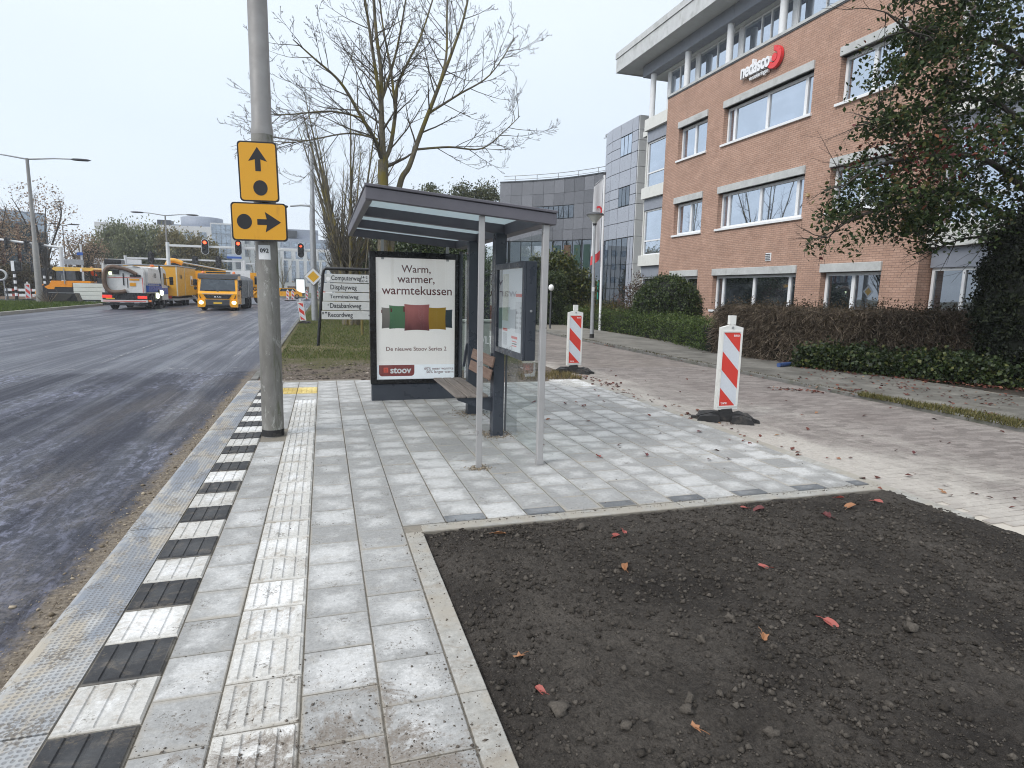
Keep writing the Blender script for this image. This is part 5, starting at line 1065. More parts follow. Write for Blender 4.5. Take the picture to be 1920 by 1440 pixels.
for s in (-1, 1):
    b = MB(); b.prism([(s*.74, .70), (s*1.22, .74), (s*1.22, .24), (s*.80, .24), (s*.72, .40)], 'y', -.13, .14); b.build('bumper_corner', YEL, mt)
    b = MB(); b.lathe([(0.001, .015), (.10, .01), (.135, 0), (.135, -.02)], 16); b.v = [(x*1.0+s*1.0, -z-.135, y*.85+.54) for x, y, z in b.v]; b.build('headlamp', HEADL, mt)
    b = MB(); b.prism([(s*1.0, .80), (s*1.07, .80), (s*1.12, 1.03), (s*1.09, 1.03)], 'y', -.03, -.022); b.build('air_slot', BLACK, mt)
    b = MB(); b.box(s*1.26, s*1.50, .22, .32, 1.62, 2.05, b=.04); b.box(s*1.28, s*1.46, .22, .32, 1.36, 1.58, b=.04); b.tube([(s*1.2, .3, 2.0), (s*1.38, .28, 1.98)], .02, 5); b.build('mirror', BLACK, mt)
    b = MB(); b.lathe([(.10, 0), (.09, .1), (.05, .15), (0, .16)], 12, (s*.95, .7, 2.45)); b.build('beacon', ORL, mt)
    b = MB(); b.add([(s*1.204, .42, 1.35), (s*1.204, 1.25, 1.30), (s*1.204, 1.25, 2.05), (s*1.204, .60, 2.05)], [(0, 1, 2, 3)]); b.build('side_window', DGLASS, mt)
    wheel(mt, s*1.02, 1.0, .46, .3, side=s); wheel(mt, s*1.0, 5.0, .46, .5, side=s); wheel(mt, s*1.0, 6.3, .46, .5, side=s)
    put(mt, 'wheel_arch', YEL, (s*1.22, s*1.24, .44, 1.56, .95, 1.05))
put(mt, 'front_step', BLACK, (-1.15, 1.15, .0, 1.7, .18, .32)); put(mt, 'chassis', BLACK, (-.9, .9, 1.7, 8.0, .45, .75)); put(mt, 'light_bar', BLACK, (-.75, .75, .60, .72, 2.47, 2.56), b=.02)
for k in range(5): put(mt, 'side_slat', STEEL, (1.06, 1.12, 2.0+.45*k, 2.3+.45*k, .35, .85))
pp = put(mt, 'number_plate', PLATE, (-.26, .26, -.118, -.102, .45, .56))
b = MB(); pr = [(-1.22, .8), (-1.22, 2.05)]+[(-1.22*math.cos(t), 2.05+.42*math.sin(t)) for t in np.linspace(.15, math.pi-.15, 9)]+[(1.22, 2.05), (1.22, .8)]
b.prism(pr, 'y', 1.85, 8.2); b.build('body', DKG, mt); put(mt, 'body_ladder', STEEL, (1.225, 1.26, 5.0, 5.2, .9, 2.0)); put(mt, 'wiper', BLACK, (-.8, -.1, .06, .075, 1.32, 1.345), (.1, .8, .06, .075, 1.32, 1.345))
# --- white and blue suction sweeper seen from behind
SWW = pm('sweeper_white', (.68, .68, .66), .4, var=.06, dirt=(.36, .33, .28), dscale=1.6, damt=.45); HOSE = pm('suction_hose', (.13, .085, .06), .7, var=.3, bump=.5, bscale=30, bdist=.02)
sw = thing('sweeper_truck', 'white and blue suction sweeper truck with a brown hose on its rear door', 'sweeper', (-12.12, 45.0, -.12), .0)
b = MB(); b.prism([(-1.12, 1.02), (1.10, 1.02), (1.10, 2.45), (.95, 2.72), (-1.15, 2.80)], 'y', .10, .55); b.build('rear_door', SWW, sw)
b = MB(); b.prism([(-1.22, .98), (-1.16, 2.92), (-1.05, 2.92), (-1.08, .98)], 'y', .0, .5); b.build('door_frame', SWW, sw)
pts = [(-.15, -.04, 2.62), (-.55, -.06, 2.70), (-.92, -.08, 2.50), (-1.05, -.08, 2.0), (-1.0, -.08, 1.45), (-.72, -.08, 1.14), (-.2, -.06, 1.12), (.1, .0, 1.2)]
def smooth(P, k=4):
    P = [Vector(p) for p in P]; R = []
    for i in range(len(P)-1):
        p0, p1, p2, p3 = P[max(i-1, 0)], P[i], P[i+1], P[min(i+2, len(P)-1)]
        for j in range(k):
            t = j/k; R.append(.5*((2*p1)+(p2-p0)*t+(2*p0-5*p1+4*p2-p3)*t*t+(3*p1-p0-3*p2+p3)*t**3))
    return R+[P[-1]]
b = MB(); b.tube(smooth(pts), .13, 10); b.build('suction_hose', HOSE, sw); b = MB(); b.tube(smooth([(-.2, -.04, 2.65), (.3, -.03, 2.5), (.75, .0, 2.25)]), .11, 8); b.build('suction_hose', HOSE, sw)
put(sw, 'air_unit', BLACK, (-1.05, -.12, .1, 1.0, 2.86, 3.16), b=.03); put(sw, 'lamp_mount', BLACK, (-.85, -.25, .02, .12, 2.25, 2.5), (.35, .95, .03, .1, 2.10, 2.22))
put(sw, 'red_trim', RED, (-.9, 1.0, .085, .098, 2.02, 2.05), (1.02, 1.05, .085, .098, 1.1, 2.05)); wp = put(sw, 'warning_panel', pm('warning_orange', (.75, .33, .02), .5), (.30, .86, .08, .098, 1.86, 1.98), (.30, .64, .08, .098, 1.50, 1.72))
put(sw, 'door_bar', BLACK, (-.06, .0, .06, .1, 1.55, 2.3), (.17, .2, .07, .1, 1.4, 2.0)); b = MB(); b.tube([(-.9, .1, 2.78), (.2, .0, 2.84), (.9, .1, 2.70)], .03, 5); b.build('top_rail', STEEL, sw)
put(sw, 'rear_chassis', BLACK, (-1.1, 1.1, .05, 6.3, .5, 1.0)); put(sw, 'bumper', pm('bumper_silver', (.62, .60, .58), .4), (-1.32, 1.30, -.06, .06, .47, .62), b=.01); put(sw, 'reflective_stripe', RED, (-1.2, 1.2, -.066, -.0605, .52, .56)); put(sw, 'rear_panel', BLACK, (-1.24, 1.24, -.02, .05, .63, 1.08))
put(sw, 'underrun_bar', BLACK, (-1.25, 1.25, -.02, .1, .28, .42)); put(sw, 'tail_lamp', TAIL, (-1.26, -.70, -.04, .04, .74, .93), b=.02); put(sw, 'tail_lamp', TAIL, (.72, 1.26, -.04, .04, .70, .89), b=.02)
put(sw, 'side_marker', ORL, (1.31, 1.5, .0, .1, .5, .62), b=.02); p2 = put(sw, 'number_plate', PLATE, (-1.05, -.55, -.05, -.03, .67, .74)); 
put(sw, 'work_lamp', HEADW, (-.80, -.62, -.03, .0, 2.20, 2.38), b=.04); 
b = MB(); b.prism([(.62, 1.72), (.62, 2.72), (3.55, 2.62), (3.95, 1.70)], 'x', -1.2, 1.24); b.build('hopper', SWW, sw); put(sw, 'blue_skirt', BLUE, (-1.2, 1.245, .62, 4.05, 1.16, 1.56)); put(sw, 'blue_line', BLUE, (1.20, 1.248, .62, 3.9, 1.62, 1.68)); put(sw, 'white_line', SWW, (1.1, 1.25, .62, 4.0, 1.06, 1.11))
text('fz', DKG, sw, (1.258, 2.3, 2.22), (math.pi/2, 0, math.pi/2))
b = MB(); b.prism([(4.15, .55), (4.15, 2.78), (4.5, 2.86), (5.45, 2.62), (5.85, 1.45), (5.9, .55)], 'x', -1.2, 1.22); b.build('cab', SWW, sw); put(sw, 'blue_skirt', BLUE, (-1.2, 1.235, 4.1, 5.86, .95, 1.40))
b = MB(); b.add([(1.235, 4.75, 1.62), (1.235, 5.62, 1.55), (1.235, 5.35, 2.42), (1.235, 4.75, 2.45)], [(0, 1, 2, 3)]); b.build('side_window', DGLASS, sw); b = MB(); b.tube([(1.15, 4.1, 1.1), (1.15, 4.1, 2.95)], .07, 8); b.build('exhaust_pipe', BLACK, sw)
put(sw, 'mirror', BLACK, (1.42, 1.66, 5.55, 5.68, 1.62, 2.2), (1.2, 1.5, 5.58, 5.62, 2.05, 2.09), b=.01); put(sw, 'beacon', ORL, (.5, .75, 4.3, 4.55, 2.86, 3.0), b=.04)
for s in (-1, 1):
    for yy in (1.55, 4.85): wheel(sw, s*1.02, yy, .50, .34, side=s)
for k, yy in enumerate((2.55, 3.7)): b = MB(); b.lathe([(0.001, .05), (.16, .03), (.2, 0), (.18, -.1), (0, -.12)], 14); b.v = [(z+1.34, x+yy, y+.88+.18*k) for x, y, z in b.v]; b.build('work_lamp', HEADW, sw)
put(sw, 'side_locker', DKG, (1.0, 1.22, 2.1, 4.1, .55, 1.04)); put(sw, 'brush_arm', BLACK, (1.05, 1.3, 2.9, 3.05, .15, 1.3), (1.05, 1.4, 2.6, 3.4, .02, .2))
# --- yellow site trailer
tl = thing('site_trailer', 'yellow box shaped site trailer parked behind the sweeper truck', 'trailer', (-11.85, 52.6, -.12), 0)
b = MB(); b.box(-2.3, 1.25, 0, 7.3, .78, 3.02, b=.03); b.build('body', YELT, tl); put(tl, 'roof', STEEL, (-2.36, 1.29, -.05, 7.35, 3.022, 3.10)); put(tl, 'corner_strip', pm('pale_strip', (.62, .58, .45), .5), (1.18, 1.262, -.012, .06, .8, 3.0), (1.252, 1.27, 2.7, 2.8, .8, 3.0))
dr = put(tl, 'door', YELT, (-.75, .35, -.03, -.005, .95, 2.85), b=.01); put(tl, 'vent', STEEL, (-.35, -.05, -.035, -.031, 2.45, 2.65)); wf = put(tl, 'window', CLEANW, (1.252, 1.28, 4.9, 5.7, 1.55, 2.4)); q = MB(); q.box(1.281, 1.29, 5.0, 5.6, 1.6, 2.1); q.build('pane', DGLASS, wf); text('bvan', BKINK, tl, (1.262, 1.35, 2.25), (math.pi/2, 0, math.pi/2))
put(tl, 'ledge', DKG, (-1.6, .7, -.25, .0, 1.42, 1.56)); put(tl, 'lower_locker', YELT, (-1.4, .55, -.22, -.01, .95, 1.36), b=.02); put(tl, 'chassis', STEEL, (-2.2, 1.25, -.1, 7.2, .45, .6)); put(tl, 'tail_lamp', pm('dull_red', (.35, .05, .04), .4), (.55, .85, -.12, -.08, .6, .8)); put(tl, 'toolbox', BLUE, (-.95, .1, -1.0, -.1, .92, 1.3), b=.06); put(tl, 'toolbox_base', BLACK, (-.95, .15, -1.0, -.1, .30, .91), b=.06)
for yy in (3.2, 4.1): wheel(tl, 1.05, yy, .34, .24, side=1); wheel(tl, -2.0, yy, .34, .24, side=-1)
b = MB()
for k in range(4): b.box(1.3+.14*k, 1.42+.14*k, 5.0, 5.7, .66-.16*k, .69-.16*k)
b.tube([(1.3, 5.0, .78), (1.95, 5.0, .1)], .03, 5); b.tube([(1.3, 5.7, .78), (1.95, 5.7, .1)], .03, 5); b.build('entry_steps', ALU, tl)
# --- crane arm on the lorry behind the trailer
lc = thing('crane_lorry', 'yellow lorry crane with a folded arm showing above the site trailer', 'lorry', (-12.6, 61.5, -.12))
b = MB(); b.tube(smooth([(-.6, 0, 2.8), (-.5, 0, 3.4), (-.15, 0, 3.75), (.4, 0, 3.65), (.7, 0, 3.5)]), [.20]*17, 8); b.build('crane_arm', YELT, lc); b = MB(); b.tube([(.3, 0, 3.65), (4.2, 0, 3.0)], .08, 6); b.build('crane_boom', STEEL, lc); put(lc, 'body', YEL, (-1.6, 5.6, -.6, 1.6, .9, 2.9)); put(lc, 'load_panel', CLEANW, (4.3, 6.3, -.7, -.62, 2.0, 3.0))
for xx in (-.8, .4, 4.6): wheel(lc, xx, -.6, .5, .3, 'y')
# --- yellow tipper to the right of the truck
tp = thing('tipper_truck', 'yellow tipper lorry with an orange skip standing side on at the junction', 'lorry', (-8.2, 62.5, -.12)); 
b = MB(); b.prism([(1.55, .62), (1.55, 2.70), (1.9, 2.86), (3.3, 2.86), (3.62, 1.75), (3.66, .62)], 'y', -1.2, 1.2); b.build('cab', YEL, tp); b = MB(); b.add([(2.2, -1.205, 1.8), (3.3, -1.205, 1.75), (3.15, -1.205, 2.5), (2.2, -1.205, 2.55)], [(0, 1, 2, 3)]); b.build('side_window', DGLASS, tp)
put(tp, 'roof_hatch', YEL, (2.5, 3.2, -.9, .9, 2.862, 3.1), b=.06); put(tp, 'chassis', BLACK, (-4.0, 3.4, -.6, .6, .6, 1.0)); b = MB(); b.prism([(-4.2, 1.1), (-4.5, 2.75), (.75, 2.75), (.75, 1.3), (.3, 1.1)], 'y', -1.2, 1.2); b.build('tipper_body', ORA, tp); put(tp, 'body_rib', YEL, (-1.0, -.6, -1.3, -1.2, 1.2, 2.7), (.2, .75, -1.3, -1.2, 1.0, 2.7)); put(tp, 'air_filter', DKG, (.85, 1.5, -1.0, -.3, .9, 2.55), b=.03); put(tp, 'silver_tank', ALU, (.9, 1.25, -1.2, -1.02, 1.35, 1.95), b=.03)
text('tip', BKINK, tp, (2.1, -1.21, 1.42))
for xx in (2.65, -1.2, -2.5): wheel(tp, xx, -1.0, .56, .34, 'y')
b = MB(); b.tube([(2.65+.66*math.cos(t), -1.2, .56+.66*math.sin(t)) for t in np.linspace(.1, math.pi-.1, 12)], .08, 6); b.build('wheel_arch', YEL, tp)
# --- asphalt paver with an orange-vested driver
pv_ = thing('asphalt_paver', 'orange and black asphalt paver with a yellow canopy and pale side plates', 'paver', (-19.1, 57.2, -.12))
b = MB(); b.prism([(-1.75, .18), (-1.95, .65), (-1.85, 1.05), (-1.35, 1.42), (.55, 1.42), (.55, .18)], 'y', -1.25, 1.25); b.build('lower_body', pm('paver_black', (.018, .018, .022), .45, var=.2), pv_)
b = MB(); b.prism([(-1.30, 1.24), (-1.3, 1.30), (-1.0, 1.45), (-.85, 1.75), (1.75, 1.78), (1.8, 1.55), (.55, 1.5), (.5, 1.28), (-.65, 1.28), (-.7, 1.10), (-1.1, 1.10)], 'y', -1.28, 1.28); b.build('engine_cover', ORA, pv_)
b = MB(); b.tube([(-1.98, -1.2, .7), (-1.88, -1.2, 1.08), (-1.4, -1.2, 1.45)], .05, 6); b.build('orange_edge', ORA, pv_)
b = MB(); b.prism([(-.75, 2.62), (-.6, 2.80), (2.0, 2.80), (2.1, 2.68), (1.9, 2.55), (-.5, 2.50)], 'y', -1.3, 1.3); b.build('canopy', pm('canopy_yellow', (.80, .48, .10), .45), pv_)
for xx, yy in ((-.6, -1.2), (1.75, -1.2), (-.6, 1.2), (1.75, 1.2), (2.05, -1.2)): b = MB(); b.tube([(xx, yy, 1.75), (xx, yy, 2.58)], .05, 6); b.build('canopy_post', BLACK, pv_)
b = MB(); b.box(-.55, 1.2, -1.16, -1.12, 1.80, 2.52); b.build('weather_screen', clear_glass('grey_screen', (.35, .36, .37), .02), pv_); put(pv_, 'exhaust_stay', STEEL, (.02, .07, -1.34, -1.29, 1.5, 2.7)); put(pv_, 'work_lamp', WINK, (1.15, 1.28, -1.36, -1.31, 2.48, 2.72)); put(pv_, 'seat', BLACK, (.0, .35, -.5, .1, 1.8, 2.3), b=.05); put(pv_, 'console', DKG, (2.1, 2.7, -1.0, .6, 1.5, 2.0), b=.04)
for k in range(4): put(pv_, 'side_plate', pm('pale_plate', (.66, .69, .64), .5, var=.05), (.62, 2.95, -1.42, -1.34, .32+.32*k, .625+.32*k), b=.02)
put(pv_, 'plate_frame', DKG, (.56, 2.6, -1.34, -1.28, .25, 1.62)); put(pv_, 'skid', STEEL, (-1.5, -.5, -1.3, -1.26, .13, .2)); put(pv_, 'track', TYRE, (-1.55, .6, -1.15, -.6, 0, .55), (-1.55, .6, .6, 1.15, 0, .55), b=.15); put(pv_, 'hopper', DKG, (2.0, 3.3, -1.2, 1.2, .2, 1.4))
hp = thing('steel_hopper', 'black steel skip lying on the grass in front of the paver', 'skip', (-18.3, 53.3, .0)); b = MB(); b.prism([(-.9, 0), (-.75, .75), (.85, .75), (1.1, .0)], 'y', -.5, .5); b.build('body', BLACK, hp); b = MB(); b.prism([(-.5, .1), (-.3, .70), (.75, .70), (.3, .2)], 'y', -.53, -.505); b.build('opening', pm('dark_steel', (.05, .045, .04), .7), hp); put(hp, 'lip', STEEL, (-.75, .85, -.55, -.5, .74, .78))
# driver: one skinned body
def person(loc, rz, label, chain, mats, sub=2):
    vs, es, rs = chain; me = bpy.data.meshes.new('person'); me.from_pydata(vs, es, []); o = bpy.data.objects.new('person', me); C.objects.link(o)
    sk = o.modifiers.new('skin', 'SKIN'); sv = me.skin_vertices[0].data
    for i, r in enumerate(rs): sv[i].radius = (r, r)
    sv[0].use_root = True; ss_ = o.modifiers.new('sub', 'SUBSURF'); ss_.levels = sub; ss_.render_levels = sub
    dg = bpy.context.evaluated_depsgraph_get(); m2 = bpy.data.meshes.new_from_object(o.evaluated_get(dg)); bpy.data.objects.remove(o)
    for m in mats: m2.materials.append(m)
    for p in m2.polygons:
        z = p.center.z; p.material_index = 0 if z < .50 else (1 if z < 1.02 and abs(p.center.x) < .30 else (2 if z > 1.05 else 1)); p.use_smooth = True
    o = link('person', m2, None, loc, (0, 0, rz)); return tag(o, label, 'person')
SK = ([(0, 0, .50), (0, 0, .72), (0, 0, .94), (0, 0, 1.05), (0, -.02, 1.13), (0, -.02, 1.25), (.19, 0, .92), (.25, -.08, .70), (.20, -.30, .62), (-.19, 0, .92), (-.25, -.08, .70), (-.20, -.30, .62), (.10, -.35, .48), (.11, -.42, .08), (-.10, -.35, .48), (-.11, -.42, .08)],
      [(0, 1), (1, 2), (2, 3), (3, 4), (4, 5), (2, 6), (6, 7), (7, 8), (2, 9), (9, 10), (10, 11), (0, 12), (12, 13), (0, 14), (14, 15)], [.15, .16, .15, .055, .09, .08, .075, .055, .04, .075, .055, .04, .085, .06, .085, .06])
person((-17.55, 57.0, 1.56), math.pi*.5, 'driver in an orange high visibility jacket seated on the asphalt paver', SK, [pm('dark_trousers', (.03, .035, .05), .9), pm('hi_vis_orange', (.85, .16, .04), .7), pm('skin', (.45, .26, .18), .6)])
# --- far yellow estate car
yc = thing('parked_car', 'small yellow car far across the junction beside the roadworks', 'car', (-4.9, 92, -.12), .1)
b = MB(); b.prism([(-1.9, .35), (-1.95, .85), (-1.3, .95), (-.9, 1.45), (.9, 1.48), (1.6, .98), (2.0, .85), (2.0, .35)], 'y', -.85, .85); b.build('body', YEL, yc); b = MB(); b.add([(-.95, -.86, 1.0), (1.25, -.86, 1.0), (.85, -.86, 1.40), (-.75, -.86, 1.38)], [(0, 1, 2, 3)]); b.build('side_window', DGLASS, yc)
for xx in (-1.25, 1.3): wheel(yc, xx, -.78, .32, .2, 'y'); wheel(yc, xx, .78, .32, .2, 'y', side=-1)
# ================================================================== TRAFFIC LIGHTS AND GANTRIES
GAN = pm('gantry_white', (.66, .67, .67), .45, var=.06, dirt=(.38, .38, .35), dscale=2, damt=.3)
REDON = emit('red_signal_on', (1., .06, .02), 4.5); LENS = pm('dark_lens', (.02, .02, .022), .25)
def portal(label, xa, xb, y, z, post=True, hi=0., zb=None):
    g = thing('signal_gantry', label, 'gantry', (xa, y, -.12)); L = xb-xa
    b = MB(); b.tube([(0, 0, 0), (0, 0, z+.25)], [.17, .14], 12); b.build('post', GAN, g)
    if post: b = MB(); b.tube([(L, 0, 0), (L, 0, z+.15)], [.17, .14], 12); b.build('post', GAN, g)
    b = MB(); b.box(.0, L, -.09, .09, z-.09, z+.09, b=.01); b.build('beam', GAN, g); return g
def signal(label, loc, on=False, arrow=False, back=False, group=None, s=1., rz=0.):
    t = thing('traffic_light', label, 'traffic light', loc, rz, group); t.scale = (s,)*3
    P = [(.26*math.cos(a), .36+.26*math.sin(a)) for a in np.linspace(0, math.pi, 9)]+[(-.26*math.cos(a), -.36-.26*math.sin(a)) for a in np.linspace(0, math.pi, 9)]
    b = MB(); b.prism([(x*1.12, z*1.05) for x, z in P], 'y', .0, .015); b.build('white_border', CLEANW if not back else BLACK, t)
    b = MB(); b.prism(P, 'y', -.02, -.003); b.build('backboard', BLACK, t); b = MB(); b.box(-.15, .15, .016, .2, -.5, .5, b=.03); b.build('housing', BLACK, t)
    for k in range(3):
        z = .34-.34*k; b = MB(); r = .13; lit = on and k == 0
        if lit and arrow: b.add([(-.11, -.03, z-.03), (.0, -.03, z-.03), (.0, -.03, z-.10), (.12, -.03, z), (.0, -.03, z+.10), (.0, -.03, z+.03), (-.11, -.03, z+.03)], [tuple(range(7))])
        else: b.add([(r*math.cos(a), -.03, z+r*math.sin(a)) for a in np.linspace(0, 6.283, 15)[:-1]], [tuple(range(14))])
        b.build('lens', REDON if lit else LENS, t)
        v = MB(); n_ = 9; A0 = np.linspace(-.3, math.pi+.3, n_); v.add([(.15*math.cos(a), y_, z+.15*math.sin(a)) for y_ in (-.02, -.24) for a in A0], [(i, i+1, n_+i+1, n_+i) for i in range(n_-1)]); v.build('visor', BLACK, t)
    return t
portal('white signal gantry with three red lights spanning the road behind the trucks', -12.25, 1.12, 58, 4.85)
signal('red traffic light above the road, left of the yellow signs', (-9.4, 57.8, 4.72), True, s=1.0); signal('red traffic light right beside the lower yellow sign', (-6.83, 57.8, 4.74), True, s=1.0); signal('traffic light showing a red arrow, right of the thick lamp post', (-1.80, 57.8, 4.72), True, True, s=1.0)
portal('lower white signal gantry standing farther off in front of the willows', -19.9, -8.3, 75, 4.30)
portal('white signal post with a short arm near the lower gantry end', -8.9, -7.6, 78.5, 4.2, False)
for k, (x, z) in enumerate(((-17.45, 4.3), (-15.2, 4.0), (-13.2, 4.0), (-10.9, 4.05))): signal('unlit dark traffic light on the farther gantry, '+('leftmost, above the sweeper truck', 'second from left, beside the white gantry post', 'third from left, above the yellow trailer', 'rightmost, next to the blue sign')[k], (x, 74.8, z), back=True, group='unlit signals on the farther gantry', rz=math.pi)
bs = thing('direction_sign', 'blue and white direction sign on the farther gantry', 'road sign', (-9.3, 74.8, 4.75)); put(bs, 'blue_half', BLUE, (-.75, .75, 0, .04, -.28, -.05)); put(bs, 'pale_half', pm('pale_blue', (.42, .50, .60), .5), (-.7, .75, 0, .04, -.048, .2))
gl2 = thing('signal_gantry', 'white signal gantry at the left edge behind the tall double lamp post', 'gantry', (-23.6, 69, -.12)); b = MB(); b.tube([(0, 0, 0), (-.02, 0, 4.9)], [.18, .15], 12); b.build('post', GAN, gl2); b = MB(); b.tube([(0, 0, 4.85), (-8, 0, 5.75)], .11, 8); b.build('beam', GAN, gl2); put(gl2, 'street_plate', BLUE, (-.35, .7, -.22, -.2, 2.45, 2.72))
b = MB(); b.tube([(-7.9, 0, 0), (-7.9, 0, 5.8)], [.18, .15], 12); b.build('post', GAN, gl2)
for k, (x, z) in enumerate(((-27.7, 4.95), (-26.2, 4.75), (-25.1, 4.62))): signal('dark traffic light facing away on the left gantry, '+('leftmost of the three', 'middle one behind the tall lamp post', 'nearest its right post')[k], (x, 68.7, z), back=True, group='unlit signals on the left gantry', rz=1.9)
wp_ = thing('signal_post', 'slim white post carrying a pale round-ended sign and a small blue sign', 'signpost', (-24.2, 76, -.12)); b = MB(); b.tube([(0, 0, 0), (0, 0, 5.6)], .10, 8); b.build('post', GAN, wp_); b = MB(); b.box(-1.75, .2, -.14, -.11, 3.45, 4.0, b=.02); b.build('grey_sign', STEEL, wp_); put(wp_, 'blue_sign', BLUE, (-.35, .2, -.2, -.17, 4.45, 4.75)); put(wp_, 'camera', WINK, (-.5, -.2, -.2, .1, 4.7, 4.95))
bb_ = thing('billboard', 'wide white billboard with a photo strip on the far side of the junction', 'billboard', (-24.8, 90, -.12)); put(bb_, 'header', CLEANW, (-2.6, 2.7, -.1, .1, 3.85, 4.65)); put(bb_, 'picture', pm('billboard_photo', (.12, .13, .16), .5, var=.7, scale=1.5), (-2.6, 2.7, -.1, .1, .6, 3.83)); put(bb_, 'leg', STEEL, (-2.2, -2.0, -.05, .05, 0, .6), (2.0, 2.2, -.05, .05, 0, .6))
# lamp posts over the main road
LAMPG = pm('lamp_column_grey', (.24, .235, .225), .6, .1, var=.1)
def dbl(label, loc, h, l1, l2, r=.16, yaw=0., one=False):
    t = thing('lamp_post', label, 'lamp post', loc, yaw); b = MB(); b.tube([(0, 0, 0), (0, 0, h*.42), (0, 0, h*.43), (0, 0, h)], [r, r*.85, r*.62, r*.45], 12); b.build('column', LAMPG, t)
    for s, L in ((-1, l1), (1, l2)):
        if L <= 0: continue
        q = MB(); q.tube([(0, 0, h-.05), (s*L*.5, 0, h+.12), (s*(L-.6), 0, h+.16)], [.06, .05, .04], 6); q.build('arm', STEEL, t)
        q = MB(); q.lathe([(.001, .09), (.12, .07), (.17, 0), (.12, -.07), (.001, -.09)], 10); q.v = [(x*4+s*(L-.1), y, z+h+.15) for x, y, z in q.v]; q.build('lamp_head', DKG, t)
    return t
dbl('tall grey double-armed lamp post on the grassy central reservation', (-19.4, 52.2, 0), 9.95, 2.6, 3.3, .22)
dbl('double-armed lamp post rising in front of the willows', (-15.9, 75, -.12), 8.9, 2.7, 2.7, .15); dbl('small double-armed lamp post beside the brown-leaved tree', (-30.4, 90, -.12), 8.5, .9, 1.3, .12)
# black-and-white banded signal posts on the left
def bwpost(label, x, y, h, sig=None, r=.10):
    t = thing('banded_post', label, 'signal post', (x, y, -.12), 0, 'black and white banded posts at the crossing'); k = int(h/.28)
    b = MB(); w = MB()
    for i in range(k):
        z0, z1 = .0 if i == 0 else .45+.25*(i-1), .45+.25*i
        if i % 2 == 0: b.cyl((0, 0, z0), (0, 0, z1), r*1.15 if i == 0 else r, n=10, cap=True)
        else: w.cyl((0, 0, z0), (0, 0, z1), r, n=10, cap=True)
    top = .45+.25*(k-1); b.build('black_bands', BLACK, t); w.build('white_bands', CLEANW, t)
    if sig: 
        put(t, 'signal_head', BLACK, (-.02+sig*.05, sig*.55, -.15, .15, top+.0, top+.75), b=.05); put(t, 'signal_back', CLEANW, (-.12, .10, -.16, -.14, top+.0, top+.8))
    else: put(t, 'signal_head', BLACK, (-.2, .2, -.12, .12, top, top+.75), b=.06)
    return t
bwpost('black and white banded post with a signal head facing right, nearest the barrier', -23.9, 60.0, 2.6, 1); bwpost('black and white banded post with a white-backed signal head by the tall lamp post', -23.3, 63.0, 2.6, -1); bwpost('slim banded post just left of the asphalt paver', -28.2, 79, 2.7); bwpost('banded post half behind the tall lamp post', -25.5, 70, 2.4); bwpost('thick banded post at the left edge beside the round sign', -25.9, 60.6, 2.5, None, .17)
rg = thing('round_sign', 'round traffic sign seen from behind as a pale ring at the left edge', 'road sign', (-26.3, 63.5, 2.0)); b = MB(); b.tube([(.42*math.cos(t), 0, .42*math.sin(t)) for t in np.linspace(0, 6.283, 22)], .09, 6, cap=False); b.build('ring', pm('sign_back_grey', (.45, .46, .46), .5), rg); b = MB(); b.tube([(.2, 0, -2.1), (.2, 0, -.4)], .04, 6); b.build('post', STEEL, rg)
br = thing('road_barrier', 'low red and white plank barrier beside the banded posts', 'barrier', (-25.6, 65, -.12)); 
for k, z in enumerate((.35, .85)):
    for j in range(5): put(br, 'plank_field', pm('dull_plank_red', (.38, .07, .05), .6) if j % 2 else WHITE, (-1.1+.5*j, -.6+.5*j, -.02, .02, z*.9, z*.9+.22))
put(br, 'leg', DKG, (-1.0, -.9, -.05, .05, 0, 1.0), (1.2, 1.3, -.05, .05, 0, 1.0))
beacon('traffic_beacon', 'red and white beacon standing before the low plank barrier far left', (-24.4, 63.4, -.12), .1, False, s=1.5)
for k, (x, y, lab) in enumerate(((-4.0, 77, 'small beacon left of the pair near the yellow car'), (-3.5, 78.5, 'small beacon beside the yellow car, second from left'), (-2.0, 82, 'small beacon nearest below the lit advertising column'), (-.75, 83, 'small beacon half hidden by the slim lamp post'))): beacon('traffic_beacon', 'red and white '+lab, (x, y, -.12), .2*k-.3, False, s=1.25)
bq = thing('road_barrier', 'red and white board barrier just right of the slim lamp post', 'barrier', (.35, 80, -.12)); put(bq, 'board', CLEANW, (-.7, .7, -.03, .03, .35, 1.25)); put(bq, 'red_field', RED, (-.6, -.1, -.04, -.031, .85, 1.2), (.1, .6, -.04, -.031, .4, .8)); put(bq, 'leg', DKG, (-.6, -.5, -.02, .02, 0, .35), (.5, .6, -.02, .02, 0, .35))
mu = thing('advertising_column', 'small lit white advertising panel far off on the opposite verge', 'billboard', (-3.9, 118, -.1)); put(mu, 'frame', DKG, (-.85, .85, -.1, .1, .4, 3.1), b=.02); put(mu, 'lit_face', emit('lit_face', (.95, 1, 1), .6), (-.7, .7, -.12, -.102, .55, 2.95)); put(mu, 'plinth', DKG, (-.6, .6, -.1, .1, 0, .4))
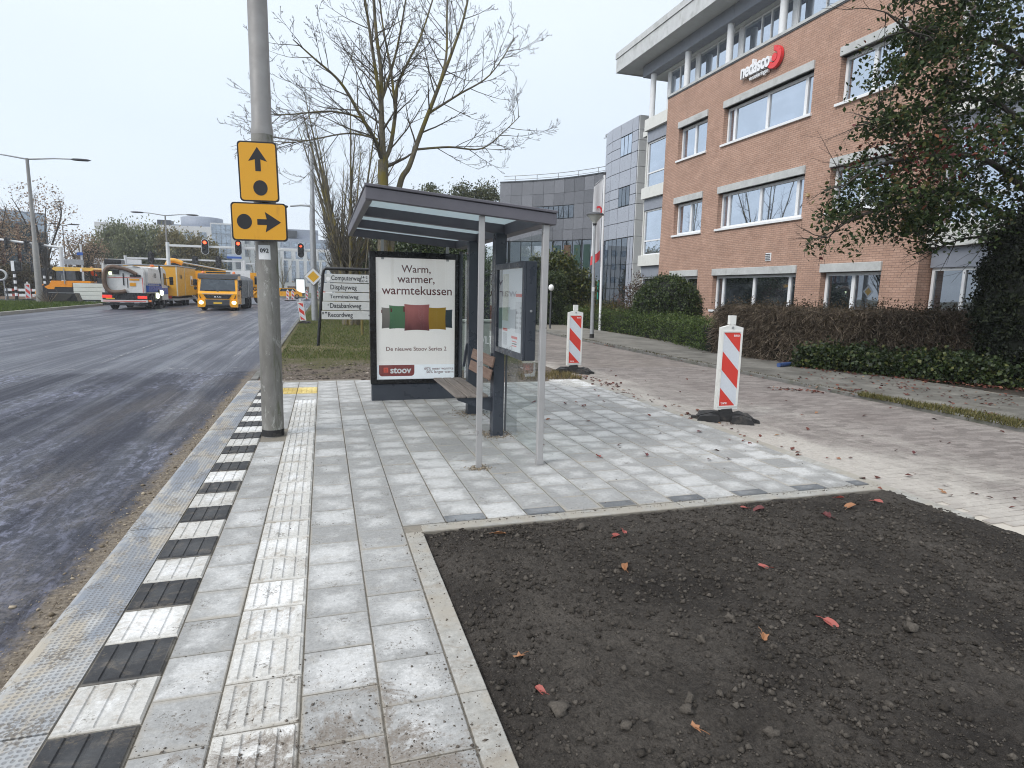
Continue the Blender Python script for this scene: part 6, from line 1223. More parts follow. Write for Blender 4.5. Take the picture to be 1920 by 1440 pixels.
# ================================================================== VEGETATION
def leaves(P, size, tilt=1.2, asp=.6, cup=.15, hang=0.):
    P = np.asarray(P, np.float64); n_ = len(P); s = size*(.65+.7*RNG.random(n_)); az = RNG.random(n_)*6.283; ti = (RNG.random(n_)-.5)*2*tilt; ro = (RNG.random(n_)-.5)*2*tilt
    d = np.stack([np.cos(az)*np.cos(ti), np.sin(az)*np.cos(ti), np.sin(ti)-hang], -1); d /= np.linalg.norm(d, axis=1)[:, None]
    a = np.stack([-np.sin(az), np.cos(az), np.zeros(n_)], -1); nrm = np.cross(d, a); a = a*np.cos(ro)[:, None]+nrm*np.sin(ro)[:, None]; nrm = np.cross(d, a)
    S = s[:, None]; V = np.stack([P-d*S*.5, P+a*S*asp*.5+nrm*S*cup, P+d*S*.5, P-a*S*asp*.5+nrm*S*cup], 1)
    return V.reshape(-1, 3), np.arange(n_*4).reshape(-1, 4)
def leafmat(name, stops, rough=.55, trans=.25, spec=.35):
    n = N(name); i = n.isl(); c = n.ramp(i, stops); p = n.pos(); c = n.mix(1., c, n.ramp(n.noise(p, .9, 4), [(.3, .75), (.7, 1.25)]), 'MULTIPLY')
    n.set(c, rough, 0, spec); tr = n.n('ShaderNodeBsdfTranslucent'); n.l(c, tr.inputs['Color']); ms = n.n('ShaderNodeMixShader'); ms.inputs[0].default_value = trans; n.l(n.b.outputs[0], ms.inputs[1]); n.l(tr.outputs[0], ms.inputs[2]); n.l(ms.outputs[0], n.o.inputs['Surface']); return n.m
def ell(c, r, n_, hollow=.5):
    v = RNG.normal(size=(n_, 3)); v /= np.linalg.norm(v, axis=1)[:, None]; q = (hollow**3+(1-hollow**3)*RNG.random(n_))**(1/3); return np.asarray(c)+v*q[:, None]*np.asarray(r)
def clumps(C0, per, spread):
    C0 = np.asarray(C0); k = len(C0); sp = np.asarray(spread) if np.ndim(spread) else np.full(3, spread)
    return (C0[:, None, :]+RNG.normal(size=(k, per, 3))*sp*(.6+.8*RNG.random((k, 1, 1)))).reshape(-1, 3)
BARK = N('mossy_bark'); n = BARK; p = n.pos(); s = n.sep(p); f = n.noise(n.mapv(p, (1, 1, .35)), 5, 7, .7, .4); c = n.mix(n.ramp(n.noise(p, 34, 6, .75), [(.3, 0), (.7, 1)]), (.075, .066, .05, 1), (.19, .17, .13, 1))
BARK = n.set(n.mix(n.mr(f, .46, .62, 0, .8), c, (.19, .155, .035, 1)), .9, 0, .2, n.bump(n.noise(n.mapv(p, (1, 1, .3)), 40, 6, .75), .7, .012))
BARKD = pm('dark_bark', (.05, .042, .034), .9, var=.35, coord='pos', scale=8, bump=.6, bscale=40, bdist=.01); TWIG = pm('grey_twig', (.085, .075, .058), .85, var=.3, coord='pos')
def grow(b, p, d, L, r, lvl, up, rnd, kids, hook=.0, sides=(7, 5, 4, 3, 3), depth=0, ratio=.55, ang=(.5, .95), mi=None, flat=1.):
    n_ = max(4, int(L/.16)) if depth < 2 else 5; pts = [Vector(p)]; d = Vector(d).normalized(); st = L/n_
    for i in range(n_):
        t = i/n_; d = (d+Vector((random.gauss(0, rnd), random.gauss(0, rnd)*flat, random.gauss(0, rnd)))+Vector((0, 0, up+hook*t*t))).normalized(); pts.append(pts[-1]+d*st)
    rs = [max(r*(1-.82*i/n_), .0028) for i in range(n_+1)]
    b[0 if depth < 1 else 1].tube(pts, rs, sides[min(depth, 4)], cap=False)
    if lvl <= 0: return
    k = kids[min(depth, len(kids)-1)]
    for j in range(k):
        t = .22+.75*(j+random.random()*.8)/k; i = min(int(t*n_), n_-1); q = pts[i].lerp(pts[i+1], t*n_-i); dd = (pts[i+1]-pts[i]).normalized()
        ax = Vector((random.gauss(0, 1), random.gauss(0, 1)*flat, random.gauss(0, .6))); ax = (ax-dd*ax.dot(dd)).normalized(); a = random.uniform(*ang)
        grow(b, q, dd*math.cos(a)+ax*math.sin(a), L*ratio*random.uniform(.55, 1.05)*(1.1-.5*t), max(rs[i]*.55, .003), lvl-1, up, rnd, kids, hook, sides, depth+1, ratio, ang, mi, flat)
def limbs(b, L, kids, lvl, length, ang=(.55, 1.05), hook=.16, up=.03, rnd=.07, t0=.12):
    for pts, r0, r1 in L:
        P = smooth(pts, 5); m = len(P); r0 *= .86; rs = [r0+(r1-r0)*i/(m-1) for i in range(m)]; b[0].tube(P, rs, 10, cap=False)
        for j in range(kids):
            t = t0+(.97-t0)*(j+random.random())/kids; i = min(int(t*(m-1)), m-2); q = P[i].lerp(P[i+1], t*(m-1)-i); dd = (P[i+1]-P[i]).normalized()
            ax = Vector((random.gauss(0, 1), random.gauss(0, .8), random.gauss(0, .35))); ax = (ax-dd*ax.dot(dd)).normalized(); a = random.uniform(*ang)
            grow(b, q, dd*math.cos(a)+ax*math.sin(a), length*random.uniform(.6, 1.25)*(1.05-.45*t), max(rs[i]*.42, .008), lvl, up, rnd, (8, 5, 3), hook, ratio=.46, ang=(.45, .95), depth=1)
# ---- big bare ash behind the shelter
y0 = 12.6
t1 = thing('bare_tree', 'big bare tree with mossy forked trunks rising behind the bus shelter', 'tree', (1.15, y0, 0)); B2 = [MB(), MB()]
z = lambda x, zz, dy=0.: (x-1.15, dy, zz)
L1 = [([z(1.13, -.1), z(1.14, 1.5), z(1.15, 2.6), z(1.16, 3.6), z(1.17, 4.05)], .125, .10),
      ([z(1.17, 4.0), z(1.15, 4.6), z(1.14, 5.1), z(1.14, 5.7), z(1.05, 6.6, .1), z(.98, 8.6, .2), z(.9, 10.6, .3)], .075, .012),
      ([z(1.14, 5.0), z(.98, 5.9, -.2), z(.82, 6.9, -.3), z(.5, 8.6, -.5)], .045, .010), ([z(1.14, 5.15), z(1.3, 5.6, .3), z(1.55, 6.5, .5), z(1.9, 8.4, .8)], .045, .010),
      ([z(1.13, 4.1), z(1.02, 4.35, -.15), z(.72, 4.78, -.3), z(.38, 5.25, -.45), z(-.06, 5.55, -.6), z(-.4, 5.78, -.7)], .055, .008),
      ([z(1.19, 4.05), z(1.32, 4.35, .1), z(1.43, 5.0, .2), z(1.47, 5.5, .25), z(1.72, 6.05, .3), z(2.0, 6.65, .4), z(2.5, 8.2, .6)], .055, .010),
      ([z(1.43, 5.0, .2), z(1.36, 5.8, .3), z(1.2, 6.9, .5), z(1.1, 8.5, .6)], .035, .010),
      ([z(1.18, .3, .12), z(1.3, 2.2, .15), z(1.49, 3.6, .1), z(1.67, 3.98), z(1.89, 4.6), z(2.22, 5.46, -.1), z(2.5, 6.2, -.2), z(2.75, 7.0, -.2), z(3.1, 9.0, -.2)], .085, .012),
      ([z(2.05, 5.0), z(2.6, 5.35, -.2), z(3.2, 5.75, -.3), z(3.7, 6.5, -.3)], .03, .006), ([z(1.78, 4.3), z(2.5, 4.45, .2), z(3.2, 4.5, .3), z(3.75, 4.95, .4), z(4.05, 5.25, .4)], .028, .006),
      ([z(.75, 4.72, -.3), z(.2, 4.75, -.4), z(-.5, 4.6, -.5), z(-.8, 4.55, -.6)], .022, .006), ([z(1.05, 4.4, -.15), z(.5, 4.35, -.6), z(-.2, 4.1, -.9), z(-.6, 4.0, -1.0)], .022, .006),
      ([z(2.2, 5.4, -.1), z(2.45, 6.2, .3), z(2.5, 7.2, .5), z(2.6, 8.6, .6)], .035, .01)]
limbs(B2, L1[:1], 3, 3, 1.1, hook=.22, up=.02, t0=.86); limbs(B2, L1[1:7]+L1[8:], 14, 3, 1.4, hook=.22, up=.02); limbs(B2, L1[7:8], 13, 3, 1.5, hook=.22, up=.02, t0=.45)
B2[0].build('trunk', BARK, t1); B2[1].build('crown', TWIG, t1)
# ---- the row of multi-stemmed bare trees behind it
def fastigiate(loc, label, H, n_st, spread, rb, kids=12, seed=1, lvl=2, ln=1.5):
    random.seed(seed); t = thing('bare_tree', label, 'tree', loc); B = [MB(), MB()]; LL = []
    for k in range(n_st):
        a = 6.283*k/n_st+random.uniform(-.3, .3); s = spread*random.uniform(.5, 1.1); h = H*random.uniform(.8, 1.05); x, y = math.cos(a), math.sin(a)
        LL.append(([(x*rb*.8, y*rb*.8, -.1), (x*rb, y*rb, H*.22), (x*(rb+s*.35), y*(rb+s*.35), H*.5), (x*(rb+s), y*(rb+s), h)], .16*H/9, .012))
    limbs(B, LL, kids, lvl, ln, ang=(.35, .8), hook=.12, up=.05, t0=.25); B[0].build('trunk', BARK, t); B[1].build('crown', TWIG, t); return t
fastigiate((1.15, 28, 0), 'multi-stemmed mossy bare tree behind the street name board', 9.0, 8, 1.9, .34, 26, 3, 2, 1.75)
fastigiate((1.25, 22, 0), 'thin young bare tree standing on the verge under the name boards', 3.6, 1, .3, .02, 10, 5, 1, .8)
fastigiate((1.3, 39, 0), 'bare tree farther along the verge behind the multi-stemmed tree', 12.0, 6, 3.0, .3, 15, 8, 2, 2.4)
fastigiate((1.2, 49, 0), 'bare tree farthest along the verge, mirrored in the office windows', 12.0, 6, 3.0, .3, 14, 9, 2, 2.4)
random.seed(21)
# ---- dark leaved tree at the right edge
BEECH = leafmat('beech_leaf', [(0, (.016, .030, .009)), (.45, (.032, .056, .016)), (.8, (.060, .088, .024)), (.97, (.10, .105, .03)), (1., (.13, .09, .03))]); BEECHR = leafmat('red_leaf', [(0, (.10, .02, .022)), (.6, (.17, .04, .035)), (1., (.24, .10, .05))])
PG = [(8.41, 2.49), (8.55, 3.22), (9.03, 3.85), (9.55, 4.25), (9.15, 4.75), (9.94, 4.95), (9.4, 5.72), (9.45, 6.2), (9.1, 6.5), (9.3, 8.3), (13.9, 10.2), (13.9, 2.9), (11.6, 2.45), (10.85, 2.48), (10.2, 2.9), (9.62, 2.55), (8.9, 2.52)]
def inpoly(x, y, P):
    r = False
    for i in range(len(P)):
        (x1, y1), (x2, y2) = P[i], P[i-1]
        if (y1 > y) != (y2 > y) and x < (x2-x1)*(y-y1)/(y2-y1)+x1: r = not r
    return r
rt = thing('leafy_tree', 'dark green leafy tree with reddening leaves overhanging from the right edge', 'tree', (13.6, 9.0, 0)); TB = [MB(), MB()]; Cg, Cr = [], []
brs = [([(0, 0, -.1), (-.05, 0, 2), (.05, 0, 4), (.1, .1, 6.5), (0, 0, 10)], .17, .05), ([(-.05, 0, 2.9), (-1.3, -.1, 3.35), (-2.6, -.1, 3.62), (-3.7, 0, 3.28), (-4.6, 0, 2.98), (-5.1, 0, 2.62)], .075, .008), ([(0, 0, 3.6), (-1.5, .1, 4.3), (-3.0, .1, 4.2), (-4.3, -.1, 3.9), (-4.95, -.1, 3.5)], .065, .008),
       ([(.05, 0, 4.6), (-1.6, .0, 5.3), (-3.2, 0, 5.0), (-4.2, .1, 4.72)], .06, .008), ([(.05, 0, 5.6), (-1.6, 0, 6.3), (-3.2, .1, 6.2), (-4.3, 0, 6.45)], .06, .008), ([(0, 0, 6.6), (-1.6, 0, 7.8), (-3.6, 0, 8.3)], .06, .01), ([(0, 0, 2.6), (-1.2, .2, 2.85), (-2.3, .1, 2.62)], .045, .008)]
for P0_, r0, r1 in brs: TB[0].tube(smooth(P0_, 6), [r0+(r1-r0)*i/(6*(len(P0_)-1)) for i in range(6*(len(P0_)-1)+1)], 8, cap=False)
for P0_, r0, r1 in brs[1:]:
    S_ = smooth(P0_, 6)
    for j in range(26):
        q = S_[random.randrange(3, len(S_))]; grow(TB, q, (random.gauss(-.5, .6), random.gauss(0, .7), random.gauss(-.05, .5)), random.uniform(.5, 1.1), .012, 1, -.02, .12, (4, 3), 0, depth=2, ratio=.5)
gapsr = [(10.1, 5.05, .30), (10.6, 4.72, .22), (10.2, 5.5, .22), (11.0, 3.9, .22), (11.3, 5.9, .25), (10.9, 2.95, .18), (11.7, 4.9, .25), (12.3, 5.6, .22), (10.45, 3.55, .14), (11.9, 3.7, .2), (11.4, 6.9, .3), (10.6, 6.9, .22), (12.4, 4.3, .18)]
cand = 0
while len(Cg) < 1300 and cand < 60000:
    cand += 1; x = random.uniform(8.35, 13.9); zz = random.uniform(2.4, 10)
    if not inpoly(x, zz, PG): continue
    if any((x-a)**2+((zz-c_)*1.0)**2 < (r*random.uniform(.8, 1.25))**2 for a, c_, r in gapsr): continue
    if fbm(np.array([x]), np.array([zz]), 1.6, 3, .6, 6)[0] < -.035: continue
    if x < 9.6 and random.random() < .35: continue
    Cg.append((x, 9+random.gauss(0, .45)*min(1.6, .5+(x-8.4)*.35), zz))
P_ = clumps(Cg, 26, .115); V, F = leaves(P_, .092, 1.1, .62, .10, .25)
red = (np.abs(P_[:, 0]-10.1) < .75) & (np.abs(P_[:, 2]-4.05) < .42) & (RNG.random(len(P_)) < .20) | (RNG.random(len(P_)) < .006)
V4 = V.reshape(-1, 4, 3)-np.array([13.6, 9.0, 0])
def put_leaves(name, V4, mat, par): return np_mesh(name, V4.reshape(-1, 3), np.arange(V4.shape[0]*4).reshape(-1, 4), mat, par)
TB[0].build('trunk', BARKD, rt); TB[1].build('twigs', BARKD, rt); put_leaves('crown', V4[~red], BEECH, rt); put_leaves('red_leaves', V4[red], BEECHR, rt)
# ---- yew column under it
YEW = leafmat('yew_needle', [(0, (.006, .010, .005)), (.6, (.014, .020, .009)), (1., (.028, .034, .014))], .6, .1, .2)
def bush(name, label, cat, loc, C0, per, spread, size, mat, core=None, core_mat=None, tilt=1.3, stems=0, group=None, asp=.55):
    t = thing(name, label, cat, loc, 0, group); V, F = leaves(clumps(C0, per, spread), size, tilt, asp); np_mesh('foliage', V, F, mat, t)
    if core is not None:
        b = MB(); k = 14; c_, r_ = core; b.add([(c_[0]+r_[0]*x, c_[1]+r_[1]*y, c_[2]+r_[2]*q) for x, y, q in IC2V], [tuple(f) for f in IC2F], 0, True); b.build('shade_core', core_mat or BARKD, t)  # solid dark core added as the shade inside the bush
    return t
COREG = pm('foliage_shade', (.008, .011, .006), .95, var=.3, coord='pos')  # near-black, the shade deep inside the foliage put into colour
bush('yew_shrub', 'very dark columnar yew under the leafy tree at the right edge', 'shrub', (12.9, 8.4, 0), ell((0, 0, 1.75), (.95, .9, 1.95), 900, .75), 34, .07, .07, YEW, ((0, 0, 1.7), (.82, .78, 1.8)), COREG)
# ---- hedges
def along(P, step):
    P = [Vector((*p, 0)) for p in P]; R = []
    for a, c_ in zip(P, P[1:]):
        L = (c_-a).length; k = max(1, int(L/step)); R += [a.lerp(c_, i/k) for i in range(k)]
    return R
def hedge_pts(P, w, h, n_, z0=0., wob=.08, top=.35):
    P = [np.array(p, float) for p in P]; seg_ = [np.linalg.norm(c_-a) for a, c_ in zip(P, P[1:])]; cs = np.cumsum([0]+seg_); R = []
    u = RNG.random(n_)*cs[-1]; side = RNG.random(n_)
    i = np.clip(np.searchsorted(cs, u)-1, 0, len(seg_)-1); A_ = np.array(P)[i]; D_ = (np.array(P)[i+1]-A_)/np.array(seg_)[i][:, None]; base = A_+D_*(u-cs[i])[:, None]; nn = np.stack([-D_[:, 1], D_[:, 0]], -1)
    q = RNG.random(n_); off = np.where(side < top, (q-.5)*w, np.where(side < top+(1-top)/2, -w/2, w/2)); zz = np.where(side < top, h, z0+(h-z0)*q**.8); off = off+RNG.normal(0, wob, n_)*.6; zz = zz+RNG.normal(0, wob, n_)*.7+fbm(base[:, 0], base[:, 1], 1.4, 3)*.22*(zz/h)
    return np.stack([base[:, 0]+nn[:, 0]*off, base[:, 1]+nn[:, 1]*off, np.maximum(zz, .02)], -1)
def hedge(name, label, loc, P, w, h, n_, per, spread, size, mat, cat='hedge', core=True, cm=None, twigs=0, twmat=None, tilt=1.3, wob=.08, asp=.55):
    t = thing(name, label, cat, loc); L = np.array([loc[0], loc[1], 0.])
    if n_: V, F = leaves(clumps(hedge_pts(P, w, h, n_, wob=wob)-L, per, spread), size, tilt, asp); np_mesh('foliage', V, F, mat, t)
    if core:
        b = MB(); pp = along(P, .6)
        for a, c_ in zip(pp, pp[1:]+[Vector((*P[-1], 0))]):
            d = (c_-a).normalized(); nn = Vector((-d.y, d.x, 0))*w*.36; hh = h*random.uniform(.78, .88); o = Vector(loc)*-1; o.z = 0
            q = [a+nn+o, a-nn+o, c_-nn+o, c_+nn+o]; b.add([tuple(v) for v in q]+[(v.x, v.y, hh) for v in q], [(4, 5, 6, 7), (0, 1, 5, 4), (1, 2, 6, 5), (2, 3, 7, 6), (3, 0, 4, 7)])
        b.build('shade_core', cm or COREG, t)  # solid core added inside the hedge, its inner shade painted dark
    if twigs:
        Q = hedge_pts(P, w*.95, h*.97, twigs, wob=.05, top=.30)-L; nq = len(Q); Lh = .16+.30*RNG.random(nq); dd = np.stack([RNG.normal(0, .8, nq), RNG.normal(0, .8, nq), np.abs(RNG.normal(.75, .5, nq))], -1); dd /= np.linalg.norm(dd, axis=1)[:, None]
        sd = np.cross(dd, RNG.normal(size=(nq, 3))); sd /= np.linalg.norm(sd, axis=1)[:, None]; w_ = .0045+.004*RNG.random(nq); a0 = Q-dd*Lh[:, None]*.75; a1 = Q+dd*Lh[:, None]*.25
        th = np.cross(dd, sd); V = np.stack([a0-sd*w_[:, None], a0+sd*w_[:, None], a0+th*w_[:, None]*1.4, a1], 1).reshape(-1, 3); b0 = np.arange(nq)[:, None]*4
        F = np.concatenate([b0+np.array([0, 1, 3]), b0+np.array([1, 2, 3]), b0+np.array([2, 0, 3])]); np_mesh('twigs', V, F, twmat or TWIG, t)
    return t
DRYTW = leafmat('dry_twig', [(0, (.045, .036, .027)), (.5, (.12, .094, .07)), (.85, (.22, .175, .13)), (1., (.32, .26, .20))], .9, 0., .1); DRYLF = leafmat('dry_leaf', [(0, (.028, .024, .015)), (.6, (.06, .048, .03)), (1., (.12, .085, .05))], .8, .15, .2); COREB = pm('twig_shade', (.026, .021, .016), .95, var=.4, coord='pos')  # COREB: shade between the twigs put into one dark colour
BH = [(10.75, 14.6), (11.05, 12.6), (12.0, 10.9), (13.8, 8.9)]
hedge('bare_hedge', 'brown leafless clipped hedge in front of the ground floor office windows', (11.3, 12, 0), BH, 1.05, 1.33, 2600, 5, .09, .05, DRYLF, cm=COREB, twigs=36000, twmat=DRYTW)
IVY = leafmat('ivy_leaf', [(0, (.012, .022, .008)), (.55, (.03, .05, .015)), (.88, (.07, .095, .026)), (1., (.15, .15, .045))], .5, .15, .35)
hedge('ivy_bank', 'low bank of dark glossy ivy at the foot of the bare hedge', (12, 9.4, 0), [(10.75, 11.6), (11.5, 10.0), (12.6, 8.4), (14.2, 6.6)], 1.15, .40, 3400, 9, .075, .078, IVY, 'ivy', wob=.07, asp=.8)
GRH = leafmat('privet_leaf', [(0, (.024, .044, .010)), (.5, (.06, .10, .022)), (.9, (.12, .17, .04)), (1., (.17, .19, .06))], .5, .2, .35)
hedge('green_hedge', 'low fresh green clipped hedge along the footpath beside the lamp post', (11.5, 20, 0), [(10.75, 14.6), (11.35, 17), (11.95, 21), (11.9, 29)], 1.3, .80, 3300, 10, .07, .055, GRH)
BOX = leafmat('box_leaf', [(0, (.014, .028, .008)), (.5, (.036, .06, .016)), (.9, (.075, .11, .028)), (1., (.13, .15, .04))], .45, .15, .4)
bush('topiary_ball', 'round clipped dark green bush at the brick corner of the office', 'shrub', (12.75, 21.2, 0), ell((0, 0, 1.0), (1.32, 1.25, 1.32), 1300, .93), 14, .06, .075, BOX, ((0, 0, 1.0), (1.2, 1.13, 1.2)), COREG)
REDS = leafmat('barberry_leaf', [(0, (.035, .022, .015)), (.5, (.075, .05, .03)), (.85, (.14, .07, .05)), (1., (.12, .12, .05))], .6, .2)
t = bush('reddish_shrub', 'thin reddish brown shrub left of the round clipped bush', 'shrub', (12.55, 23.6, 0), np.concatenate([ell((0, 0, 1.1), (.95, .8, 1.0), 190, .3), ell((.25, 0, 2.05), (.3, .3, .5), 40, .2)]), 9, .10, .075, REDS); b = [MB(), MB()]
for k in range(14): grow(b, (random.gauss(0, .15), random.gauss(0, .15), 0), (random.gauss(0, .35), random.gauss(0, .35), 1), random.uniform(1.3, 2.3), .022, 2, .02, .08, (5, 3), depth=1)
b[1].build('stems', TWIG, t)
LAUR = leafmat('laurel_leaf', [(0, (.022, .04, .010)), (.5, (.06, .085, .018)), (.85, (.13, .14, .03)), (1., (.22, .20, .045))], .4, .25, .45)
bush('laurel_bush', 'tall yellow-green laurel bush in front of the granite building', 'shrub', (12.6, 31, 0), np.concatenate([ell((-.6, 0, 1.9), (1.1, 1.0, 1.75), 300, .6), ell((.6, .3, 1.5), (1.0, 1.0, 1.4), 220, .6), ell((-1.5, .5, 2.2), (.8, .8, 1.4), 120, .5)]), 22, .17, .17, LAUR, ((-.2, .3, 1.4), (1.2, .9, 1.3)), COREG)
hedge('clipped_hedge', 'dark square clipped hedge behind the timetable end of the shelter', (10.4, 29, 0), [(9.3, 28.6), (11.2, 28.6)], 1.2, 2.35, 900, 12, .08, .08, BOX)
hedge('low_shrubs', 'mixed low green and ochre shrubs round the foot of the flagpole', (13, 27, 0), [(12.6, 24.8), (13.6, 29), (14.6, 34)], 2.4, .85, 1100, 10, .12, .085, leafmat('mixed_leaf', [(0, (.025, .035, .01)), (.5, (.06, .065, .018)), (.8, (.13, .10, .025)), (1., (.19, .15, .04))]), 'shrubs', wob=.16)
# ---- trees and hedging behind the shelter, seen over the panel and through its glass
def crown_tree(name, label, loc, C0, per, spread, size, mat, trunk=(4., .25), core=None, cat='tree', hang=0., group=None, limbs_=6, top=None):
    t = thing(name, label, cat, loc, 0, group); V, F = leaves(clumps(C0, per, spread), size, 1.2, .5, .1, hang); np_mesh('crown', V, F, mat, t); b = [MB(), MB()]; H, r = trunk; C1 = np.asarray(C0)
    b[0].tube([(0, 0, -.2), (.05, 0, H*.5), (0, .05, H)], [r, r*.8, r*.6], 8)
    for k in range(limbs_): q = C1[random.randrange(len(C1))]; m = (q*np.array([.45, .45, .5])+np.array([0, 0, H*.5])); b[0].tube([(0, 0, H*.8), tuple(m), tuple(q)], [r*.45, r*.3, r*.06], 5, cap=False)
    b[0].build('trunk', BARKD, t); return t
OAK = leafmat('distant_leaf', [(0, (.05, .062, .03)), (.6, (.10, .115, .055)), (1., (.16, .155, .075))], .7, .2, .2)
crown_tree('leafy_tree', 'round-headed green tree showing above the shelter roof, left one', (9.9, 60, 0), np.concatenate([ell((0, 0, 9.6), (1.9, 1.8, 1.7), 110, .3), ell((-1.3, 0, 8.8), (1.1, 1, 1.2), 40, .3)]), 34, .28, .24, OAK, (8.2, .25))
crown_tree('leafy_tree', 'bigger green tree showing above the shelter roof beside the granite building', (14.2, 60, 0), np.concatenate([ell((-.9, 0, 9.9), (1.7, 1.6, 1.9), 120, .3), ell((1.3, 0, 10.1), (1.5, 1.4, 1.9), 110, .3), ell((.2, 0, 8.4), (2., 1.6, 1.3), 70, .3)]), 34, .28, .24, OAK, (8., .28))
hedge('tall_hedge', 'tall dark evergreen screen across the verge behind the bus shelter', (5, 36, 0), [(2.2, 37), (5.2, 36), (8.8, 35)], 2.2, 3.9, 1500, 16, .20, .16, BOX, wob=.28)
hedge('leafy_screen', 'green leafy bushes seen through the back glass of the shelter', (6.6, 25, 0), [(6.3, 33), (7.8, 31.5), (8.9, 31)], 1.8, 2.9, 700, 14, .15, .12, GRH, 'shrubs', wob=.22)
# ---- willows and autumn trees over the junction
WIL = leafmat('willow_leaf', [(0, (.10, .115, .06)), (.5, (.17, .19, .10)), (1., (.26, .27, .15))], .7, .25, .2); WILB = leafmat('autumn_willow', [(0, (.12, .11, .05)), (.5, (.20, .175, .085)), (1., (.28, .23, .11))], .7, .25, .2); DKE = leafmat('dark_evergreen', [(0, (.012, .02, .012)), (1., (.035, .05, .028))], .7, .1, .2)
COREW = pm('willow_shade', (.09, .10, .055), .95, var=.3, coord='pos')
def willow(x, y, H, W_, label, mat=WIL, n_=170):
    C0 = np.concatenate([ell((0, 0, H*.62), (W_, W_*.8, H*.36), n_, .55), ell((W_*.25, 0, H*.35), (W_*1.05, W_*.8, H*.32), n_, .7)]); t = crown_tree('willow_tree', label, (x, y, 0), C0, 34, (.32, .32, .62), .34, mat, (H*.5, .3), hang=1.3)
    b = MB(); b.add([(W_*.72*v[0], W_*.6*v[1], H*.46+H*.38*v[2]) for v in IC2V], [tuple(f) for f in IC2F], 0, True); b.build('inner_shade', COREW, t)  # added solid, its darker tone painted as shade inside the crown
for a in ((-29.2, 98, 7.0, 2.3, 'ochre-green willow at the left end of the willow row', WILB), (-25.9, 96, 9.6, 3.0, 'tallest grey-green willow, behind the paver and the sweeper'), (-22.6, 97, 9.3, 3.0, 'broad grey-green willow between two lamp posts'), (-19.3, 96, 9.0, 2.6, 'willow just right of the double lamp post', WILB), (-16.3, 97, 8.3, 2.4, 'yellowish willow at the right end of the row', WILB), (-24.3, 101, 8.2, 2.6, 'willow in the second line behind the billboard'), (-20.8, 102, 8.4, 2.8, 'willow in the second line right of the billboard')): willow(*a)
crown_tree('evergreen_tree', 'dark evergreen between the ochre willow and the tall willow', (-28.0, 92, 0), ell((0, 0, 3.2), (1.4, 1.3, 3.2), 160, .5), 24, .25, .22, DKE, (3., .2))
BRN = leafmat('brown_leaf', [(0, (.19, .14, .10)), (.5, (.30, .21, .14)), (1., (.40, .30, .20))], .8, .2, .2)
def sparse(loc, H, W_, label, seed, nl=260, per=9):
    random.seed(seed); t = thing('autumn_tree', label, 'tree', loc); B = [MB(), MB()]; LL = []
    for k in range(6): a = 6.283*k/6+random.random(); LL.append(([(0, 0, H*.15), (math.cos(a)*W_*.15, math.sin(a)*W_*.15, H*.4), (math.cos(a)*W_*.6, math.sin(a)*W_*.6, H*.75), (math.cos(a)*W_*random.uniform(.5, 1.), math.sin(a)*W_*.8, H*random.uniform(.85, 1.05))], .14, .02))
    limbs(B, LL+[([(0, 0, -.2), (0, 0, H*.2), (.1, 0, H*.5)], .24, .15)], 9, 1, H*.22, hook=.02, t0=.3); B[0].build('trunk', BARKD, t); B[1].build('twigs', TWIG, t)
    V, F = leaves(clumps(ell((0, 0, H*.68), (W_*1.1, W_*1.0, H*.38), nl, .2), per, .32), .20, 1.3, .7); np_mesh('crown', V, F, BRN, t)
sparse((-28.2, 78, 0), 11.2, 3.0, 'tall tree with sparse brown leaves in front of the glass office', 31, 230, 8); sparse((-31.5, 73, 0), 8.5, 2.6, 'brown-leaved tree at the left edge before the glass office', 33, 190, 8); sparse((-26.6, 84, 0), 6.8, 2.4, 'small brown-leaved tree right of the small lamp post', 35, 230, 9); sparse((-33.5, 80, 0), 9.0, 2.5, 'farther brown-leaved tree against the dark facade', 37, 200, 9)
random.seed(41)
UND = leafmat('brown_undergrowth', [(0, (.08, .065, .04)), (.5, (.15, .115, .07)), (.85, (.22, .18, .10)), (1., (.14, .16, .07))], .85, .1, .1)
hedge('undergrowth', 'tangled brown undergrowth across the far side of the junction', (-29, 84, 0), [(-36, 76), (-30, 84), (-24.5, 88)], 2.4, 2.6, 1500, 14, .28, .22, UND, 'undergrowth', cm=pm('undergrowth_core', (.08, .065, .045), .95, var=.4, coord='pos'), wob=.4)
hedge('undergrowth', 'mixed bushes under the willows behind the billboard', (-20, 94, 0), [(-28, 94), (-20, 93.5), (-13, 95)], 2.2, 2.2, 1200, 14, .28, .24, WILB, 'undergrowth', cm=COREW, wob=.4)
for k, (x, y, H, s, lab) in enumerate(((-11.2, 118, 8.5, 51, 'leafless tree against the white office, left of the diversion signs'), (-9.0, 112, 7.6, 52, 'leafless tree just left of the thick lamp post'), (-7.2, 124, 7.5, 53, 'slender leafless tree before the white office'), (-1.2, 128, 8.5, 54, 'slender leafless tree before the window slits'), (3.2, 126, 9, 55, 'leafless tree before the right half of the white office'))): fastigiate((x, y, 0), lab, H, 4, 1.9, .12, 10, s, 2, 2.0)
st = thing('small_shrub', 'tiny bare brown shrub on the grassy reservation near the lamp post', 'shrub', (-18.4, 50.6, 0)); b = [MB(), MB()]
for k in range(22): grow(b, (random.gauss(0, .1), random.gauss(0, .1), 0), (random.gauss(0, .5), random.gauss(0, .5), 1), random.uniform(.6, 1.2), .02, 1, 0, .1, (5, 3), depth=1)
b[1].build('stems', DRYTW, st)
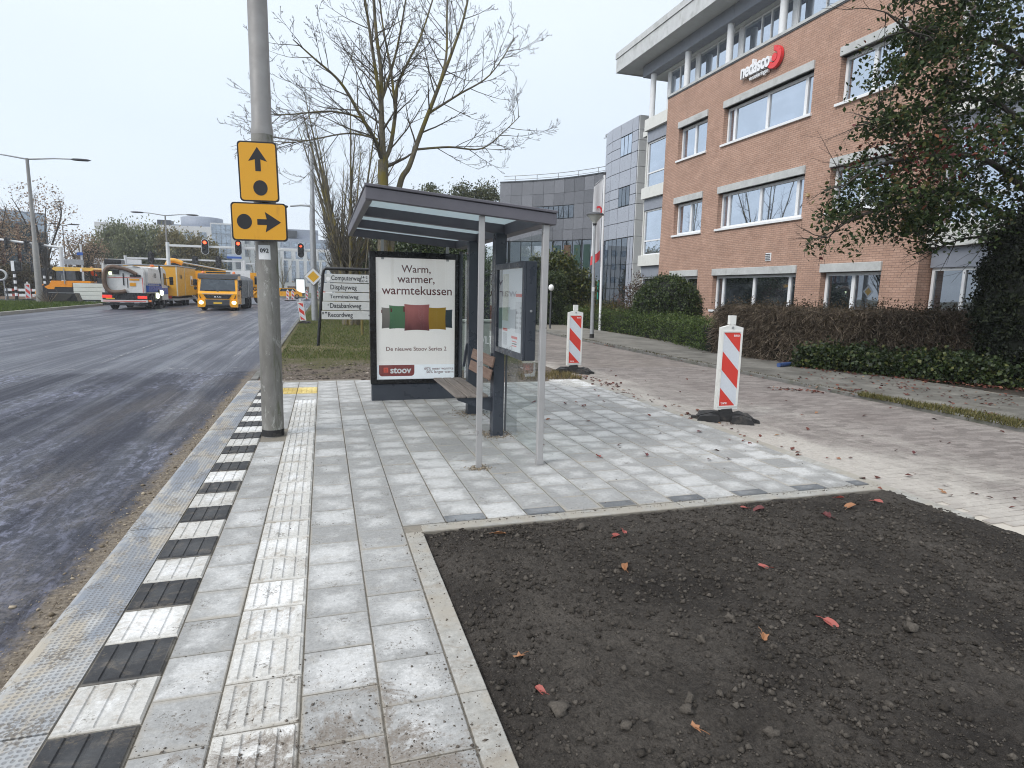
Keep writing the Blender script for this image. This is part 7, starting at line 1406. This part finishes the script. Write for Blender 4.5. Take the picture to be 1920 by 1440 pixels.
# ---- grass
GRS = leafmat('grass_blade', [(0, (.03, .05, .010)), (.5, (.07, .11, .02)), (.85, (.13, .155, .035)), (1., (.22, .18, .08))], .6, .25, .25)
def grass(name, x, y, z, h, mat, w=.006):
    n_ = len(x); hh = h*(.5+RNG.random(n_)); az = RNG.random(n_)*6.283; le = RNG.normal(0, .45, (n_, 2)); wv = w*(.7+.6*RNG.random(n_)); P = np.stack([x, y, z], -1); a = np.stack([np.cos(az), np.sin(az), np.zeros(n_)], -1)*wv[:, None]
    V = np.stack([P-a, P+a, P+np.stack([le[:, 0]*hh, le[:, 1]*hh, hh], -1)], 1).reshape(-1, 3); return np_mesh(name, V, np.arange(n_*3).reshape(-1, 3), mat, None, False, 'stuff')
n_ = 90000; y = 11.3+33*RNG.random(n_)**1.7; x = -1.0+5.4*RNG.random(n_); d = fbm(x, y, .8, 5, .6); k = (d+np.clip((y-13.6)/4.5, -.5, .55) > .10+.35*RNG.random(n_)-.25*(RNG.random(n_) < .1)) & (np.abs(y-17.4+5*d) > .5*RNG.random(n_)) & (x < 4.5); x, y = x[k], y[k]
grass('grass', x, y, np.array([verge_z(a, c_) for a, c_ in zip(x, y)])-.01, .055, GRS)
n_ = 26000; x = -24+9*RNG.random(n_); y = 30+24*RNG.random(n_); k = (x < -15.15-.03*(y-36)) & (y < 54); x, y = x[k], y[k]
GRS2 = leafmat('bright_grass', [(0, (.035, .06, .012)), (.6, (.075, .12, .02)), (1., (.13, .16, .035))], .6, .3, .25); grass('grass', x, y, np.full(len(x), .01), .16, GRS2, .03)
n_ = 3600; y = 4.3+3.5*RNG.random(n_); x = 8.3+.5*RNG.random(n_)*np.clip((8.2-y)/2., .3, 1.); grass('grass', x, y, np.full(n_, .04), .06, leafmat('mossy_grass', [(0, (.05, .05, .015)), (.5, (.11, .105, .03)), (1., (.20, .17, .07))], .7, .2), .008)
n_ = 900; x = 3.4+1.25*RNG.random(n_)**.6; y = 10.5+.9*RNG.random(n_); grass('grass', x, y, np.full(n_, .0), .07, leafmat('straw_grass', [(0, (.09, .08, .03)), (1., (.26, .20, .09))], .7, .2), .006)
n_ = 1500; x = np.where(RNG.random(n_) < .5, 8.37, 8.44)+RNG.normal(0, .03, n_); y = 5+16*RNG.random(n_); k = fbm(x*0, y, 1.2, 3)+.5 > RNG.random(n_); grass('weeds', x[k], y[k], np.full(k.sum(), .04), .03, leafmat('moss_weed', [(0, (.04, .035, .015)), (1., (.10, .085, .035))]), .012)
# ---- fallen leaves
LIT = leafmat('leaf_litter', [(0, (.055, .022, .018)), (.5, (.13, .045, .035)), (.85, (.22, .085, .06)), (1., (.32, .19, .10))], .7, .1, .2)
def litter(x, y, z, s): return leaves(np.stack([x, y, z], -1), s, .45, .75, .12)
xs, ys_, zs_ = [], [], []
def strew(n_, f):
    for _ in range(n_): a = f(); xs.append(a[0]); ys_.append(a[1]); zs_.append(a[2]+random.uniform(.004, .015))
def on(pl, w, zz):
    def f():
        i = random.randrange(len(pl)-1); t = random.random(); return (pl[i][0]+(pl[i+1][0]-pl[i][0])*t+random.gauss(0, w), pl[i][1]+(pl[i+1][1]-pl[i][1])*t+random.gauss(0, w), zz)
    return f
strew(520, on([(10.2, 11.2), (10.9, 9.6), (11.6, 8.2), (12.4, 7.0)], .16, .05)); strew(420, on([(8.5, 8.6), (8.6, 7.2), (8.8, 5.6)], .12, .03)); strew(60, on([(7.6, 8.9), (8.2, 8.4)], .10, -.01)); strew(220, on([(9.6, 9.6), (9.8, 8), (10.6, 6.4)], .55, .05)); strew(70, on([(4.75, 10.9), (4.9, 9.5)], .10, -.01)); strew(80, on([(4.72, 10), (4.78, 7.2), (4.8, 4.8)], .14, -.008)); strew(30, on([(4.9, 4.2), (5.3, 3.4), (5.6, 2.8)], .22, -.008)); strew(120, on([(8.38, 10), (8.38, 18)], .06, .0)); strew(35, lambda: (random.uniform(4.8, 8.2), random.uniform(3, 12), -.008)); strew(120, on([(10.5, 12), (11., 17), (11.2, 24)], .15, .05)); strew(22, lambda: (random.uniform(1.9, 4.5), random.uniform(4.2, 9.5), .002))
V, F = litter(np.array(xs), np.array(ys_), np.array(zs_), .058); np_mesh('leaf_litter', V, F, LIT, None, False, 'stuff')
LFR = pm('scarlet_leaf', (.30, .075, .06), .6, var=.2); LFO = pm('orange_leaf', (.30, .14, .065), .6, var=.2); LFD = pm('purple_leaf', (.12, .03, .03), .6, var=.2)
def leaf_obj(loc, s, mat, label, group, lobed=False):
    k = 10; ang = np.linspace(0, 6.283, k+1)[:-1]; r = [((1.1, .5, .85, .45, .95, .6, .75, .5, .9, .55)[i]*random.uniform(.85, 1.1)) if lobed else (.62+.38*abs(math.cos(a))) for i, a in enumerate(ang)]; b = MB(); cu = random.uniform(.3, .8)
    ring = [(s*q*math.cos(a), s*q*.75*math.sin(a), s*cu*q*abs(math.sin(a))*random.uniform(.6, 1.3)) for q, a in zip(r, ang)]
    b.add([(0, 0, 0)]+ring, [(0, i+1, (i+1) % k+1) for i in range(k)]); b.tube([(0, 0, .002), (s*1.2, .01, .008), (s*1.7, .02, .004)], .0018, 3); o = b.build('fallen_leaf', mat, None, (0, 0, 0), loc); o.rotation_euler = (random.uniform(-.3, .3), random.uniform(-.3, .3), random.uniform(0, 6.28)); return tag(o, label, 'leaf', group)
import itertools
def G(px_): return px_
for (x, y, m, s, lab, lo) in ((1.78, 3.42, LFR, .035, 'scarlet leaf beside another near the back edge of the soil, left one', 0), (1.85, 3.44, LFR, .032, 'scarlet leaf beside another near the back edge of the soil, right one', 0), (1.62, 2.98, LFO, .035, 'curled orange leaf in the middle of the left half of the soil', 0), (3.72, 3.45, LFO, .05, 'large upturned orange leaf near the far right of the soil bed', 0), (1.88, 2.13, LFO, .036, 'lobed orange leaf lying by the boot prints', 1), (2.30, 2.17, LFR, .04, 'scarlet leaf with a long stalk on the right part of the soil', 0), (2.38, 2.75, LFR, .032, 'small red leaf right of the middle boot print', 0), (3.05, 3.62, LFD, .05, 'dark curled leaf near the back edge of the soil', 0), (2.98, 3.70, LFR, .03, 'tiny red leaf beside the dark curled leaf', 0), (.78, 2.35, LFO, .032, 'ochre lobed leaf close to the left edging', 1), (.80, 2.12, LFR, .03, 'small red leaf close to the left edging stones', 0), (4.1, 3.55, LFR, .035, 'red leaf near the right corner of the soil', 0), (3.9, 3.72, LFR, .03, 'red leaf by the back right edging', 0), (1.25, 1.72, LFO, .03, 'orange lobed leaf at the front of the soil bed', 1), (3.35, 3.3, LFD, .05, 'dark leaf half buried at the right rear', 0), (1.05, 3.6, LFO, .04, 'brown-orange leaf at the rear left corner of the soil', 0)):
    leaf_obj((x, y, soil_z(x, y)+.012), s, m, lab, 'fallen leaves on the soil bed', lo)
for (x, y, m, lab) in ((3.05, 5.3, LFD, 'dark leaf on the tiles right of the shelter post'), (2.55, 5.35, LFR, 'red leaf on the tiles close to the shelter end post'), (3.3, 8.1, LFD, 'small dark leaf on the tiles, farthest group'), (3.5, 7.9, LFD, 'dark curled leaf on the tiles before the near beacon'), (2.9, 8.3, LFD, 'dark leaf lying near the glass pane'), (4.2, 6.1, LFD, 'dark leaf on the tiles left of the near beacon'), (5.9, 4.75, LFD, 'dark leaf on the sanded pavers')): leaf_obj((x, y, .012), .038, m, lab, 'fallen leaves on the paving')
bl = thing('blue_pipe', 'short blue plastic pipe lying at the edge of the footpath', 'pipe', (9.95, 11.4, .06), .35); b = MB(); b.tube([(-.24, 0, .03), (.24, 0, .03)], .05, 10); b.build('tube', pm('blue_plastic', (.05, .09, .22), .4), bl)

# ================================================================== HAZE: thin autumn mist over the whole site
n = N('mist'); n.t.nodes.remove(n.b); vp = n.n('ShaderNodeVolumePrincipled'); vp.inputs['Color'].default_value = (.93, .96, 1., 1); vp.inputs['Density'].default_value = .0008; vp.inputs['Anisotropy'].default_value = .2; n.l(vp.outputs[0], n.o.inputs['Volume'])
b = MB(); b.box(-95, 70, -12, 205, -1.4, 24.); hz_ = b.build('haze', n.m); tag(hz_, kind='stuff')
